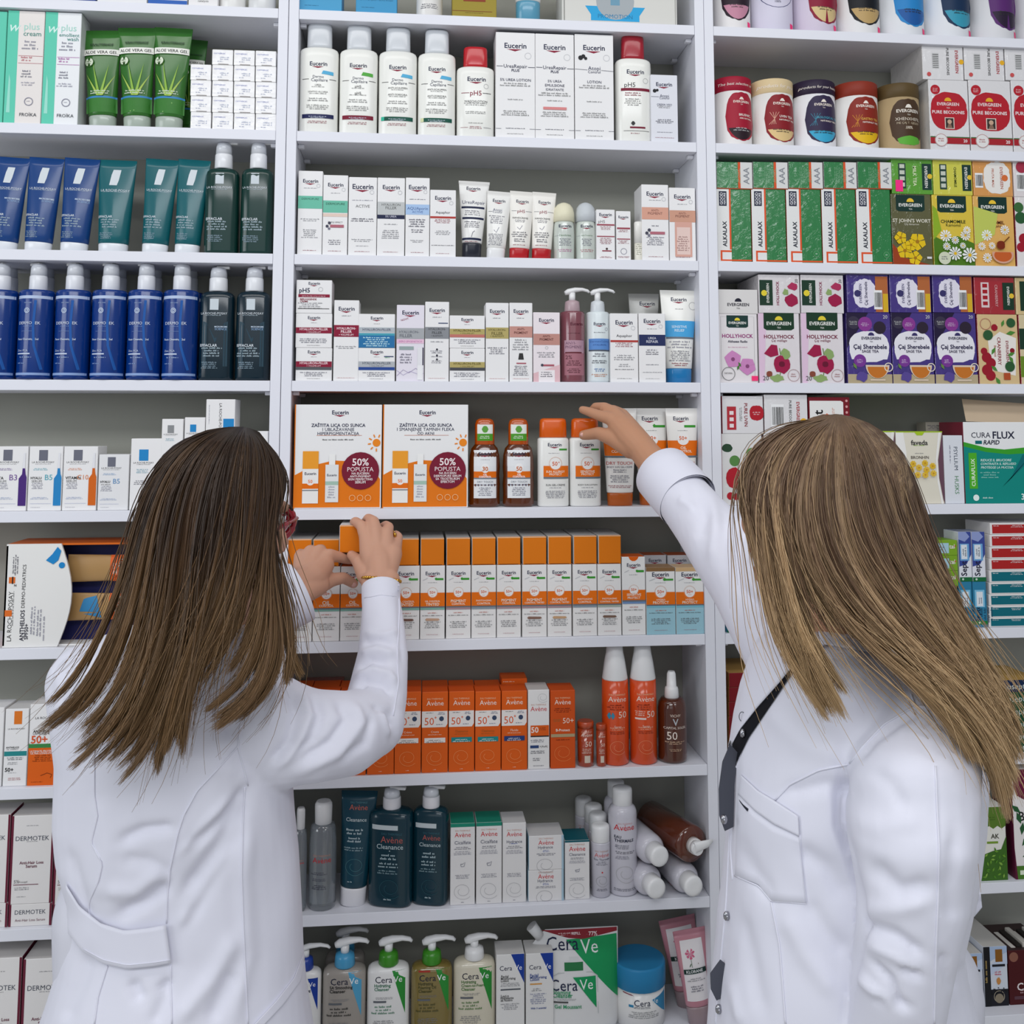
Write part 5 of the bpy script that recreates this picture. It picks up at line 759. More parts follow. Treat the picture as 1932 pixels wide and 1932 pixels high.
# ---------------------------------------------------------------- right bay
def blob(cx, cy, rx, ry, c, n=22, seed=1, j=.05):
    n = 44 if n > 16 else n; q = random.Random(seed); e = lambda v: math.copysign(abs(v)**(.8 if n > 16 else 1), v)
    return PG([(cx+rx*e(math.cos(2*math.pi*i/n))*(1+q.uniform(-j, j)), cy+ry*e(math.sin(2*math.pi*i/n))*(1+q.uniform(-j, j))) for i in range(n)], c)
def half(cx, cy, rx, ry, c, cut=-.3):
    P = [(cx+rx*math.cos(t), cy+ry*math.sin(t)) for t in [math.pi*k/12 for k in range(25)] if math.sin(t) < cut+1e-6]; return PG(sorted(P, key=lambda p: math.atan2(p[1]-cy+ry, p[0]-cx)) if 0 else P, c)
def can_(c1, c2, t1, t2, tc='#f0e6dc', lc='#f4e8dc', off=.04, botany=None, cy=.42, ry=.35):
    def f(w, h):
        a = w/h; x = .5+off; r = [blob(x, cy, .41, ry, c1, 22, 3, .03), half(x, cy, .40, ry*.98, c2)]+EG(x, cy+.21, .44, a, lc, lc)
        r += [T(t1, x+.1, cy+.02, .045*len(t1), tc, 1)]
        if t2: r += [T(t2, x+.12, cy-.03, .03*len(t2), lc, 1)]
        if botany: r += [L([(x-.32+.05*i, cy-.1), (x-.2, cy-.02), (x-.3+.07*i, cy+.08)], .012, botany) for i in range(4)]
        return r+[G(x, cy-ry*.52, .5, 2, '#333' if c2 != '#2a1c24' else '#ccc', .03)]
    return f
def pk(x, y): return R(x-.05, y-.035, x+.05, y+.035, '#ff2f7a')
CANS = [((1349, 1419), '#ece9e8', '#2a1c28', '#c78aa0', 'HEMOROID', '', '#caa', .02, 'white canister with dark plum and rose badge'), ((1421, 1501), '#d9d5e6', '#cfcfe4', '#cfcfe4', 'SLIM', '', '#33396a', .0, 'lavender canister with thin round outline'), ((1502, 1583), '#d6cbdc', '#8c1a36', '#d9c08a', 'FRUTA MALI', '', '#f0d8dc', .12, 'pale canister with crimson and cream badge'),
 ((1584, 1666), '#e9e8e8', '#15171c', '#bfa06a', 'ÇAJ PËR', 'POTENCE', '#d9c08a', .05, 'white canister with black and tan badge'), ((1667, 1750), '#e4e6ea', '#2a86c8', '#1f5aa0', 'ÇAJ PËR', 'PROSTATË', '#1f5a90', .08, 'white canister with bright blue badge'), ((1751, 1838), '#e4e6ea', '#163050', '#3a9ab4', 'ÇAJ PËR', 'DETOKSIF', '#4ab0a8', .12, 'white canister with navy and aqua badge'), ((1839, 1922), '#dddde0', '#5a2a6e', '#2a1c34', 'NATURAL', '', '#9a7ab0', .14, 'white canister with purple badge'), ((1924, 2004), '#dddde0', '#23406a', '#1c2a44', '', '', '#fff', .1, 'white canister cut by the photo edge')]
row('R', 0, [(a_, b_, OFF, ('C', c0, c1, (lambda w, h, q=(c1, c2, t1, t2, tc, of): (can_(q[0], q[1], q[2] or 'TEA', q[3], q[4], '#f0e8e0', q[5], None, .55, .42) if q[2] != 'SLIM' else (lambda w, h: [O(.5, .55, .40, .012, '#33396a')]+EG(.5, .75, .44, w/h, '#33396a', '#33396a')+[T('SLIM', .5, .58, .24, '#33396a', 1), T('SLIMMING TEA', .5, .52, .34, '#33396a'), T('100%', .5, .40, .14, '#556')]))(w, h)+[pk(.86, .09)]), ''), dsc, 'tea canister') for ((a_, b_), c0, c1, c2, t1, t2, tc, of, dsc) in CANS])
tb = lambda c, q, top: None
def beco(w, h):
    a = w/h; return [blob(.5, .56, .46, .27, '#b5202e', 30, 2, .02), C(.17, .86, .12, '#b5202e'), G(.17, .87, .14, 3, '#e8c9c9', .02)]+EG(.48, .66, .56, a, '#f0dede', '#e8b02a')+[T('PURE BECOONIS', .48, .545, .82, '#f4e6e6', 1), R(.38, .31, .62, .47, '#e6d8cc'), R(.40, .32, .60, .46, '#3a3430'), C(.5, .41, .055, '#c9a58c'), PG([(.43, .32), (.57, .32), (.53, .38), (.47, .38)], '#8a6a5a'), R(.0, .10, 1, .19, '#a8242e'), R(.0, .185, 1, .20, '#3a6a3a'), C(.27, .15, .16, '#e6e4e2'), O(.27, .15, .15, .01, '#a55'), G(.27, .16, .2, 2, '#a55', .03), T('20', .88, .145, .1, '#f4e6e6', 1)]
def becoL(w, h): return [T('EVERGREEN', .84, .5, .62, '#a8242e', 1, -90), C(.95, .5, .06, '#e8b02a'), T('PURE BECOONIS', .62, .5, .74, '#555', 1, -90), R(.24, .3, .40, .72, '#c9c9c9')]+[R(.25, .32+.05*i, .39, .335+.05*i, '#444') for i in range(8)]+[C(.15, .14, .05, '#c55')]
FW = '#e3e1e2'
row('R', 1, [(1351, 1422, 151, ('C', '#efecea', '#a01a34', can_('#a51c34', '#2a1c24', 'BRUSNICË', '100% NATURAL', off=.1), 'The best selection of'), 'white canister with crimson lettered lid', 'tea canister'),
 (1424, 1502, 155, ('C', '#eceae6', '#dcc59a', can_('#8c2128', '#e3c48a', 'UVIN TEA', 'NATURALLY 100%', off=.09, botany='#d9a08a'), 'products for your'), 'white canister with sand coloured lid', 'tea canister'),
 (1503.5, 1582, 157, ('C', '#eeedf0', '#2d2238', can_('#332a48', '#3aa6cc', 'UROLOGICAL TEA', 'NATURALLY 100%', '#4aa0b8', off=.06, botany='#3a7a94'), 'products for your health'), 'white canister with dark purple lid', 'tea canister'),
 (1583.5, 1663, 160, ('C', '#efedea', '#8c3222', can_('#8c2a1e', '#e6b81c', 'GASTRO TEA', 'NATURALLY 100%', '#e0b050', off=.04, botany='#c9802a'), ''), 'white canister with brick red lid', 'tea canister'),
 (1665, 1741, 163, ('C', '#b79f78', '#5c4a2c', lambda w, h: [blob(.54, .42, .41, .34, '#4a3524', 22, 3, .03), blob(.54, .14, .30, .07, '#5fae3a', 16, 5, .1)]+EG(.54, .58, .56, w/h, '#f0e8dc', '#f0e8dc')+[T('XHENXHEFIL', .54, .46, .62, '#e0d5c4'), T('ME ÇAJ TË GJELBËR', .54, .40, .56, '#c9b89c'), T('100%', .54, .335, .16, '#e0d5c4', 1), G(.54, .31, .2, 1, '#c9b89c', .02)], ''), 'kraft brown canister with green leaves', 'tea canister'),
 (1756, 1831, 151, ('K', FW, beco, None, '#d2d0ce', 1), 'film-wrapped box with round red badge', 'tea box', {'d': .06, 'g': 'film-wrapped boxes with red badges', 'name': 'tea_box'}), (1741, 1819, 81, ('K', FW, becoL, None, '#c9c6c4', 1), 'lying film-wrapped white box above red-badged box', 'tea box', {'st': 1, 'd': .135, 'name': 'tea_box', 'g': 'lying film-wrapped white boxes'}),
 (1832.5, 1912, 152, ('K', FW, beco, None, None, 1), 'film-wrapped box with round red badge', 'tea box', {'d': .06, 'g': 'film-wrapped boxes with red badges', 'name': 'tea_box'}), (1820.5, 1896, 83, ('K', FW, becoL, None, None, 1), 'lying film-wrapped white box above red-badged box', 'tea box', {'st': 1, 'd': .135, 'name': 'tea_box', 'g': 'lying film-wrapped white boxes'}),
 (1913.5, 1993, 153, ('K', FW, beco, None, None, 1), 'film-wrapped box with round red badge', 'tea box', {'d': .06, 'g': 'film-wrapped boxes with red badges', 'name': 'tea_box'}), (1898, 1975, 84, ('K', FW, becoL, None, None, 1), 'lying film-wrapped white box above red-badged box', 'tea box', {'st': 1, 'd': .135, 'name': 'tea_box', 'g': 'lying film-wrapped white boxes'})])
def alk(w, h): return [R(.0, .0, .42, 1, '#e8e8e6'), R(.37, .17, .42, 1, '#e2562a'), R(.10, .135, .42, .16, '#e2562a'), R(.10, .02, .15, .16, '#e2562a'), R(.10, .015, 1, .035, '#e2562a'), R(.155, .035, .42, .135, '#e8e8e6'), R(.42, .035, .44, .17, '#1f7a3c'), T('ALKALAX', .23, .385, .35, '#1c2434', 1, 90), R(.08, .77, .30, .97, '#20263c'), T('GOOD', .15, .87, .17, '#e6e6ea', 1, 90), T('NATURE', .24, .87, .16, '#e6e6ea', 1, 90), C(.83, .13, .09, '#5f9a6a'), C(.83, .13, .07, '#2a7f45'), T('30', .83, .13, .06, '#b5d0ba', 1)]
def alkL(w, h): return [R(.66, 0, 1, 1, '#dcdcda'), R(.60, 0, .67, 1, '#d9552a'), G(.35, .5, .7, 8, '#7fb48a', .06, 90), T('AAA', .83, .5, .62, '#8f9298', 1, 90), R(0, 0, 1, .04, '#a04a2a')]
GRN = '#1d7a3c'
its = []
for a_, b_, c_, d_ in ((1353, 1419, 1352, 1420), (1420, 1485, 1421, 1487), (1486, 1552, 1488, 1553), (1553, 1618, 1554.5, 1617), (1619, 1684, 1618.5, 1683)):
    its += [(a_, b_, 357, ('K', GRN, alk, None, '#b5522a', 1), 'standing green and white box with red line', 'medicine box', {'d': .06, 'name': 'medicine_box', 'g': 'standing green and white medicine boxes'}), (c_, d_, 305.5, ('K', GRN, alkL, None, '#8a8a86', 1), 'lying green and white box on its twin', 'medicine box', {'st': 1, 'd': .125, 'name': 'medicine_box', 'g': 'lying green and white medicine boxes'})]
def tea(bg, name, sub, nc, fn): return ('K', bg, lambda w, h: EG(.48, .845, .58, w/h, '#f0f0ea', '#f0c83a', '#16352e')+[T(name, .5, .625, .068*len(name) if len(name) > 7 else .52, nc, 1), T(sub, .5, .575, .36, nc)]+fn(w, h), None, None, 1)
def daisies(w, h): 
    a = w/h; return [PG([(0, 0), (1, 0), (1, .32), (.6, .42), (.2, .36), (0, .42)], '#4f7a1e'), PG([(0, .36), (.2, .5), (.1, .8), (0, .85)], '#8fb02a')]+sum([flower(x, y, r, a, '#f2f2ee', '#e8b820', 11, .2, .42) for x, y, r in ((.3, .42, .15), (.78, .43, .13), (.52, .36, .1), (.3, .27, .1), (.5, .17, .17), (.85, .15, .19), (.8, .5, .1), (.68, .28, .08))], [])+[C(.22, .1, .15, '#d5dac0'), G(.22, .11, .2, 2, '#556', .03)]
def stj(w, h): a = w/h; return [PG([(0, 0), (1, 0), (.3, .1), (0, .3)], '#9c3f1c')]+sum([flower(x, y, r, a, '#e6c21c', '#a87818', 5, o, .55) for x, y, r, o in ((.3, .2, .2, .3), (.62, .33, .22, .9), (.55, .1, .18, .1), (.2, .38, .16, .6), (.45, .28, .15, 1.4))], [])+[R(.84, .09, .96, .12, '#ddd')]
def kam(w, h): 
    a = w/h; return [PG([(0, .3), (.5, .45), (.6, .75), (0, .85)], '#c3cc60')]+sum([flower(x, y, r, a, '#f2f2ee', '#e8b820', 11, .2, .42) for x, y, r in ((.3, .44, .14), (.75, .52, .12), (.28, .12, .12), (.15, .28, .1), (.4, .29, .09))], [])+[half(.66, .17, .27, .13, '#d9a58c', .35), half(.66, .155, .22, .09, '#c9602a', .5), blob(.62, .30, .1, .06, '#7a2a12'), L([(.7, .34), (.84, .42)], .03, '#7a4a1a')]
def teaL(c, bg, t, sticker=0): return ('K', c, lambda w, h: [R(.74, .12, .97, .85, '#1c3a34'), T('EVERGREEN', .84, .48, .6, '#e6e6de', 1, -90), C(.93, .5, .06, '#e8c23a'), T(t, .56, .5, .56, bg, 1, -90), R(.16, .15, .34, .85, '#2a443c')]+[R(.19, .2+.17*i, .31, .31+.17*i, '#c9cfc0') for i in range(4)]+([R(.08, .06, .26, .38, '#ff2f8a')] if sticker else []), None, None, 1)
TB = {'d': .06, 'name': 'tea_box'}; TBL = {'d': .13, 'name': 'tea_box', 'st': 1}
its += [(1685, 1761, 366, tea('#5c5a34', "ST JOHN'S WORT", 'Çaj kantarioni', '#e0dccb', stj), 'olive tea box with yellow blossoms', 'tea box', TB), (1683.5, 1761, 298, teaL('#5aa02c', '#dfe8c0', 'MILK TEA', 1), 'lying bright green box with pink sticker', 'tea box', TBL),
 (1763, 1840, 368, tea('#e0c43a', 'CHAMOMILE', 'Kamomil', '#2a3a1c', daisies), 'yellow-green tea box full of daisies', 'tea box', TB), (1762, 1836, 300, teaL('#d3cf4a', '#3a4a1a', 'CHAMOMILE'), 'lying yellow box above the daisies box', 'tea box', TBL),
 (1841, 1917, 370, tea('#e6b25c', 'KAMOMIL', 'me mjaltë', '#5a2412', kam), 'amber tea box with glass cup', 'tea box', TB), (1837.5, 1912, 301, ('K', '#dd9a50', lambda w, h: [blob(.6, .5, .34, .44, '#eeeae4', 20, 4, .04), T('FRUTA MALI', .5, .5, .5, '#b5604a', 1, -90), T('EVERGREEN', .72, .5, .6, '#b5604a', 1, -90), C(.8, .5, .08, '#d9703a')]+barcode(.14, .42, .2, .4), None, None, 1), 'lying orange box with white round badge', 'tea box', TBL),
 (1919, 1996, 372, ('K', '#e9e4e2', lambda w, h: [C(.14, .7, .14, '#2a5a34'), C(.2, .4, .13, '#a01a2e'), C(.12, .28, .11, '#a01a2e'), C(.1, .85, .12, '#3a6a3a')], None, '#8c2030', 1), 'white and cherry box cut by photo edge', 'tea box', TB), (1914, 1990, 302, ('K', '#e6dede', lambda w, h: barcode(.16, .4, .2, .5)+[C(.2, .8, .14, '#a8324a')], None, None, 1), 'lying white box cut by photo edge', 'tea box', TBL)]
row('R', 2, its)
def holl(w, h): 
    a = w/h; return [PG([(0, 0), (.12, 0), (.2, 1), (0, 1)], '#e3c6dc')]+EG(.5, .855, .60, a, '#f0f0ea', '#e8d23a', '#1a3a26')+[T('HOLLYHOCK', .5, .665, .74, '#7a1c3c', 1), T('Çaj mëllage', .5, .61, .38, '#7a1c3c', it=.2), L([(.4, .03), (.5, .12), (.55, .3), (.5, .5)], .02, '#6a8a4a'), blob(.55, .27, .22, .13, '#a01c48', 14, 8, .12), blob(.55, .27, .07, .04, '#6a1230'), PG([(.12, .42), (.3, .55), (.44, .54), (.47, .40), (.28, .37)], '#a01c48'), blob(.65, .42, .12, .07, '#8faa6a', 10, 4, .3), blob(.24, .13, .07, .04, '#8a4a3a'), blob(.44, .07, .16, .05, '#8faa6a', 12, 3, .3), O(.83, .11, .14, .01, '#a88'), G(.83, .12, .18, 2, '#a77', .03), T('20', .15, .07, .14, '#555')]
def hollp(w, h): a = w/h; return [L([(.08, .05), (.08, .96), (.92, .96), (.92, .05)], .006, '#999')]+EG(.5, .87, .44, a, '#f0f0ea', '#e8d23a', '#1a3a36')+[T('HOLLYHOCK', .5, .68, .78, '#9a2a7a', 1), T('Althaeae Radix', .5, .60, .5, '#445', 1), G(.5, .51, .6, 1, '#c8a', .02)]+flower(.37, .34, .22, a, '#cf8ac0', '#8a4a7a', 5, .4, .62)+flower(.73, .24, .22, a, '#cf8ac0', '#8a4a7a', 5, .9, .62)+[leaf(.5, .3, .14, 300, '#4a7a3a', a), leaf(.52, .26, .14, 250, '#4a7a3a', a), O(.25, .13, .16, .012, '#666'), T('NATURAL', .25, .14, .2, '#666', 1), R(.83, .03, .99, .10, '#ff3a7a')]
def hollL(w, h): return [R(.02, .2, .34, .86, '#1c3a2a'), T('EVERGREEN', .22, .52, .5, '#e6e6de', 1, 90), C(.13, .52, .07, '#e8d23a'), T('HOLLYHOCK', .46, .52, .62, '#8a1c4a', 1, 90), blob(.80, .34, .16, .16, '#a01c48', 12, 3, .15), blob(.84, .7, .12, .1, '#b0305a', 10, 3, .2), blob(.66, .55, .07, .09, '#8faa6a', 9, 3, .3), T('20', .92, .84, .1, '#444', 0, 90)]
def sage(w, h): 
    a = w/h; return [PG([(0, .0), (1, 0), (1, .13), (0, .13)], '#b8a888'), PG([(0, .5), (0, 1), (.5, 1), (.2, .7)], '#251c3a'), blob(.5, .52, .45, .22, '#eceaf0', 24, 6, .02), PG([(.05, .45), (.95, .45), (.9, .34), (.1, .34)], '#eceaf0'), C(.16, .86, .14, '#3a3448'), C(.42, .84, .16, '#8a3a90'), C(.75, .79, .14, '#2e2434'), C(.28, .32, .14, '#7a3a94'), G(.28, .33, .18, 3, '#d9c0e0', .02), G(.42, .85, .2, 3, '#e0c8e4', .02), G(.16, .87, .18, 3, '#ccc', .02)]+EG(.55, .64, .44, a, '#2c2c4a', '#3a3568')+[T('Çaj Sherebele', .52, .52, .76, '#2c2850', 1), T('SAGE TEA', .52, .455, .38, '#555064', 1), T('20', .88, .945, .1, '#ddd'), half(.67, .26, .27, .19, '#e0cdb8', .2), half(.67, .235, .23, .16, '#c8752a', .25), O(.92, .23, .09, .022, '#e6dccb'), R(.5, .04, .84, .06, '#e0cdb8'), blob(.3, .1, .15, .07, '#5a4a94', 10, 7, .3), leaf(.2, .2, .16, 120, '#6a8a4a', a)]
def sageL(w, h): return [blob(.42, .5, .27, .38, '#e6e2ee', 20, 4, .05), T('EVERGREEN', .32, .5, .5, '#3a3568', 1, 90), T('Çaj Sherebele', .45, .5, .62, '#2c2850', 1, 90), C(.25, .5, .08, '#3a3568'), PG([(.68, .02), (.98, .02), (.98, .95), (.68, .95)], '#b5683a'), PG([(.86, .02), (.98, .02), (.98, .5), (.86, .5)], '#d9b02a')]+barcode(.74, .34, .2, .5)
def cran(w, h): 
    a = w/h; return [PG([(.3, .2), (.9, .12), (.95, .66), (.55, .75), (.25, .62)], '#efe9e2'), T('CRANBERRY', .52, .47, .40, '#8c1c2c', 1, -90), T('EVERGREEN', .72, .47, .3, '#8c1c2c', 1, -90), C(.84, .48, .06, '#8c1c2c'), T('Brusnicë', .42, .47, .16, '#b56a5a', 1, -90)]+[C(x, y, r, '#9c1a2c') for x, y, r in ((.2, .38, .12), (.3, .3, .12), (.2, .2, .13), (.28, .12, .12), (.42, .81, .08), (.14, .47, .08))]+[leaf(x, y, l, an, '#4f8a3a', a) for x, y, l, an in ((.6, .82, .18, 70, ), (.7, .72, .24, 10), (.32, .42, .2, 60), (.3, .26, .2, 320), (.4, .1, .22, 300), (.9, .45, .2, 200), (.85, .3, .2, 120))]+[O(.2, .86, .13, .01, '#a55'), C(.83, .88, .11, '#2e5a34'), C(.25, .7, .12, '#2e5a34'), C(.76, .25, .12, '#2e5a34'), R(.6, .06, .76, .16, '#b5502a')]
PL = '#402c80'
its = [(1355.5, 1431, 592, ('K', '#e8e3e4', hollp), 'white carton with two mauve flowers', 'tea box', TB), (1355.5, 1430.5, 546, ('K', '#dfdcda', lambda w, h: EG(.5, .38, .55, w/h, '#223', '#223')), 'lying plain white carton with dark wordmark', 'tea box', {'st': 1, 'd': .13, 'name': 'tea_box'}),
 (1433, 1511, 591, ('K', '#e6dfe2', holl, None, None, 1), 'white tea box with crimson blossoms', 'tea box', {**TB, 'g': 'white tea boxes with crimson blossoms'}), (1432, 1510, 518, ('K', '#dfdadc', hollL, None, None, 1), 'lying white tea box with crimson blossoms', 'tea box', {**TBL, 'g': 'lying white tea boxes with crimson blossoms'}),
 (1514, 1594, 591, ('K', '#e6dfe2', holl, None, None, 1), 'white tea box with crimson blossoms', 'tea box', {**TB, 'g': 'white tea boxes with crimson blossoms'}), (1512, 1593, 518.5, ('K', '#dfdadc', hollL, None, None, 1), 'lying white tea box with crimson blossoms', 'tea box', {**TBL, 'g': 'lying white tea boxes with crimson blossoms'})]
for a_, b_, c_, d_ in ((1600, 1684, 1599, 1678), (1685.5, 1764, 1680, 1758), (1766, 1846, 1761, 1837)):
    its += [(a_, b_, 590, ('K', PL, sage, None, None, 1), 'purple tea box with a glass cup', 'tea box', {**TB, 'g': 'purple sage tea boxes'}), (c_, d_, 517.5, ('K', PL, sageL, None, None, 1), 'lying purple tea box with barcode', 'tea box', {**TBL, 'g': 'lying purple sage tea boxes'})]
its += [(1848, 1925, 593, ('K', '#dcc08c', cran, None, '#8c2030', 1), 'cream tea box with cranberries', 'tea box', TB), (1840, 1916, 523, ('K', '#a81c28', lambda w, h: [R(.16, .18, .36, .86, '#e0cccc')]+[R(.2, .24+.16*i, .32, .34+.16*i, '#a81c28') for i in range(4)]+[R(.70, .12, .98, .86, '#1c3a2a'), T('EVERGREEN', .84, .5, .5, '#e6e6de', 1, -90), C(.92, .5, .06, '#e8c23a'), T('CRANBERRY', .54, .5, .6, '#d9a0a0', 1, -90)], None, None, 1), 'lying red box above the cranberry box', 'tea box', TBL),
 (1927, 2003, 594, ('K', '#d9c9a0', lambda w, h: [R(0, .5, 1, .8, '#1c3a2a'), PG([(0, .1), (.3, .1), (.3, .4), (0, .4)], '#6a8a2a')], None, '#a01c28', 1), 'cream and green box cut by photo edge', 'tea box', TB), (1918, 1994, 524, ('K', '#d9c08a', lambda w, h: [R(.1, .1, .5, .9, '#1c3a2a')], None, None, 1), 'lying cream box cut by photo edge', 'tea box', TBL)]
row('R', 3, its)
def uvin(w, h): return [T('PURE UVIN', .58, .5, .62, '#8c1c28', 1, -90), blob(.84, .55, .17, .2, '#b5202e', 20, 3, .03), G(.84, .55, .2, 2, '#e8c9c9', .05), R(.12, .1, .34, .72, '#b5303a')]+[R(.18, .16+.17*i, .28, .26+.17*i, '#ecdede') for i in range(3)]+[G(.46, .5, .5, 2, '#888', .04, -90)]
def berr(w, h): return [blob(.14, .80, .13, .06, '#2e4a34', 14, 2, .05), C(.32, .62, .13, '#5a8a4a'), C(.75, .72, .14, '#5a8a4a'), blob(.3, .38, .2, .15, '#b5202e', 14, 3, .05), C(.2, .13, .09, '#b5202e'), C(.34, .12, .08, '#b5202e')]
cf = lambda w, h: [PG([(0, 0), (1, 0), (1, .66), (.8, .62), (.5, .62), (.2, .68), (0, .75)], '#0d8a80'), PG([(.0, .755), (.3, .685), (.55, .66), (1, .70), (1, .62), (.6, .60), (.3, .63), (0, .70)], '#3aa02c'), T('CURA', .24, .84, .26, '#20243c'), T('FLUX', .55, .84, .30, '#20243c', 1), T('RAPID', .38, .75, .22, '#20243c', 1, it=.2), R(.16, .73, .25, .77, '#0d6a70'), R(.06, .18, .17, .62, '#4fb02a'), T('CURAFLUX', .115, .38, .34, '#e8f4e0', 1, 90), T('RIDUCE IL BRUCIORE', .43, .53, .42, '#d5efe8', 1, it=.2), T('CONTRASTA IL REFLUSSO', .46, .485, .48, '#d5efe8', 1, it=.2), T('PROTEGGE LA MUCOSA', .44, .44, .44, '#d5efe8', 1, it=.2), G(.34, .37, .28, 3, '#8fd0c4', .03), PG([(.5, .2), (.85, .5), (.9, .58), (.8, .6), (.62, .3)], '#0a6a70'), C(.14, .07, .04, '#e8f4f0'), G(.3, .06, .22, 1, '#d5efe8', .03), T('30', .80, .08, .10, '#e8f4f0', 1)]
psy = lambda w, h: [T('PSYLLIUM', .62, .66, .34, '#3a4a5a', 0, -90), T('HUSKS', .62, .27, .26, '#4a8a5a', 0, -90), G(.3, .72, .3, 1, '#889', .03, -90)]
fav = lambda w, h: [PG([(.0, 1), (.16, 1), (.22, .7), (.2, .35), (.06, .0), (0, 0)], '#f0eeea'), PG([(1, 1), (.97, .9), (.89, .6), (.90, .35), (.97, .06), (1, 0)], '#6a4a58'), PG([(.88, .6), (.97, 1), (.92, 1), (.84, .62), (.86, .3), (.93, 0), (.97, 0), (.89, .35)], '#f0eeea'), R(0, .985, 1, 1, '#a9c82a'), PG([(.4, .99), (.62, .99), (.57, .945), (.45, .945)], '#a9c82a'), T('faveda', .5, .845, .36, '#3a3a3a', 1), G(.5, .80, .26, 1, '#8ab82a', .02), G(.5, .69, .26, 1, '#999', .02), T('BRONHIN', .5, .64, .38, '#3a2a22')]+sum([flower(x, y, .07, w/h, '#e8bc1c', '#c8881a', 8, .3, .5) for x, y in ((.35, .55), (.6, .56), (.76, .52), (.3, .47), (.46, .5), (.62, .47), (.76, .42), (.42, .40), (.58, .40))], [])
def seb(w, h): return [R(.0, 0, .09, 1, '#12602c'), T('Sept', .28, .70, .2, '#14283a', 1, it=.2), G(.45, .5, .5, 3, '#1c4a64', .14), R(.42, .16, .86, .78, '#7ec4dc'), R(.46, .24, .8, .70, '#dfe8ec'), G(.6, .56, .24, 3, '#456', .12)]
row('R', 4, [(1363, 1440, 818, ('K', '#e4e2e0', berr, None, '#a01c28', 1), 'white film-wrapped box with berries, behind hair', 'tea box', TB), (1362.5, 1441, 747, ('K', FW, uvin, None, '#8c2030', 1), 'lying film-wrapped box with red badge', 'tea box', TBL),
 (1444, 1524, 818, ('K', FW, beco, None, None, 1), 'film-wrapped tea box behind the blond head', 'tea box', TB), (1443, 1525, 744, ('K', FW, lambda w, h: [T('EVERGREEN', .78, .5, .62, '#a8242e', 1, -90), C(.9, .3, .08, '#e8b02a'), T('PURE BECOONIS', .6, .5, .7, '#666', 1, -90)]+barcode(.3, .45, .3, .6), None, None, 1), 'lying film-wrapped box with barcode', 'tea box', TBL),
 (1528, 1606, 818, ('K', '#7a1c28', None, None, None), 'dark red box behind the blond head', 'tea box', TB), (1527, 1605, 749, ('K', '#7a1c28', lambda w, h: [PG([(.02, 0), (.78, 0), (.84, .1), (.84, .86), (.78, .9), (.02, .9)], '#ecebe8'), T('ept', .22, .40, .5, '#1c1c1c', 1, 90), T('fej', .42, .4, .3, '#d9603a', 1, -90), G(.6, .5, .5, 2, '#d98a6a', .04, -90)]+[C(.92, .1+.16*i, .03, '#d9a0a0') for i in range(6)]), 'lying dark red and white box', 'medicine box', {'st': 1, 'd': .13, 'name': 'medicine_box'}),
 (1618, 1693, 813, ('K', '#e9e6dc', fav, '#a9c82a'), 'herbal tea box behind blond hair, green top', 'tea box', TB), (1694, 1783, 813.5, ('K', '#e3ddcc', fav, '#a9c82a'), 'cream tea box with yellow flowers', 'tea box', TB),
 (1784, 1821, 821, ('K', '#dfe2e8', psy, '#b9b6b2'), 'narrow white carton with sideways lettering', 'medicine box', {'d': .07, 'name': 'medicine_box'}), (1822, 1962, 796, ('K', '#efefef', cf, '#b9a790', '#7a2a3a'), 'teal and white box with its lid open', 'medicine box', {'d': .09, 'name': 'medicine_box'}),
 (1752, 1782, 796, ('K', '#a9a296', lambda w, h: [G(.5, .95, .8, 3, '#556', .02)], '#a09a90'), 'grey-beige carton at the back', 'medicine box', {'bh': 1, 'dy': .10, 'd': .04, 'name': 'medicine_box'})])
mb = MB(); q = [px(1823, 795, .012), px(1962, 800, .012), px(1990, 766, .05), px(1815, 753, .05)]
th = Vector((0, .0012, .0006)); V = [tuple(p) for p in q]+[tuple(p+th) for p in q]
mb.add(V, [(0, 1, 2, 3), (7, 6, 5, 4), (0, 4, 5, 1), (1, 5, 6, 2), (2, 6, 7, 3), (3, 7, 4, 0)], M('#c9b49a', .6))
fl = mb.build('lid_flap')
bx = [o for o in sc.collection.objects if 'teal and white box with its lid open' in o.get('label', '')][0]
bpy.context.view_layer.update(); fl.parent = bx; fl.matrix_parent_inverse = Matrix.Translation(bx.location).inverted()
# sixth and seventh shelves, right
its = []
for k, (yt,) in enumerate(((1167,), (1138,), (1109,), (1080,))):
    its.append((1372+k*.2, 1478, yt, ('K', '#3a9ab8', seb), ['lowest', 'second', 'third', 'topmost'][k]+' blue box with green end', 'medicine box', {'st': int(k > 0), 'd': .08, 'name': 'medicine_box', 'g': 'blue boxes with green ends piled behind the sleeve'}))
its += [(1764, 1809, 1106, ('K', '#c9a24a', None), 'ochre carton partly behind hair', 'medicine box', {'name': 'medicine_box'})]
for k, yt in enumerate((1077, 1048, 1019)):
    its.append((1764, 1809-k, yt, ('K', '#7ea82a', lambda w, h: [R(.1, .15, .62, .82, '#a9ccd8'), G(.3, .5, .3, 2, '#456', .15), T('tal', .76, .6, .24, '#e8e0d8', 1), C(.9, .62, .03, '#b5302a')]), 'lime green box, '+['lowest', 'middle', 'topmost'][k]+' of pile', 'medicine box', {'st': 1, 'name': 'medicine_box', 'g': 'lime green boxes in a pile'}))
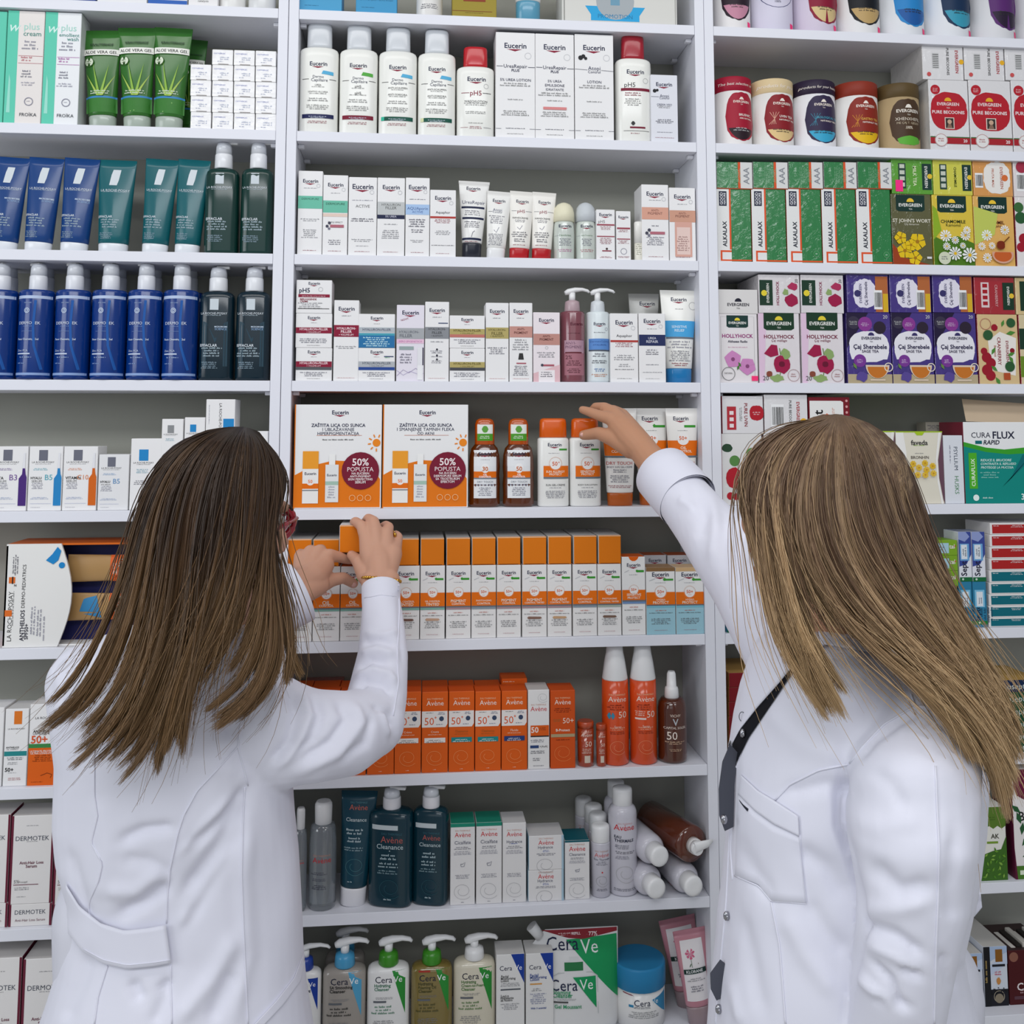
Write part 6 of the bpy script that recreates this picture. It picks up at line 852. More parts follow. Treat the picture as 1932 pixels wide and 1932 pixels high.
def sp1(w, h): return [PG([(0, 1), (1, 1), (1, .55), (.6, .35), (0, .3)], '#3a4a94'), PG([(0, 1), (.6, 1), (.9, .9), (.5, .8), (0, .85)], '#8f9ccc'), T('Sept', .35, .26, .3, '#1c1c34', 1, 90), R(0, 0, 1, .085, '#1a6a3c'), C(.25, .045, .08, '#cfe0d4'), R(.08, .42, .82, .76, '#6fa8d8'), R(.18, .45, .66, .74, '#e2e8ee'), G(.4, .6, .2, 2, '#456', .05, 90)]
def sp2(w, h): return [T('Septo', .3, .30, .36, '#14203a', 1, 90), G(.65, .3, .4, 4, '#1c4a64', .08, 90), R(0, .06, 1, .14, '#1a7a3c'), C(.4, .1, .07, '#cfe0d4'), R(.12, .44, .85, .82, '#7ec0e0'), R(.25, .46, .72, .78, '#e2e8ee'), G(.48, .6, .2, 2, '#456', .05, 90)]
its += [(1812, 1837, 1097, ('K', '#2f7fa4', sp2), 'lower blue carton, left of upright pair', 'medicine box', {'name': 'medicine_box'}), (1811, 1835, 1003, ('K', '#e4e6ee', sp1, '#9aa0b4'), 'upper blue and white carton, left of pair', 'medicine box', {'st': 1, 'name': 'medicine_box'}),
 (1838, 1864, 1097, ('K', '#2f7fa4', sp2), 'lower blue carton, right of upright pair', 'medicine box', {'name': 'medicine_box'}), (1836, 1861, 1003, ('K', '#e4e6ee', sp1, '#9aa0b4'), 'upper blue and white carton, right of pair', 'medicine box', {'st': 1, 'name': 'medicine_box'})]
for k, yt in enumerate((1164, 1142, 1120, 1098, 1075, 1053, 1031, 1008, 986)):
    c = '#0a6a78' if k < 5 else '#b02424'
    its.append((1866+.3*k, 1990, yt, ('K', '#e9e6e4', (lambda c: lambda w, h: [R(.03, .1, 1, .86, c), G(.10, .72, .1, 1, '#e8e8e8', .12), G(.42, .74, .2, 2, '#e8e8e8', .12)])(c)), 'flat '+('teal' if k < 5 else 'red')+'-fronted box, '+ORD[k]+' from the bottom', 'medicine box', {'st': int(k > 0), 'd': .09, 'name': 'medicine_box', 'g': 'flat teal and red boxes in a pile'}))
row('R', 5, its)
def neo(w, h): return [T('neosept', .52, .5, .42, '#cdd5d0', 0, h=0)]
its = []
for k, yt in enumerate((1399, 1376, 1350, 1322.5, 1295, 1268)):
    its.append((1375, 1500, yt, ('K', '#7a1620', neo if k == 5 else neo, '#b08a4c', '#8a5a2a'), 'flat dark red box, '+ORD[k]+' from the bottom', 'medicine box', {'st': int(k > 0), 'd': .12, 'name': 'medicine_box', 'g': 'flat dark red boxes in a pile'}))
for k, yt in enumerate((1401, 1378, 1354, 1330, 1306, 1283)):
    its.append((1850, 1966, yt, ('K', '#14284a' if k == 5 else '#14482e', neo, '#b8924c', '#8a6a3a'), 'flat '+('navy' if k == 5 else 'dark green')+' box, '+ORD[k]+' from the bottom', 'medicine box', {'st': int(k > 0), 'd': .12, 'name': 'medicine_box', 'g': 'flat dark green boxes in a pile'}))
row('R', 6, its)
herb = lambda w, h: [PG([(0, 1), (1, 1), (1, .74), (.85, .70), (.7, .74), (.55, .70), (.4, .74), (.2, .70), (0, .74)], '#5a7a2c'), G(.5, .85, .4, 2, '#3a5a1c', .03), T('AK', .6, .60, .3, '#3a3a2a', 1), R(.3, .50, .7, .53, '#7a9a3a'), PG([(0, 0), (1, 0), (1, .6), (.8, .42), (.5, .40), (.2, .36), (0, .4)], '#3f6a24')]+[leaf(.1+.8*((i*37) % 19)/19, .05+.36*((i*29) % 17)/17, .16, i*67, ['#6a9a34', '#4f8428', '#86b04a'][i % 3], w/h) for i in range(26)]
berb = lambda w, h: [PG([(0, 1), (1, 1), (1, .72), (.4, .70), (.12, .76), (.05, .85), (0, .95)], '#6a1a3a'), T('BE', .3, .57, .3, '#2a2a2a', 1), T('D', .5, .88, .2, '#c98aa0')]+[leaf(.2, .2+.1*i, .3, 20+30*i, '#2a5a34', w/h) for i in range(5)]+[R(0, 0, 1, .12, '#4a7a2a'), R(.12, .04, .3, .08, '#dfe8d0'), PG([(0, 0), (.06, 0), (.0, .3)], '#5a1434')]
row('R', 7, [(1800, 1848, 1525, ('K', '#e6e4dc', herb, None, '#4a6a2c'), 'herb box hidden by the sleeve', 'tea box', TB), (1849, 1902, 1522, ('K', '#e6e4dc', herb, None, '#5a7a34'), 'white box with green herbs and awning pattern', 'tea box', TB), (1916, 1990, 1450, ('K', '#ece6e4', berb, None, '#5a1434'), 'white and plum box cut by photo edge', 'tea box', {'d': .07, 'name': 'tea_box'})])
oil = lambda w, h: [R(0, 0, 1, .28, '#1c1c24'), PG([(0, .7), (1, .9), (1, 1), (0, 1)], '#a9bcd8'), PG([(0, .45), (1, .7), (1, .9), (0, .6)], '#c3cfe4'), R(0, .0, .27, 1, '#17181c'), G(.13, .6, .6, 1, '#b59a5a', .06, 90), R(.5, .74, .8, .95, '#8a5a20'), R(.35, .66, .9, .70, '#1c1c24'), G(.6, .56, .4, 2, '#c8506a', .04), blob(.6, .42, .09, .06, '#c98a4a', 10, 2, .1), O(.6, .16, .22, .02, '#b5aa94'), C(.6, .13, .18, '#8a7f6c')]+[C(.3+.65*((i*31) % 17)/17, .2+.12*((i*17) % 11)/11, .025, '#17181c') for i in range(18)]
row('R', 8, [(1806, 1857, 1799, ('K', '#d3d8e2', oil, '#c9c6c0'), 'pale blue oil carton half behind coat', 'oil carton', {'d': .11}), (1859, 1904, 1785, ('K', '#d3d8e2', oil, '#c9c6c0'), 'pale blue oil carton with black side strip', 'oil carton', {'d': .11}),
 (1906, 1990, 1791, ('K', '#4a1418', lambda w, h: [C(.12, .88, .1, '#8a5a4a'), T('Cinnamon', .62, .33, .9, '#e6dcdc', 1), G(.5, .25, .7, 2, '#c9a9a9', .04), R(.1, .1, .9, .16, '#5a3a44')], '#3a2a2a'), 'dark maroon box cut by photo edge', 'tea box', {'d': .1, 'name': 'tea_box'})], .03)
mb = MB(); p0 = px(1906, 1792, .04); 
for k in range(7): mb.box(p0.x+.002+.012*k, p0.x+.012+.012*k, .04, .10, p0.z, p0.z+.004+.004*(k % 3), M(['#d9d5cc', '#26221f', '#c9c4ba'][k % 3], .5), .0008)
tag(mb.build('sachets'), 'loose black and white sachets lying on the dark maroon box', 'sachets')
# ---------------------------------------------------------------- people
def ball(mb, c, r, m, n=16):
    rx, ry, rz = r if isinstance(r, (tuple, list)) else (r, r, r); Rr = []
    for i in range(1, n//2): 
        t = math.pi*i/(n//2); Rr.append([(c[0]+rx*math.sin(t)*math.cos(2*math.pi*j/n), c[1]+ry*math.sin(t)*math.sin(2*math.pi*j/n), c[2]-rz*math.cos(t)) for j in range(n)])
    mb.rings(Rr, m)
def limb(mb, P, m, n=16):                       # P: (pixel x, pixel y, depth, radius) chain, rounded at the joints
    Q = [(px(*p[:3]), p[3]) for p in P]; limbw(mb, Q, m, n)
def limbw(mb, Q, m, n=16):
    for p, r in Q: ball(mb, p, r, m, n)
    for (p, r), (q, s) in zip(Q, Q[1:]):
        if (q-p).length > 1e-5: mb.tube([p, q], [r, s], m, n)
def torso(mb, S, m, n=44, p=2.3):
    Rg = []
    for py, xl, xr, Y, hd in S:
        el, er = xl, xr
        for _ in range(4):                      # the drawn outline, not the mid-plane, meets the photo's outline
            l, r = px(el, py, Y), px(er, py, Y); c = (l+r)/2; a = (r-l)/2; ring = []
            for j in range(n):
                t = 2*math.pi*j/n; cs, sn = math.cos(t), math.sin(t)
                ring.append(c+a*math.copysign(abs(cs)**(2/p), cs)+Vector((0, 1, 0))*(hd*math.copysign(abs(sn)**(2/p), sn)))
            X = [PPX+F*(q-CAM).dot(rt)/(q-CAM).dot(fw) for q in ring]; el += xl-min(X); er += xr-max(X)
        Rg.append([tuple(q) for q in ring])
    mb.rings(Rg[::-1], m)
def fuse(mb, name, vox, smooth, parent, m, disp=None):
    o = mb.build('tmp'); md = o.modifiers.new('r', 'REMESH'); md.mode = 'VOXEL'; md.voxel_size = vox; md.use_smooth_shade = True
    sm = o.modifiers.new('s', 'SMOOTH'); sm.factor = .5; sm.iterations = smooth
    bpy.context.view_layer.update()
    me = bpy.data.meshes.new_from_object(o.evaluated_get(bpy.context.evaluated_depsgraph_get())); me.name = name
    bpy.data.objects.remove(o)
    me.materials.clear(); me.materials.append(m)
    if disp: disp(me)
    me.polygons.foreach_set('use_smooth', [True]*len(me.polygons)); me.update()
    return link(name, me, parent)
def folds(F_, wrinkle=.0010, seed=0):           # cloth folds: (pixel polyline, width px, height m), raised or sunk along the normal
    def f(me):
        n = len(me.vertices); co = np.empty(n*3); me.vertices.foreach_get('co', co); co = co.reshape(-1, 3)
        no = np.empty(n*3); me.vertices.foreach_get('normal', no); no = no.reshape(-1, 3)
        d = co-np.array(CAM); zc = d@np.array(fw); X = PPX+F*(d@np.array(rt))/zc; Y = PPY-F*(d@np.array(up))/zc
        ln = np.linalg.norm(d, axis=1); face = np.clip(-(no*d).sum(1)/ln*1.6, 0, 1)
        D = np.zeros(n)
        for P, w, h in F_:
            best = np.full(n, 1e9); L_ = len(P)-1; tp = np.zeros(n)
            for i in range(L_):
                a, b = np.array(P[i], float), np.array(P[i+1], float); ab = b-a; t = np.clip(((X-a[0])*ab[0]+(Y-a[1])*ab[1])/(ab@ab), 0, 1)
                q = np.hypot(X-a[0]-t*ab[0], Y-a[1]-t*ab[1]); k = q < best; best[k] = q[k]; tp[k] = ((i+t)/L_)[k]
            D += h*np.exp(-(best/w)**2)*np.clip(np.minimum(tp, 1-tp)*5+.25, 0, 1)
        q = np.random.RandomState(seed)
        for _ in range(14):
            k = q.normal(size=3)*q.uniform(14, 45); D += wrinkle*np.sin(co@k+q.uniform(0, 6))*np.sin(co@(q.normal(size=3)*18)+q.uniform(0, 6))*.5
        co += no*(D*np.where(D > 0, face, face))[:, None]
        me.vertices.foreach_set('co', co.ravel())
    return f
def bvh(o): return BVHTree.FromPolygons([v.co.copy() for v in o.data.vertices], [tuple(p.vertices) for p in o.data.polygons])
def hit(tree, x, y, Y0, off=0):
    d = (px(x, y, 0)-CAM).normalized(); h = tree.ray_cast(CAM, d)
    if h[0] is not None and h[0].y < Y0+.35: return h[0]-d*off
    n = tree.find_nearest(px(x, y, Y0+.1))[0]; return px(x, y, n.y if n is not None else Y0)-d*off
def resamp(P, n):
    P = np.array(P, float); s = np.r_[0, np.cumsum(np.linalg.norm(np.diff(P, axis=0), axis=1))]; t = np.linspace(0, s[-1], n)
    return np.stack([np.interp(t, s, P[:, i]) for i in range(P.shape[1])], 1)
def seam(tree, P, name, parent, m, Y0, r=.0011, off=.0007, n=None):
    P = resamp(P, n or max(6, int(sum(math.dist(a, b) for a, b in zip(P, P[1:]))/9))); mb = MB()
    mb.tube([hit(tree, x, y, Y0, off) for x, y in P], r, m, 6); return mb.build(name, parent)
def sheet(tree, A, B, name, parent, m, Y0, off, thick=.0016, n=26, k=8, bulge=0):
    A, B = resamp(A, n), resamp(B, n); V = []
    for j in range(k+1):
        for i in range(n):
            x, y = A[i]*(1-j/k)+B[i]*j/k; V.append(hit(tree, x, y, Y0, off+bulge*math.sin(math.pi*j/k)))
    tw = [p-(p-CAM).normalized()*thick for p in V]; N = len(V); Fc = []
    for j in range(k):
        for i in range(n-1):
            a = j*n+i; Fc += [[a, a+n, a+n+1, a+1], [N+a, N+a+1, N+a+n+1, N+a+n]]
    for i in range(n-1): Fc += [[i, i+1, N+i+1, N+i], [k*n+i+1, k*n+i, N+k*n+i, N+k*n+i+1]]
    for j in range(k): Fc += [[j*n, N+j*n, N+j*n+n, j*n+n], [j*n+n-1+n, N+j*n+n-1+n, N+j*n+n-1, j*n+n-1]]
    mb = MB(); mb.add([tuple(p) for p in V]+[tuple(p) for p in tw], Fc, m, True); return mb.build(name, parent)
def hairmat(name):
    m = bpy.data.materials.new(name); m.use_nodes = True; b = m.node_tree.nodes['Principled BSDF']; a = m.node_tree.nodes.new('ShaderNodeVertexColor'); a.layer_name = 'tint'
    m.node_tree.links.new(a.outputs['Color'], b.inputs['Base Color']); b.inputs['Roughness'].default_value = .42; b.inputs['Specular IOR Level'].default_value = .35; return m
def hair(name, parent, G_, N, cols, rootc, seed=1, wid=.0006, npts=22, stray=.03, tipc=None, groups=None, nl=6, layers=.03, tipspread=.022, cutr=.16, shell=None):
    """guides: lists of (px, py, Y); neighbouring guides are blended; fibres gather into locks that taper to a point"""
    q = np.random.RandomState(seed); W = []; tt = np.linspace(0, 1, npts)
    for g in G_:
        P = np.array([list(px(*p)) for p in g]); s = np.r_[0, np.cumsum(np.linalg.norm(np.diff(P, axis=0), axis=1))]; t = np.linspace(0, s[-1], npts)
        C_ = np.stack([np.interp(t, s, P[:, k]) for k in range(3)], 1)
        for _ in range(3): C_[1:-1] = .25*C_[:-2]+.5*C_[1:-1]+.25*C_[2:]
        W.append(C_)
    W = np.array(W); pairs = groups or [(i, i+1) for i in range(len(W)-1)]; V = []; Fc = []; CL = []; o = 0
    cols = [np.array(lin(c)) for c in cols]; rootc = np.array(lin(rootc)); tipc = np.array(lin(tipc)) if tipc else None
    wts = np.array([np.linalg.norm(W[a][npts//2:]-W[b][npts//2:], axis=1).mean()+.015 for a, b in pairs]); wts /= wts.sum()
    locks = {}
    for a, b in pairs:
        for k in range(nl): locks[a, b, k] = ((k+q.uniform(.2, .8))/nl, 1-q.rand()**1.5*cutr, q.normal(size=3)*tipspread*np.array([1, .5, .5]), q.uniform(.55, .95), cols[q.randint(len(cols))]*q.uniform(.85, 1.15), q.uniform(-.5, .5), q.uniform(0, 6.28), q.uniform(.002, .007))
    for s_ in range(N):
        a, b = pairs[q.choice(len(pairs), p=wts)]; u = q.uniform(-.02, 1.02); k = min(nl-1, max(0, int(u*nl)))
        uc, cut, off, cl, col, dy, ph, am = locks[a, b, k]; loose = q.rand() < .12
        ga = np.clip(tt*1.35-.35, 0, 1)**1.2*cl*(.4 if loose else 1)
        uu = u+(uc-u)*ga; P = W[a]*(1-uu)[:, None]+W[b]*uu[:, None]
        P = P+np.outer(tt**2, off)+np.outer(np.sin(tt*7+ph)*tt, [am, am*.5, 0])
        P[:, 1] += ((q.rand()-.5)*(1-ga*.6)+dy*.6*tt)*layers*(.22+tt)
        if q.rand() < stray: P = P+np.outer(tt**1.5, q.normal(size=3)*.03)
        P = P+np.outer(tt, q.normal(size=3)*.0022)+np.sin(tt[:, None]*q.uniform(3, 9)+q.uniform(0, 6.28, 3))*.0012*tt[:, None]
        if shell:                               # fibres lie outside the skull
            Mi, sc_, sr = shell; H = np.array(Mi); Q_ = (P @ H[:3, :3].T+H[:3, 3]-sc_)/sr; nr = np.linalg.norm(Q_, axis=1); ks = np.maximum(nr, 1.03+.03*q.rand())/np.maximum(nr, 1e-6)
            Q_ = Q_*ks[:, None]*sr+sc_; Hi = np.array(Mi.inverted()); P = Q_ @ Hi[:3, :3].T+Hi[:3, 3]
        L_ = cut*(1-abs(q.normal())*.045)
        P = np.stack([np.interp(tt*L_, tt, P[:, i]) for i in range(3)], 1)
        T_ = np.gradient(P, axis=0); T_ /= np.linalg.norm(T_, axis=1)[:, None]+1e-9
        A = np.cross(T_, np.array([0, 1, 0])); A /= np.linalg.norm(A, axis=1)[:, None]+1e-9; B = np.cross(T_, A)
        r = (wid*q.uniform(.6, 1.4)*(1-tt**3*.8))[:, None]
        V.append(np.stack([P+A*r*1.5, P-A*r*.75+B*r, P-A*r*.75-B*r], 1).reshape(-1, 3))
        i = np.arange(npts-1)[:, None]*3+o; j = np.arange(3)[None, :]; j2 = (j+1) % 3
        Fc.append(np.stack([i+j, i+j2, i+3+j2, i+3+j], 2).reshape(-1, 4)); o += npts*3
        c = col*q.uniform(.86, 1.16); kk = np.clip(tt*1.6, 0, 1)[:, None]; e = rootc*(1-kk)+c*kk
        if tipc is not None: k2 = np.clip((tt-.48)*1.6, 0, .7)[:, None]; e = e*(1-k2)+tipc*q.uniform(.75, 1.2)*k2
        CL.append(np.repeat(e, 3, 0))
    V = np.vstack(V); Fc = np.vstack(Fc).astype(np.int32); CL = np.vstack(CL); n = len(Fc)
    me = bpy.data.meshes.new(name); me.vertices.add(len(V)); me.vertices.foreach_set('co', V.ravel()); me.loops.add(n*4); me.loops.foreach_set('vertex_index', Fc.ravel())
    me.polygons.add(n); me.polygons.foreach_set('loop_start', np.arange(n, dtype=np.int32)*4); me.polygons.foreach_set('use_smooth', np.ones(n, bool)); me.update(calc_edges=True)
    me.materials.append(hairmat('hair_fibres_'+name))
    ca = me.color_attributes.new('tint', 'FLOAT_COLOR', 'POINT'); ca.data.foreach_set('color', np.c_[CL, np.ones(len(CL))].ravel()); return link(name, me, parent)
def headmb(mb, Mx, m):                          # head facing +Y in its own space, Mx places it
    q = MB()
    for c, r in (((0, -.008, .030), (.073, .092, .083)), ((0, .028, -.035), (.058, .060, .080)), ((0, .066, -.098), (.024, .022, .018)), ((0, .040, -.088), (.044, .046, .026)), ((.034, .062, -.028), (.026, .026, .026)), ((-.034, .062, -.028), (.026, .026, .026)),
                 ((0, .082, .020), (.042, .012, .012)), ((0, .086, -.064), (.023, .011, .007)), ((0, .083, -.076), (.021, .011, .007)), ((.076, -.006, -.018), (.009, .019, .031)), ((-.076, -.006, -.018), (.009, .019, .031)), ((0, .098, -.040), (.015, .013, .010))):
        ball(q, c, r, m, 24)
    q.tube([(0, .084, .012), (0, .096, -.012), (0, .108, -.036)], [.007, .008, .010], m, 12)
    o = len(mb.v); mb.v += [tuple(Mx @ Vector(v)) for v in q.v]; mb.f += [[a+o for a in f] for f in q.f]; i = mb.mat(m); mb.mi += [i]*len(q.f); mb.sm += [True]*len(q.f)
def face(parent, Mx):
    for s in (-1, 1):
        mb = MB(); c = Mx @ Vector((s*.030, .0745, -.002)); ball(mb, c, .0115, M('#e9e4de', .2)); e = mb.build('eye', parent)
        mb = MB(); c2 = Mx @ Vector((s*.0305, .0826, -.002)); ball(mb, c2, .0052, M('#3a2416', .2)); mb.build('iris', e)
        mb = MB(); mb.tube([Mx @ Vector((s*(.014+.009*i), .094-.0025*i, .020+.003*math.sin(i))) for i in range(5)], .0022, M('#3a281c', .7), 6); mb.build('eyebrow', parent)
    mb = MB(); mb.tube([Mx @ Vector((x, .0965-abs(x)*.35, -.070)) for x in (-.020, -.01, 0, .01, .020)], [.002, .004, .0045, .004, .002], M('#a8605a', .4), 8); mb.build('lips', parent)
SKIN = M('#cc9c84', .5, sss=.12); SKIN2 = M('#c08e70', .5, sss=.12)
COAT = M('#e6e6f2', .75)
nt = COAT.node_tree; b_ = nt.nodes['Principled BSDF']; b_.inputs['Sheen Weight'].default_value = .15
def person(label):
    r = bpy.data.objects.new('person', None); sc.collection.objects.link(r); r.empty_display_size = .2; tag(r, label, 'person', None); return r
def HM(c, yaw, tilt, roll=0): return Matrix.Translation(c) @ Matrix.Rotation(math.radians(yaw), 4, 'Z') @ Matrix.Rotation(math.radians(tilt), 4, 'X') @ Matrix.Rotation(math.radians(roll), 4, 'Y')
def cuff(a, b, r0, r1, parent, name='cuff', th=.002):
    a, b = px(*a), px(*b); t = (b-a).normalized(); u = t.cross(Vector((0, 0, 1))).normalized(); v = t.cross(u); Rg = []
    for p, r in ((a, r0), (a.lerp(b, .33), r0*.67+r1*.33+.0006), (a.lerp(b, .66), r0*.33+r1*.67+.0004), (b-t*.001, r1), (b, r1-th*.5), (b-t*.001, r1-th), (a, r0-th*1.5)):
        Rg.append([tuple(p+u*(r*math.cos(2*math.pi*j/40))+v*(r*math.sin(2*math.pi*j/40))) for j in range(40)])
    mb = MB(); mb.rings(Rg, COAT, cap=False); return mb.build(name, parent)
def legs(par, x, y, zt, dx):
    mb = MB()
    for s in (-1, 1): limbw(mb, [(Vector((x+s*dx, y, zt)), .085), (Vector((x+s*dx*1.05, y-.01, .48)), .062), (Vector((x+s*dx*1.1, y, .09)), .05)], M('#dcdce6', .8))
    fuse(mb, 'trousers', .009, 6, par, M('#dcdce6', .8))
    for s in (-1, 1):
        mb = MB(); c = Vector((x+s*dx*1.1, y+.05, .0)); mb.rings([[(c.x+a*.042*math.cos(2*math.pi*j/20), c.y+b*.12*math.sin(2*math.pi*j/20)-.01*k, z) for j in range(20)] for k, (z, a, b) in enumerate(((.0, .9, .95), (.012, 1, 1), (.04, .95, .93), (.065, .75, .7), (.09, .62, .45)))], M('#e9e9ea', .5)); mb.build('shoe', par)
# ---- the dark-haired woman on the left
A_ = person('woman with long brown hair, red glasses and white coat, taking an orange carton')
HA = HM(px(418, 972, -.40), -52, -8)
mb = MB(); headmb(mb, HA, SKIN)
limb(mb, [(412, 1060, -.41, .052), (405, 1140, -.39, .054), (402, 1210, -.37, .062)], SKIN, 20)
torso(mb, [(1190, 300, 510, -.36, .04), (1240, 190, 480, -.36, .07), (1330, 150, 480, -.36, .09), (1500, 160, 500, -.36, .09), (1650, 180, 500, -.36, .085), (1800, 170, 500, -.36, .09), (1950, 150, 520, -.36, .10)], SKIN, 32)
limb(mb, [(470, 1340, -.38, .05), (600, 1390, -.36, .042), (705, 1375, -.29, .037), (716, 1300, -.25, .035), (720, 1200, -.19, .030), (719, 1120, -.14, .025), (719, 1098, -.13, .024)], SKIN)
limb(mb, [(185, 1300, -.34, .04), (240, 1380, -.24, .040), (330, 1320, -.18, .036), (450, 1205, -.2, .034), (520, 1150, -.17, .028), (556, 1114, -.13, .025)], SKIN)
# left hand, flat on the cartons
limb(mb, [(552, 1112, -.128, .023), (590, 1088, -.095, .026), (612, 1066, -.07, .018)], SKIN)
limb(mb, [(572, 1118, -.128, .020), (600, 1103, -.095, .020)], SKIN)
for M_, a, b, c in (((621, 1048, -.058, .0125), (640, 1051, -.046, .0098), (652, 1055, -.036, .0086), (663, 1057, -.026, .0074)), ((603, 1040, -.052, .0125), (606, 1037, -.03, .0098), (608, 1046, -.014, .0085), (607, 1058, -.010, .0075)),
                    ((585, 1041, -.052, .0120), (587, 1037, -.03, .0094), (589, 1047, -.014, .0082), (589, 1059, -.010, .0072)), ((566, 1050, -.056, .0112), (567, 1044, -.036, .0088), (569, 1053, -.018, .0076), (570, 1064, -.012, .0066))):
    limb(mb, [(575, 1100, -.11, .021), ((M_[0]+575)/2, (M_[1]+1095)/2, -.08, .017), M_, a, b, c], SKIN)
limb(mb, [(598, 1104, -.092, .018), (626, 1094, -.065, .0125), (648, 1090, -.05, .0102), (667, 1101, -.036, .0088)], SKIN)
# right hand, gripping the orange carton
for w in ((704, 1098), (732, 1096)): limb(mb, [(*w, -.135, .021), (*w, -.13, .021)], SKIN)
limb(mb, [(718, 1098, -.135, .024), (716, 1065, -.11, .026), (712, 1035, -.085, .020)], SKIN)
for M_, a, b, c in (((690, 1012, -.078, .0125), (682, 992, -.064, .0100), (671, 984, -.042, .0088), (667, 985, -.022, .0076)), ((708, 1003, -.078, .0128), (705, 984, -.060, .0102), (695, 978, -.036, .0090), (690, 982, -.016, .0078)),
                    ((729, 1007, -.074, .0122), (733, 995, -.054, .0098), (728, 991, -.030, .0086), (718, 996, -.010, .0075)), ((747, 1030, -.074, .0112), (751, 1013, -.054, .0088), (747, 1008, -.034, .0076), (738, 1012, -.016, .0066))):
    limb(mb, [(719+(M_[0]-719)*.3, 1080, -.12, .020), (719+(M_[0]-719)*.75, 1045, -.095, .018), M_, a, b, c], SKIN)
limb(mb, [(692, 1085, -.115, .018), (679, 1062, -.088, .0135), (670, 1053, -.068, .0102), (663, 1047, -.054, .0086)], SKIN)
body = fuse(mb, 'body', .0024, 5, A_, SKIN)
face(A_, HA)
for P_ in (((667, 1103, -.045), (.005, .0025, .005)), ((663, 1046, -.062), (.0045, .0025, .005))):
    mb = MB(); ball(mb, px(*P_[0]), P_[1], M('#d9a9a0', .2, coat=.5), 12); mb.build('fingernail', A_)
# glasses
mb = MB(); RDG = M('#9a1226', .2, coat=.8)
gl = bpy.data.objects.new('glasses', None); sc.collection.objects.link(gl); gl.parent = A_
lens = M('#f4f4f6', .05, trans=1)
for k, dx in enumerate((0, 1)):                 # near rim and far rim
    L0 = [(531, 958, -.365), (545, 963, -.36), (556, 976, -.355), (554, 992, -.352), (543, 1008, -.355), (522, 1023, -.362), (508, 1022, -.37), (502, 1008, -.375), (508, 985, -.375), (518, 966, -.372)]
    P = [px(*p)+Vector((-.016, .062, .002))*dx for p in L0]; P = P+[P[0]]
    Q = []
    for i in range(len(P)-1):
        for t in (0, .33, .66): Q.append(P[i].lerp(P[i+1], t))
    for _ in range(2): Q = [(Q[i-1]+Q[i]*2+Q[(i+1) % len(Q)])/4 for i in range(len(Q))]
    mb = MB(); mb.tube(Q+[Q[0]], .0040, RDG, 8, 1.5, cap=False); mb.build('rim', gl)
    c = sum(Q, Vector())/len(Q); n = len(Q); mb = MB(); nv = (Q[0]-c).cross(Q[n//4]-c).normalized()*.0006
    mb.add([tuple(c+nv)]+[tuple(v+nv) for v in Q]+[tuple(c-nv)]+[tuple(v-nv) for v in Q], [(0, i+1, (i+1) % n+1) for i in range(n)]+[(n+1, n+2+(i+1) % n, n+2+i) for i in range(n)], lens, True); mb.build('lens', gl)
    o_ = Vector((-.05, .125, .0))*dx
    mb = MB(); mb.tube([px(557, 977, -.356)+o_*.5, px(535, 990, -.385)+o_*.6, px(508, 1006, -.415)+o_*.8, px(470, 1012, -.45)+o_, px(452, 1030, -.465)+o_], [.0066, .0064, .0056, .004, .003], RDG, 8, .5); mb.build('temple_arm', gl)
mb = MB(); mb.tube([px(512, 968, -.372)+Vector((.010, .010, 0)), px(512, 966, -.372)+Vector((.004, .026, .003)), px(520, 966, -.372)+Vector((-.012, .048, .0))], .003, RDG, 8); mb.build('bridge', gl)
# coat
mb = MB()
TA = [(1172, 300, 520, -.37, .05), (1190, 215, 500, -.37, .085), (1215, 150, 500, -.37, .10), (1250, 105, 515, -.365, .115), (1300, 84, 535, -.36, .125), (1360, 92, 548, -.36, .13), (1430, 101, 552, -.36, .13), (1490, 99, 553, -.36, .128), (1545, 97, 557, -.36, .124), (1610, 103, 564, -.36, .12), (1680, 124, 568, -.36, .118), (1740, 120, 571, -.36, .12), (1800, 108, 573, -.36, .128), (1870, 84, 579, -.36, .138), (1940, 58, 590, -.36, .148), (2080, 20, 615, -.36, .16), (2300, -20, 650, -.36, .17)]
torso(mb, TA, COAT)
limb(mb, [(470, 1365, -.385, .082), (530, 1385, -.385, .074), (590, 1388, -.38, .064), (650, 1384, -.35, .060), (700, 1362, -.30, .052)], COAT, 24)
limb(mb, [(700, 1366, -.30, .050), (712, 1310, -.265, .047), (722, 1240, -.23, .041), (722, 1180, -.19, .036), (719, 1128, -.155, .0315)], COAT, 24)
mb.tube([px(720, 1150, -.165), px(719, 1106, -.142)], [.0325, .0318], COAT, 24)
limb(mb, [(165, 1290, -.33, .058), (220, 1380, -.25, .055), (320, 1300, -.22, .052), (400, 1215, -.235, .050), (470, 1170, -.20, .048)], COAT, 24)
mb.tube([px(460, 1174, -.205), px(500, 1152, -.18), px(525, 1139, -.162)], [.047, .0490, .0490], COAT, 24)
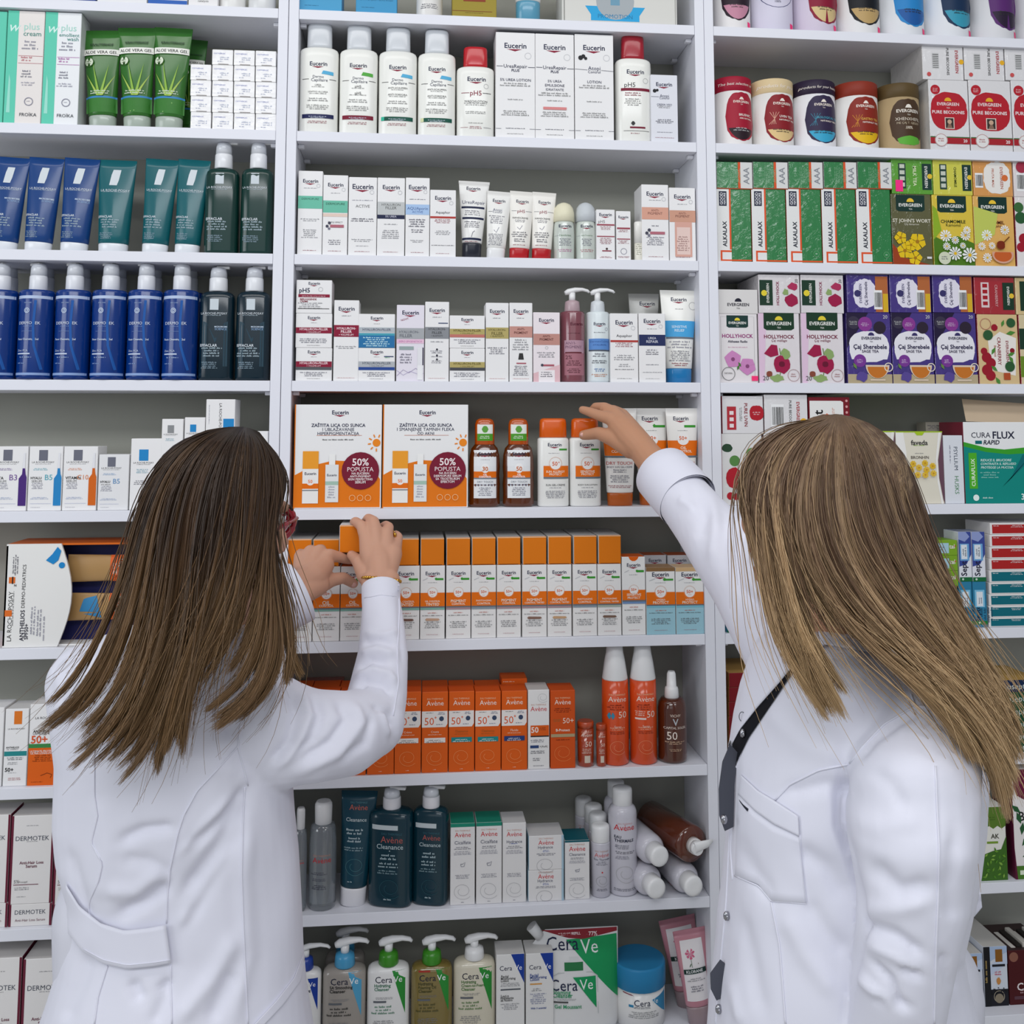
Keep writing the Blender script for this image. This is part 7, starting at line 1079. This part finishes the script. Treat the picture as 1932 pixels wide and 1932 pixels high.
FA = [([(470, 1480), (420, 1545), (350, 1600)], 13, -.009), ([(462, 1510), (410, 1600), (345, 1690)], 14, -.010), ([(440, 1500), (385, 1560), (340, 1610)], 10, .006), ([(455, 1560), (400, 1660), (350, 1745)], 13, -.008), ([(440, 1590), (380, 1690), (335, 1750)], 11, .006), ([(470, 1545), (460, 1650), (470, 1800), (440, 1930)], 16, .006),
 ([(225, 1588), (270, 1568), (330, 1560)], 12, -.008), ([(230, 1620), (280, 1625), (325, 1650)], 14, -.005), ([(220, 1728), (270, 1705), (318, 1668)], 14, -.010), ([(200, 1680), (260, 1680), (310, 1640)], 16, .006), ([(185, 1500), (200, 1600), (185, 1700)], 22, .004), ([(120, 1600), (150, 1680), (170, 1740)], 14, -.005),
 ([(250, 1850), (265, 1890)], 12, -.008), ([(300, 1870), (320, 1850)], 10, -.006), ([(330, 1932), (400, 1850), (450, 1760)], 18, .007), ([(120, 1932), (150, 1860), (170, 1800)], 16, -.006), ([(395, 1930), (440, 1830)], 14, -.006), ([(320, 1860), (290, 1932)], 12, -.005),
 # right shoulder and upper arm
 ([(545, 1300), (560, 1345), (545, 1400), (510, 1440)], 11, -.009), ([(590, 1310), (605, 1350), (590, 1395), (550, 1425)], 9, -.006), ([(570, 1300), (585, 1350), (560, 1410), (520, 1450)], 9, .006), ([(635, 1320), (655, 1355), (625, 1400), (560, 1440)], 10, -.007), ([(665, 1325), (680, 1365), (640, 1420), (560, 1455)], 11, .007), ([(700, 1350), (690, 1400), (640, 1435)], 9, -.006), ([(515, 1285), (520, 1330), (500, 1380)], 10, .007), ([(360, 1300), (420, 1340), (450, 1400)], 16, -.005), ([(330, 1420), (390, 1440), (450, 1460)], 20, .004),
 ([(740, 1330), (745, 1380), (740, 1405)], 8, -.005), ([(720, 1340), (735, 1390)], 6, .005),
 # forearm
 ([(672, 1300), (690, 1285), (725, 1290), (745, 1310)], 8, -.009), ([(668, 1280), (700, 1262), (735, 1270), (748, 1290)], 7, .006), ([(676, 1262), (700, 1245), (735, 1250)], 7, -.007), ([(680, 1235), (710, 1225), (745, 1235)], 7, .006), ([(684, 1215), (715, 1208), (748, 1218)], 6, -.006), ([(690, 1195), (720, 1200), (750, 1190)], 6, .004), ([(700, 1330), (730, 1345), (745, 1375)], 7, -.006), ([(753, 1110), (755, 1200), (762, 1260)], 5, -.003),
 ([(545, 1110), (560, 1150), (570, 1170)], 8, -.004), ([(530, 1160), (560, 1165)], 6, .003), ([(95, 1260), (120, 1300), (110, 1370)], 16, .005), ([(180, 1230), (150, 1330), (160, 1430)], 18, -.005)]
coat = fuse(mb, 'lab_coat', .0042, 5, A_, COAT, folds(FA, .0014, 3)); tA = bvh(coat)
for P in ([(178, 1400), (178, 1500), (184, 1540), (172, 1590), (193, 1630), (186, 1662), (169, 1700), (168, 1725), (176, 1740)], [(457, 1335), (452, 1405), (410, 1452), (372, 1492), (346, 1540), (335, 1575), (321, 1640), (315, 1700), (314, 1742)], [(322, 1822), (324, 1932)], [(457, 1340), (449, 1410), (468, 1482)], [(462, 1486), (458, 1560), (456, 1650), (460, 1760), (468, 1932)], [(203, 1822), (185, 1880), (178, 1932)], [(752, 1104), (754, 1150), (750, 1230), (752, 1290), (742, 1350)], [(688, 1128), (719, 1122), (752, 1126)]):
    seam(tA, P, 'seam', coat, COAT, -.45)
cuff((478, 1162, -.158), (568, 1116, -.128), .0500, .0525, coat); cuff((719, 1150, -.168), (719, 1107, -.140), .0310, .0330, coat)
sheet(tA, [(124, 1668), (150, 1710), (190, 1742), (235, 1756), (280, 1751), (313, 1745)], [(128, 1760), (155, 1795), (195, 1818), (240, 1828), (290, 1823), (323, 1817)], 'back_belt', coat, COAT, -.48, .005, .003)
seam(tA, [(157, 1790), (195, 1811), (240, 1821), (290, 1816), (321, 1811)], 'seam', coat, COAT, -.48, .0006, .0085)
sheet(tA, [(478, 1935), (520, 1890), (555, 1845), (573, 1796)], [(497, 1935), (535, 1895), (568, 1850), (576, 1815)], 'pocket_welt', coat, COAT, -.45, .001, .003)
sheet(tA, [(330, 1200), (400, 1215), (480, 1195)], [(335, 1168), (400, 1172), (470, 1160)], 'collar', coat, COAT, -.47, .004, .004, bulge=.004)
# ring and bracelet
GOLD = M('#d9a84a', .2, metal=1)
mb = MB(); c = px(732, 1001, -.064); mb.tube([c+Vector((.0112*math.cos(t), .004*math.sin(t), .0108*math.sin(t)*.35+.0035*math.cos(t)*-1)) for t in [2*math.pi*i/20 for i in range(21)]], .0011, GOLD, 6); ball(mb, px(745, 1009, -.068), (.0035, .0035, .0045), GOLD, 10); mb.build('ring', A_)
mb = MB()
for i in range(34):
    t = 2*math.pi*i/34; c = px(720, 1096, -.134)+Vector((.0315*math.cos(t), .029*math.sin(t), .0035*math.cos(t*1.0)*-1+(.0070*(-math.sin(t)))+.002))
    ball(mb, c, (.0036, .0026, .0030) if i % 2 else (.0026, .0030, .0036), GOLD, 8)
mb.build('bracelet', A_)
legs(A_, px(330, 1900, -.36).x, -.36, .72, .085)
GA = [[(432, 806, -.40), (380, 814, -.44), (320, 845, -.47), (272, 905, -.49), (246, 985, -.50), (228, 1080, -.515), (200, 1170, -.53), (150, 1260, -.545), (95, 1320, -.55), (25, 1340, -.56)],
 [(436, 806, -.40), (385, 818, -.46), (330, 850, -.49), (290, 920, -.51), (268, 1010, -.52), (252, 1110, -.53), (222, 1210, -.545), (170, 1300, -.555), (110, 1365, -.56), (75, 1385, -.56)],
 [(440, 806, -.41), (392, 822, -.48), (345, 860, -.51), (312, 930, -.525), (294, 1030, -.53), (280, 1130, -.54), (252, 1230, -.55), (205, 1320, -.56), (150, 1385, -.56), (95, 1412, -.56)],
 [(444, 806, -.42), (400, 826, -.49), (362, 868, -.52), (336, 945, -.53), (320, 1050, -.54), (304, 1160, -.545), (275, 1260, -.555), (235, 1345, -.56), (185, 1410, -.56), (140, 1440, -.56)],
 [(448, 806, -.42), (412, 830, -.495), (380, 875, -.525), (358, 955, -.535), (345, 1060, -.54), (328, 1170, -.55), (300, 1275, -.56), (262, 1360, -.56), (222, 1425, -.56), (178, 1455, -.56)],
 [(452, 806, -.42), (422, 832, -.50), (398, 880, -.525), (380, 960, -.535), (366, 1070, -.54), (348, 1180, -.55), (318, 1290, -.56), (285, 1370, -.56), (250, 1430, -.56), (212, 1460, -.56)],
 [(456, 806, -.42), (434, 834, -.50), (416, 884, -.525), (400, 965, -.535), (386, 1080, -.54), (362, 1190, -.55), (330, 1290, -.56), (305, 1370, -.56), (282, 1425, -.56), (262, 1458, -.56)],
 [(460, 806, -.42), (448, 836, -.50), (436, 888, -.52), (424, 970, -.53), (408, 1085, -.54), (380, 1185, -.55), (346, 1270, -.56), (325, 1340, -.56), (312, 1410, -.56), (300, 1468, -.56)],
 [(464, 807, -.42), (464, 838, -.495), (458, 892, -.515), (448, 975, -.525), (432, 1080, -.535), (404, 1165, -.545), (368, 1235, -.55), (345, 1300, -.56), (342, 1350, -.56), (352, 1395, -.56)],
 [(468, 808, -.42), (482, 842, -.48), (480, 896, -.50), (472, 980, -.515), (458, 1070, -.525), (436, 1150, -.535), (404, 1215, -.545), (372, 1262, -.55), (350, 1300, -.55)],
 [(472, 810, -.41), (500, 846, -.465), (504, 905, -.48), (498, 985, -.495), (486, 1065, -.51), (470, 1135, -.52), (446, 1200, -.53), (415, 1250, -.54), (385, 1290, -.55)],
 [(478, 812, -.40), (518, 856, -.44), (524, 915, -.455), (508, 990, -.47), (498, 1060, -.49), (498, 1130, -.51), (490, 1190, -.52), (470, 1240, -.53), (440, 1280, -.54)],
 [(484, 814, -.39), (532, 868, -.42), (538, 915, -.43), (508, 975, -.445), (500, 1050, -.475), (512, 1125, -.50), (515, 1200, -.515), (500, 1280, -.53), (455, 1340, -.54), (378, 1382, -.55)],
 [(488, 816, -.38), (538, 880, -.40), (540, 918, -.41), (503, 978, -.44), (505, 1060, -.47), (524, 1130, -.49), (530, 1200, -.505), (520, 1270, -.52), (480, 1330, -.53), (420, 1368, -.54)],
 [(488, 818, -.38), (540, 885, -.40), (541, 922, -.41), (500, 985, -.44), (512, 1080, -.46), (532, 1150, -.47), (538, 1210, -.48), (545, 1250, -.49), (560, 1275, -.49), (578, 1285, -.49)]]
pr_ = [(i, i+1) for i in range(13)]+[(13, 14)]
def capsA(Mx): return None
hair('hair', A_, GA, 13500, ['#463222', '#523a26', '#3a2a1e', '#5e432b', '#6a4e32'], '#2b1f18', 5, .0005, tipc='#8f6f4a', groups=pr_, nl=5, cutr=.10, tipspread=.016, shell=(HA.inverted(), np.array([0, -.014, .032]), np.array([.080, .095, .086])))
mb = MB(); q = MB(); ball(q, (0, -.014, .032), (.080, .095, .086), None, 30); ball(q, (0, -.045, -.03), (.070, .060, .085), None, 24)
HC = M('#2a1d16', .5); mb.add([tuple(HA @ Vector(v)) for v in q.v], q.f, HC, True); mb.build('hair_base', A_)
# the carton in her right hand
ob = carton('carton', (px(690, 1020, -.045)-px(638, 1020, -.045)).x, .049, .115, '#e07a12', [R(0, .965, 1, .985, '#f3d9b0'), R(.08, .012, .92, .03, '#6a3208')], '#cfcdca', '#d8d4d0')
p = px(666, 1043, -.045); ob.location = (p.x, -.045+.0575, p.z); tag(ob, 'orange-ended carton lifted out of the row by the right hand', 'carton')
# ---- the blond woman on the right
B_ = person('woman with long blond hair and white coat, reaching up to an orange-capped bottle')
HB = HM(px(1550, 958, -.68), 33, 6)
mb = MB(); headmb(mb, HB, SKIN2)
limb(mb, [(1572, 1050, -.68, .052), (1575, 1120, -.67, .052), (1580, 1200, -.66, .06)], SKIN2, 20)
torso(mb, [(1210, 1480, 1680, -.64, .06), (1300, 1440, 1760, -.64, .09), (1450, 1420, 1790, -.64, .1), (1650, 1420, 1780, -.64, .09), (1950, 1400, 1800, -.64, .1)], SKIN2, 32)
limb(mb, [(1530, 1290, -.56, .055), (1440, 1150, -.46, .045), (1370, 1050, -.36, .040), (1300, 950, -.25, .034), (1245, 888, -.17, .029), (1218, 856, -.13, .026)], SKIN2)
limb(mb, [(1745, 1430, -.78, .05), (1720, 1600, -.8, .042), (1705, 1750, -.8, .036), (1690, 1900, -.78, .033), (1680, 2050, -.74, .027), (1670, 2110, -.72, .03)], SKIN2)
for i in range(4): limb(mb, [(1670, 2110, -.72, .02), (1650+16*i, 2170, -.71, .012), (1648+16*i, 2215, -.705, .009), (1646+15*i, 2250, -.70, .0075)], SKIN2)
limb(mb, [(1670, 2090, -.74, .02), (1630, 2130, -.75, .013), (1622, 2170, -.75, .009)], SKIN2)
limb(mb, [(1216, 852, -.125, .026), (1190, 825, -.095, .028), (1172, 806, -.075, .024)], SKIN2)
for M_, a, b, c in (((1153, 790, -.066, .0130), (1131, 784, -.050, .0104), (1112, 777, -.034, .0090), (1099, 773, -.022, .0076)), ((1160, 780, -.052, .0130), (1140, 769, -.032, .0104), (1124, 768, -.012, .0090), (1115, 777, .004, .0078)),
                    ((1174, 783, -.044, .0124), (1156, 773, -.020, .0098), (1142, 777, -.004, .0086), (1134, 788, .002, .0076)), ((1184, 794, -.040, .0112), (1170, 786, -.018, .0088), (1160, 792, -.006, .0076), (1154, 803, -.002, .0066))):
    limb(mb, [(1205, 838, -.11, .022), ((M_[0]+1200)/2, (M_[1]+832)/2, -.085, .019), M_, a, b, c], SKIN2)
limb(mb, [(1192, 846, -.105, .020), (1160, 828, -.078, .0165), (1130, 817, -.052, .0120), (1101, 821, -.026, .0096)], SKIN2)
fuse(mb, 'body', .0024, 5, B_, SKIN2); face(B_, HB)
mb = MB(); ball(mb, px(1100, 820, -.034), (.006, .0025, .0045), M('#dba79c', .2, coat=.5), 12); mb.build('fingernail', B_)
mb = MB()
TB_ = [(1178, 1490, 1640, -.65, .055), (1195, 1462, 1672, -.65, .08), (1225, 1428, 1725, -.65, .105), (1260, 1412, 1780, -.65, .12), (1310, 1396, 1825, -.65, .13), (1370, 1383, 1852, -.65, .135), (1440, 1373, 1866, -.65, .138), (1520, 1369, 1864, -.65, .138), (1610, 1368, 1852, -.65, .134), (1700, 1360, 1832, -.65, .13), (1750, 1353, 1820, -.65, .13), (1800, 1350, 1828, -.65, .134), (1870, 1343, 1850, -.65, .14), (1945, 1336, 1872, -.65, .148), (2100, 1325, 1900, -.65, .16), (2400, 1310, 1940, -.65, .17)]
torso(mb, TB_, COAT)
limb(mb, [(1738, 1412, -.775, .064), (1718, 1490, -.80, .071), (1720, 1580, -.815, .067), (1722, 1680, -.82, .058), (1712, 1760, -.82, .0525), (1698, 1850, -.81, .0505), (1684, 1950, -.79, .049), (1678, 2060, -.77, .045)], COAT, 24)
limb(mb, [(1560, 1285, -.60, .085), (1480, 1180, -.50, .075), (1420, 1100, -.42, .064), (1375, 1045, -.36, .058), (1325, 985, -.28, .050), (1285, 935, -.215, .0465)], COAT, 24)
mb.tube([px(1300, 950, -.235), px(1262, 908, -.178), px(1250, 892, -.155)], [.0455, .0475, .0485], COAT, 24)
FB = [([(1590, 1540), (1660, 1560), (1740, 1545)], 22, .003), ([(1608, 1440), (1650, 1392), (1695, 1362), (1735, 1345)], 8, -.005), ([(1604, 1435), (1580, 1500), (1582, 1560), (1604, 1615), (1622, 1690), (1630, 1745), (1608, 1830), (1594, 1932)], 8, -.012), ([(1640, 1450), (1680, 1480), (1710, 1530)], 16, -.003), ([(1640, 1630), (1700, 1680), (1760, 1670)], 18, -.007), ([(1630, 1715), (1690, 1715), (1750, 1700)], 18, .004), ([(1628, 1742), (1690, 1765), (1745, 1805)], 11, -.007), ([(1635, 1780), (1690, 1808), (1735, 1840)], 10, .004), ([(1640, 1810), (1680, 1850), (1700, 1905)], 7, -.006), ([(1700, 1830), (1740, 1848)], 9, -.007), ([(1615, 1840), (1650, 1870), (1690, 1900)], 10, .007), ([(1650, 1880), (1720, 1905)], 10, -.005), ([(1585, 1440), (1585, 1540), (1612, 1620)], 9, -.006),
 ([(1470, 1500), (1560, 1480), (1600, 1500)], 16, -.006), ([(1500, 1600), (1560, 1640), (1600, 1700)], 20, -.006), ([(1520, 1700), (1560, 1760), (1600, 1800)], 18, -.005), ([(1480, 1720), (1520, 1800), (1580, 1880)], 20, .005), ([(1390, 1580), (1420, 1640), (1460, 1700)], 12, -.005), ([(1400, 1720), (1420, 1820), (1440, 1920)], 16, -.004), ([(1440, 1330), (1520, 1400), (1590, 1420)], 26, .005), ([(1380, 1850), (1400, 1932)], 10, .004), ([(1860, 1400), (1880, 1460), (1850, 1540)], 14, .006), ([(1840, 1350), (1860, 1430)], 10, -.006), ([(1690, 1300), (1780, 1340), (1850, 1400)], 18, .005),
 ([(1800, 1560), (1790, 1680), (1800, 1740)], 16, -.005), ([(1780, 1800), (1800, 1870)], 10, -.006), ([(1815, 1800), (1835, 1880)], 8, .005), ([(1600, 1220), (1640, 1280), (1600, 1330)], 20, .005),
 # reaching sleeve
 ([(1300, 905), (1330, 975), (1320, 1020)], 12, -.004), ([(1345, 930), (1352, 1000), (1340, 1060)], 11, .005), ([(1410, 985), (1388, 1040), (1395, 1105), (1440, 1160)], 7, -.008), ([(1425, 1000), (1412, 1060), (1425, 1110), (1460, 1150)], 6, .006), ([(1418, 1020), (1415, 1070), (1450, 1140)], 5, -.006), ([(1370, 960), (1365, 1020), (1370, 1080)], 10, -.004), ([(1280, 940), (1310, 960)], 8, .003), ([(1440, 1180), (1480, 1230), (1540, 1260)], 14, -.005)]
coat = fuse(mb, 'lab_coat', .0042, 5, B_, COAT, folds(FB, .0014, 9)); tB = bvh(coat)
for P in ([(1765, 1445), (1768, 1520), (1772, 1600), (1770, 1700), (1766, 1800), (1763, 1932)], [(1780, 1335), (1726, 1332), (1668, 1366), (1628, 1408), (1603, 1440)], [(1688, 1242), (1710, 1285), (1727, 1332)], [(1600, 1442), (1545, 1453), (1490, 1480), (1462, 1510)], [(1455, 1703), (1470, 1780), (1476, 1850), (1482, 1932)], [(1509, 1575), (1512, 1640), (1522, 1705), (1490, 1702), (1455, 1700), (1432, 1672), (1386, 1652)], [(1385, 1470), (1378, 1600), (1382, 1660)], [(1408, 1385), (1385, 1460), (1376, 1580), (1370, 1700), (1358, 1830), (1350, 1932)]):
    seam(tB, P, 'seam', coat, COAT, -.76)
cuff((1298, 946, -.232), (1250, 893, -.158), .0525, .0520, coat)
sheet(tB, [(1398, 1462), (1430, 1492), (1465, 1513), (1506, 1540)], [(1392, 1497), (1425, 1530), (1460, 1555), (1508, 1578)], 'pocket_band', coat, COAT, -.78, .002, .002)
sheet(tB, [(1392, 1497), (1425, 1530), (1460, 1555), (1508, 1576)], [(1386, 1652), (1430, 1668), (1456, 1700), (1521, 1704)], 'breast_pocket', coat, COAT, -.78, .0008, .0016)
sheet(tB, [(1394, 1508), (1402, 1518), (1412, 1526)], [(1396, 1513), (1403, 1523), (1410, 1531)], 'pocket_label', coat, M('#2a2c38', .6), -.78, .003, .001, n=6, k=2)
SH = M('#15161c', .85)
sheet(tB, [(1512, 1238), (1470, 1290), (1430, 1335), (1396, 1378), (1382, 1404), (1377, 1424)], [(1512, 1243), (1476, 1297), (1442, 1348), (1412, 1392), (1396, 1425), (1386, 1452)], 'shirt', B_, SH, -.78, .002, .0012, 30)
sheet(tB, [(1510, 1238), (1470, 1288), (1430, 1333), (1396, 1376), (1377, 1412)], [(1480, 1165), (1446, 1196), (1412, 1262), (1388, 1340), (1374, 1405)], 'lapel', coat, COAT, -.775, .004, .0025)
sheet(tB, [(1470, 1178), (1500, 1232), (1512, 1240)], [(1500, 1160), (1540, 1190), (1560, 1215)], 'collar', coat, COAT, -.78, .006, .0025)
sheet(tB, [(1540, 1178), (1600, 1172), (1660, 1190)], [(1550, 1215), (1610, 1225), (1690, 1240)], 'collar', coat, COAT, -.79, .006, .0025, bulge=.004)
sheet(tB, [(1822, 1705), (1838, 1690), (1850, 1682)], [(1818, 1742), (1838, 1730), (1853, 1712)], 'back_belt', coat, COAT, -.66, -.004, .003)
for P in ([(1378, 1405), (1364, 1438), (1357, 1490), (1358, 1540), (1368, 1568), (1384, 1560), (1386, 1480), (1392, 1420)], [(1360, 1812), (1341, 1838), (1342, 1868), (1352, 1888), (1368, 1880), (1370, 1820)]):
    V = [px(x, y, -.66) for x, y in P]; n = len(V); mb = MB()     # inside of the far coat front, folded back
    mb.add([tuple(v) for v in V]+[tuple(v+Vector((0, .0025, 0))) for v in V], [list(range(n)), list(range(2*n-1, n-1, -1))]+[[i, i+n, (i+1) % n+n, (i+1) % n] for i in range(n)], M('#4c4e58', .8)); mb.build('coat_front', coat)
STEEL = M('#a9a9ae', .25, metal=1)
for x, y, k in ((1490, 1247, 1), (1400, 1352, 1), (1402, 1384, 0), (1371, 1728, 0), (1356, 1904, 0), (1366, 1546, 0)):
    c = hit(tB, x, y, -.775, .008); mb = MB()
    if k: mb.tube([c+rt*(.0045*math.cos(t)*.8)+up*(.0058*math.sin(t)) for t in [2*math.pi*i/18 for i in range(19)]], .0006, M('#77787e', .3), 6)
    else: ball(mb, c, (.0042, .003, .0058), STEEL, 12); ball(mb, c-fw*.003, (.002, .002, .003), STEEL, 10)
    mb.build('snap_button', coat)
legs(B_, px(1600, 1900, -.65).x, -.65, .72, .08)
GB_ = [[(1574, 790, -.68), (1505, 797, -.71), (1440, 825, -.73), (1402, 870, -.74), (1394, 925, -.75), (1411, 985, -.755), (1441, 1045, -.765), (1452, 1110, -.775), (1468, 1180, -.785), (1500, 1240, -.80), (1545, 1285, -.81), (1572, 1325, -.815)],
 [(1575, 790, -.69), (1512, 800, -.73), (1450, 835, -.755), (1420, 890, -.77), (1418, 950, -.78), (1436, 1015, -.785), (1460, 1080, -.79), (1475, 1150, -.80), (1500, 1215, -.81), (1540, 1270, -.82), (1570, 1310, -.825), (1590, 1366, -.825)],
 [(1575, 790, -.70), (1522, 803, -.75), (1470, 845, -.775), (1445, 905, -.79), (1448, 975, -.80), (1466, 1045, -.80), (1484, 1110, -.805), (1500, 1175, -.815), (1525, 1235, -.825), (1555, 1285, -.83), (1572, 1320, -.83)],
 [(1576, 790, -.70), (1535, 806, -.765), (1492, 855, -.79), (1472, 925, -.80), (1478, 1000, -.81), (1494, 1070, -.81), (1508, 1130, -.815), (1522, 1190, -.825), (1545, 1250, -.83), (1568, 1300, -.83)],
 [(1576, 790, -.70), (1548, 810, -.77), (1515, 865, -.80), (1500, 940, -.81), (1510, 1020, -.82), (1535, 1095, -.82), (1575, 1160, -.825), (1640, 1220, -.83), (1720, 1268, -.84), (1790, 1320, -.845), (1850, 1395, -.845), (1885, 1460, -.84)],
 [(1577, 790, -.70), (1562, 814, -.775), (1545, 875, -.805), (1538, 955, -.815), (1552, 1035, -.825), (1590, 1110, -.83), (1645, 1175, -.835), (1710, 1230, -.84), (1780, 1290, -.85), (1840, 1365, -.85), (1885, 1450, -.845), (1902, 1540, -.84)],
 [(1579, 789, -.70), (1578, 816, -.775), (1575, 880, -.805), (1575, 960, -.815), (1592, 1040, -.825), (1635, 1115, -.83), (1695, 1185, -.84), (1760, 1250, -.845), (1820, 1325, -.85), (1870, 1410, -.845), (1895, 1490, -.84), (1900, 1560, -.835)],
 [(1581, 788, -.70), (1596, 814, -.77), (1608, 880, -.80), (1614, 960, -.81), (1634, 1040, -.82), (1680, 1120, -.83), (1735, 1195, -.835), (1795, 1270, -.84), (1850, 1350, -.84), (1888, 1430, -.835), (1908, 1500, -.83)],
 [(1583, 786, -.70), (1615, 808, -.76), (1642, 872, -.785), (1655, 950, -.795), (1678, 1030, -.805), (1720, 1110, -.815), (1770, 1190, -.825), (1822, 1270, -.83), (1870, 1350, -.83), (1902, 1430, -.825), (1915, 1490, -.82)],
 [(1585, 784, -.69), (1635, 802, -.74), (1678, 862, -.76), (1696, 940, -.77), (1718, 1020, -.78), (1752, 1100, -.79), (1795, 1180, -.80), (1840, 1260, -.81), (1880, 1335, -.815), (1908, 1405, -.81), (1918, 1460, -.81)],
 [(1586, 783, -.68), (1650, 798, -.71), (1702, 850, -.73), (1724, 920, -.74), (1742, 990, -.75), (1770, 1070, -.765), (1808, 1150, -.78), (1846, 1225, -.79), (1878, 1290, -.80), (1902, 1360, -.80), (1916, 1430, -.80)]]
SHB = (HB.inverted(), np.array([0, -.014, .030]), np.array([.076, .091, .082]))
hair('hair', B_, GB_, 13000, ['#8a6e56', '#a68868', '#664c3a', '#c0a07c', '#785c46'], '#66503c', 8, .00048, tipc='#dab888', groups=[(0, 1), (1, 2), (2, 3)]+[(i, i+1) for i in range(4, 10)], nl=6, tipspread=.010, cutr=.12, layers=.022, shell=SHB)
hair('hair_crown', B_, [g[:8] for g in GB_], 4200, ['#80664e', '#987c5e', '#6a503c', '#b0926e'], '#624a38', 11, .00048, npts=16, stray=.006, tipspread=.004, layers=.012, nl=8, shell=SHB)
q = MB(); ball(q, (0, -.014, .030), (.076, .091, .082), None, 30); ball(q, (0, -.045, -.03), (.068, .058, .085), None, 24)
mb = MB(); mb.add([tuple(HB @ Vector(v)) for v in q.v], q.f, M('#5e4a34', .55), True); mb.build('hair_base', B_)
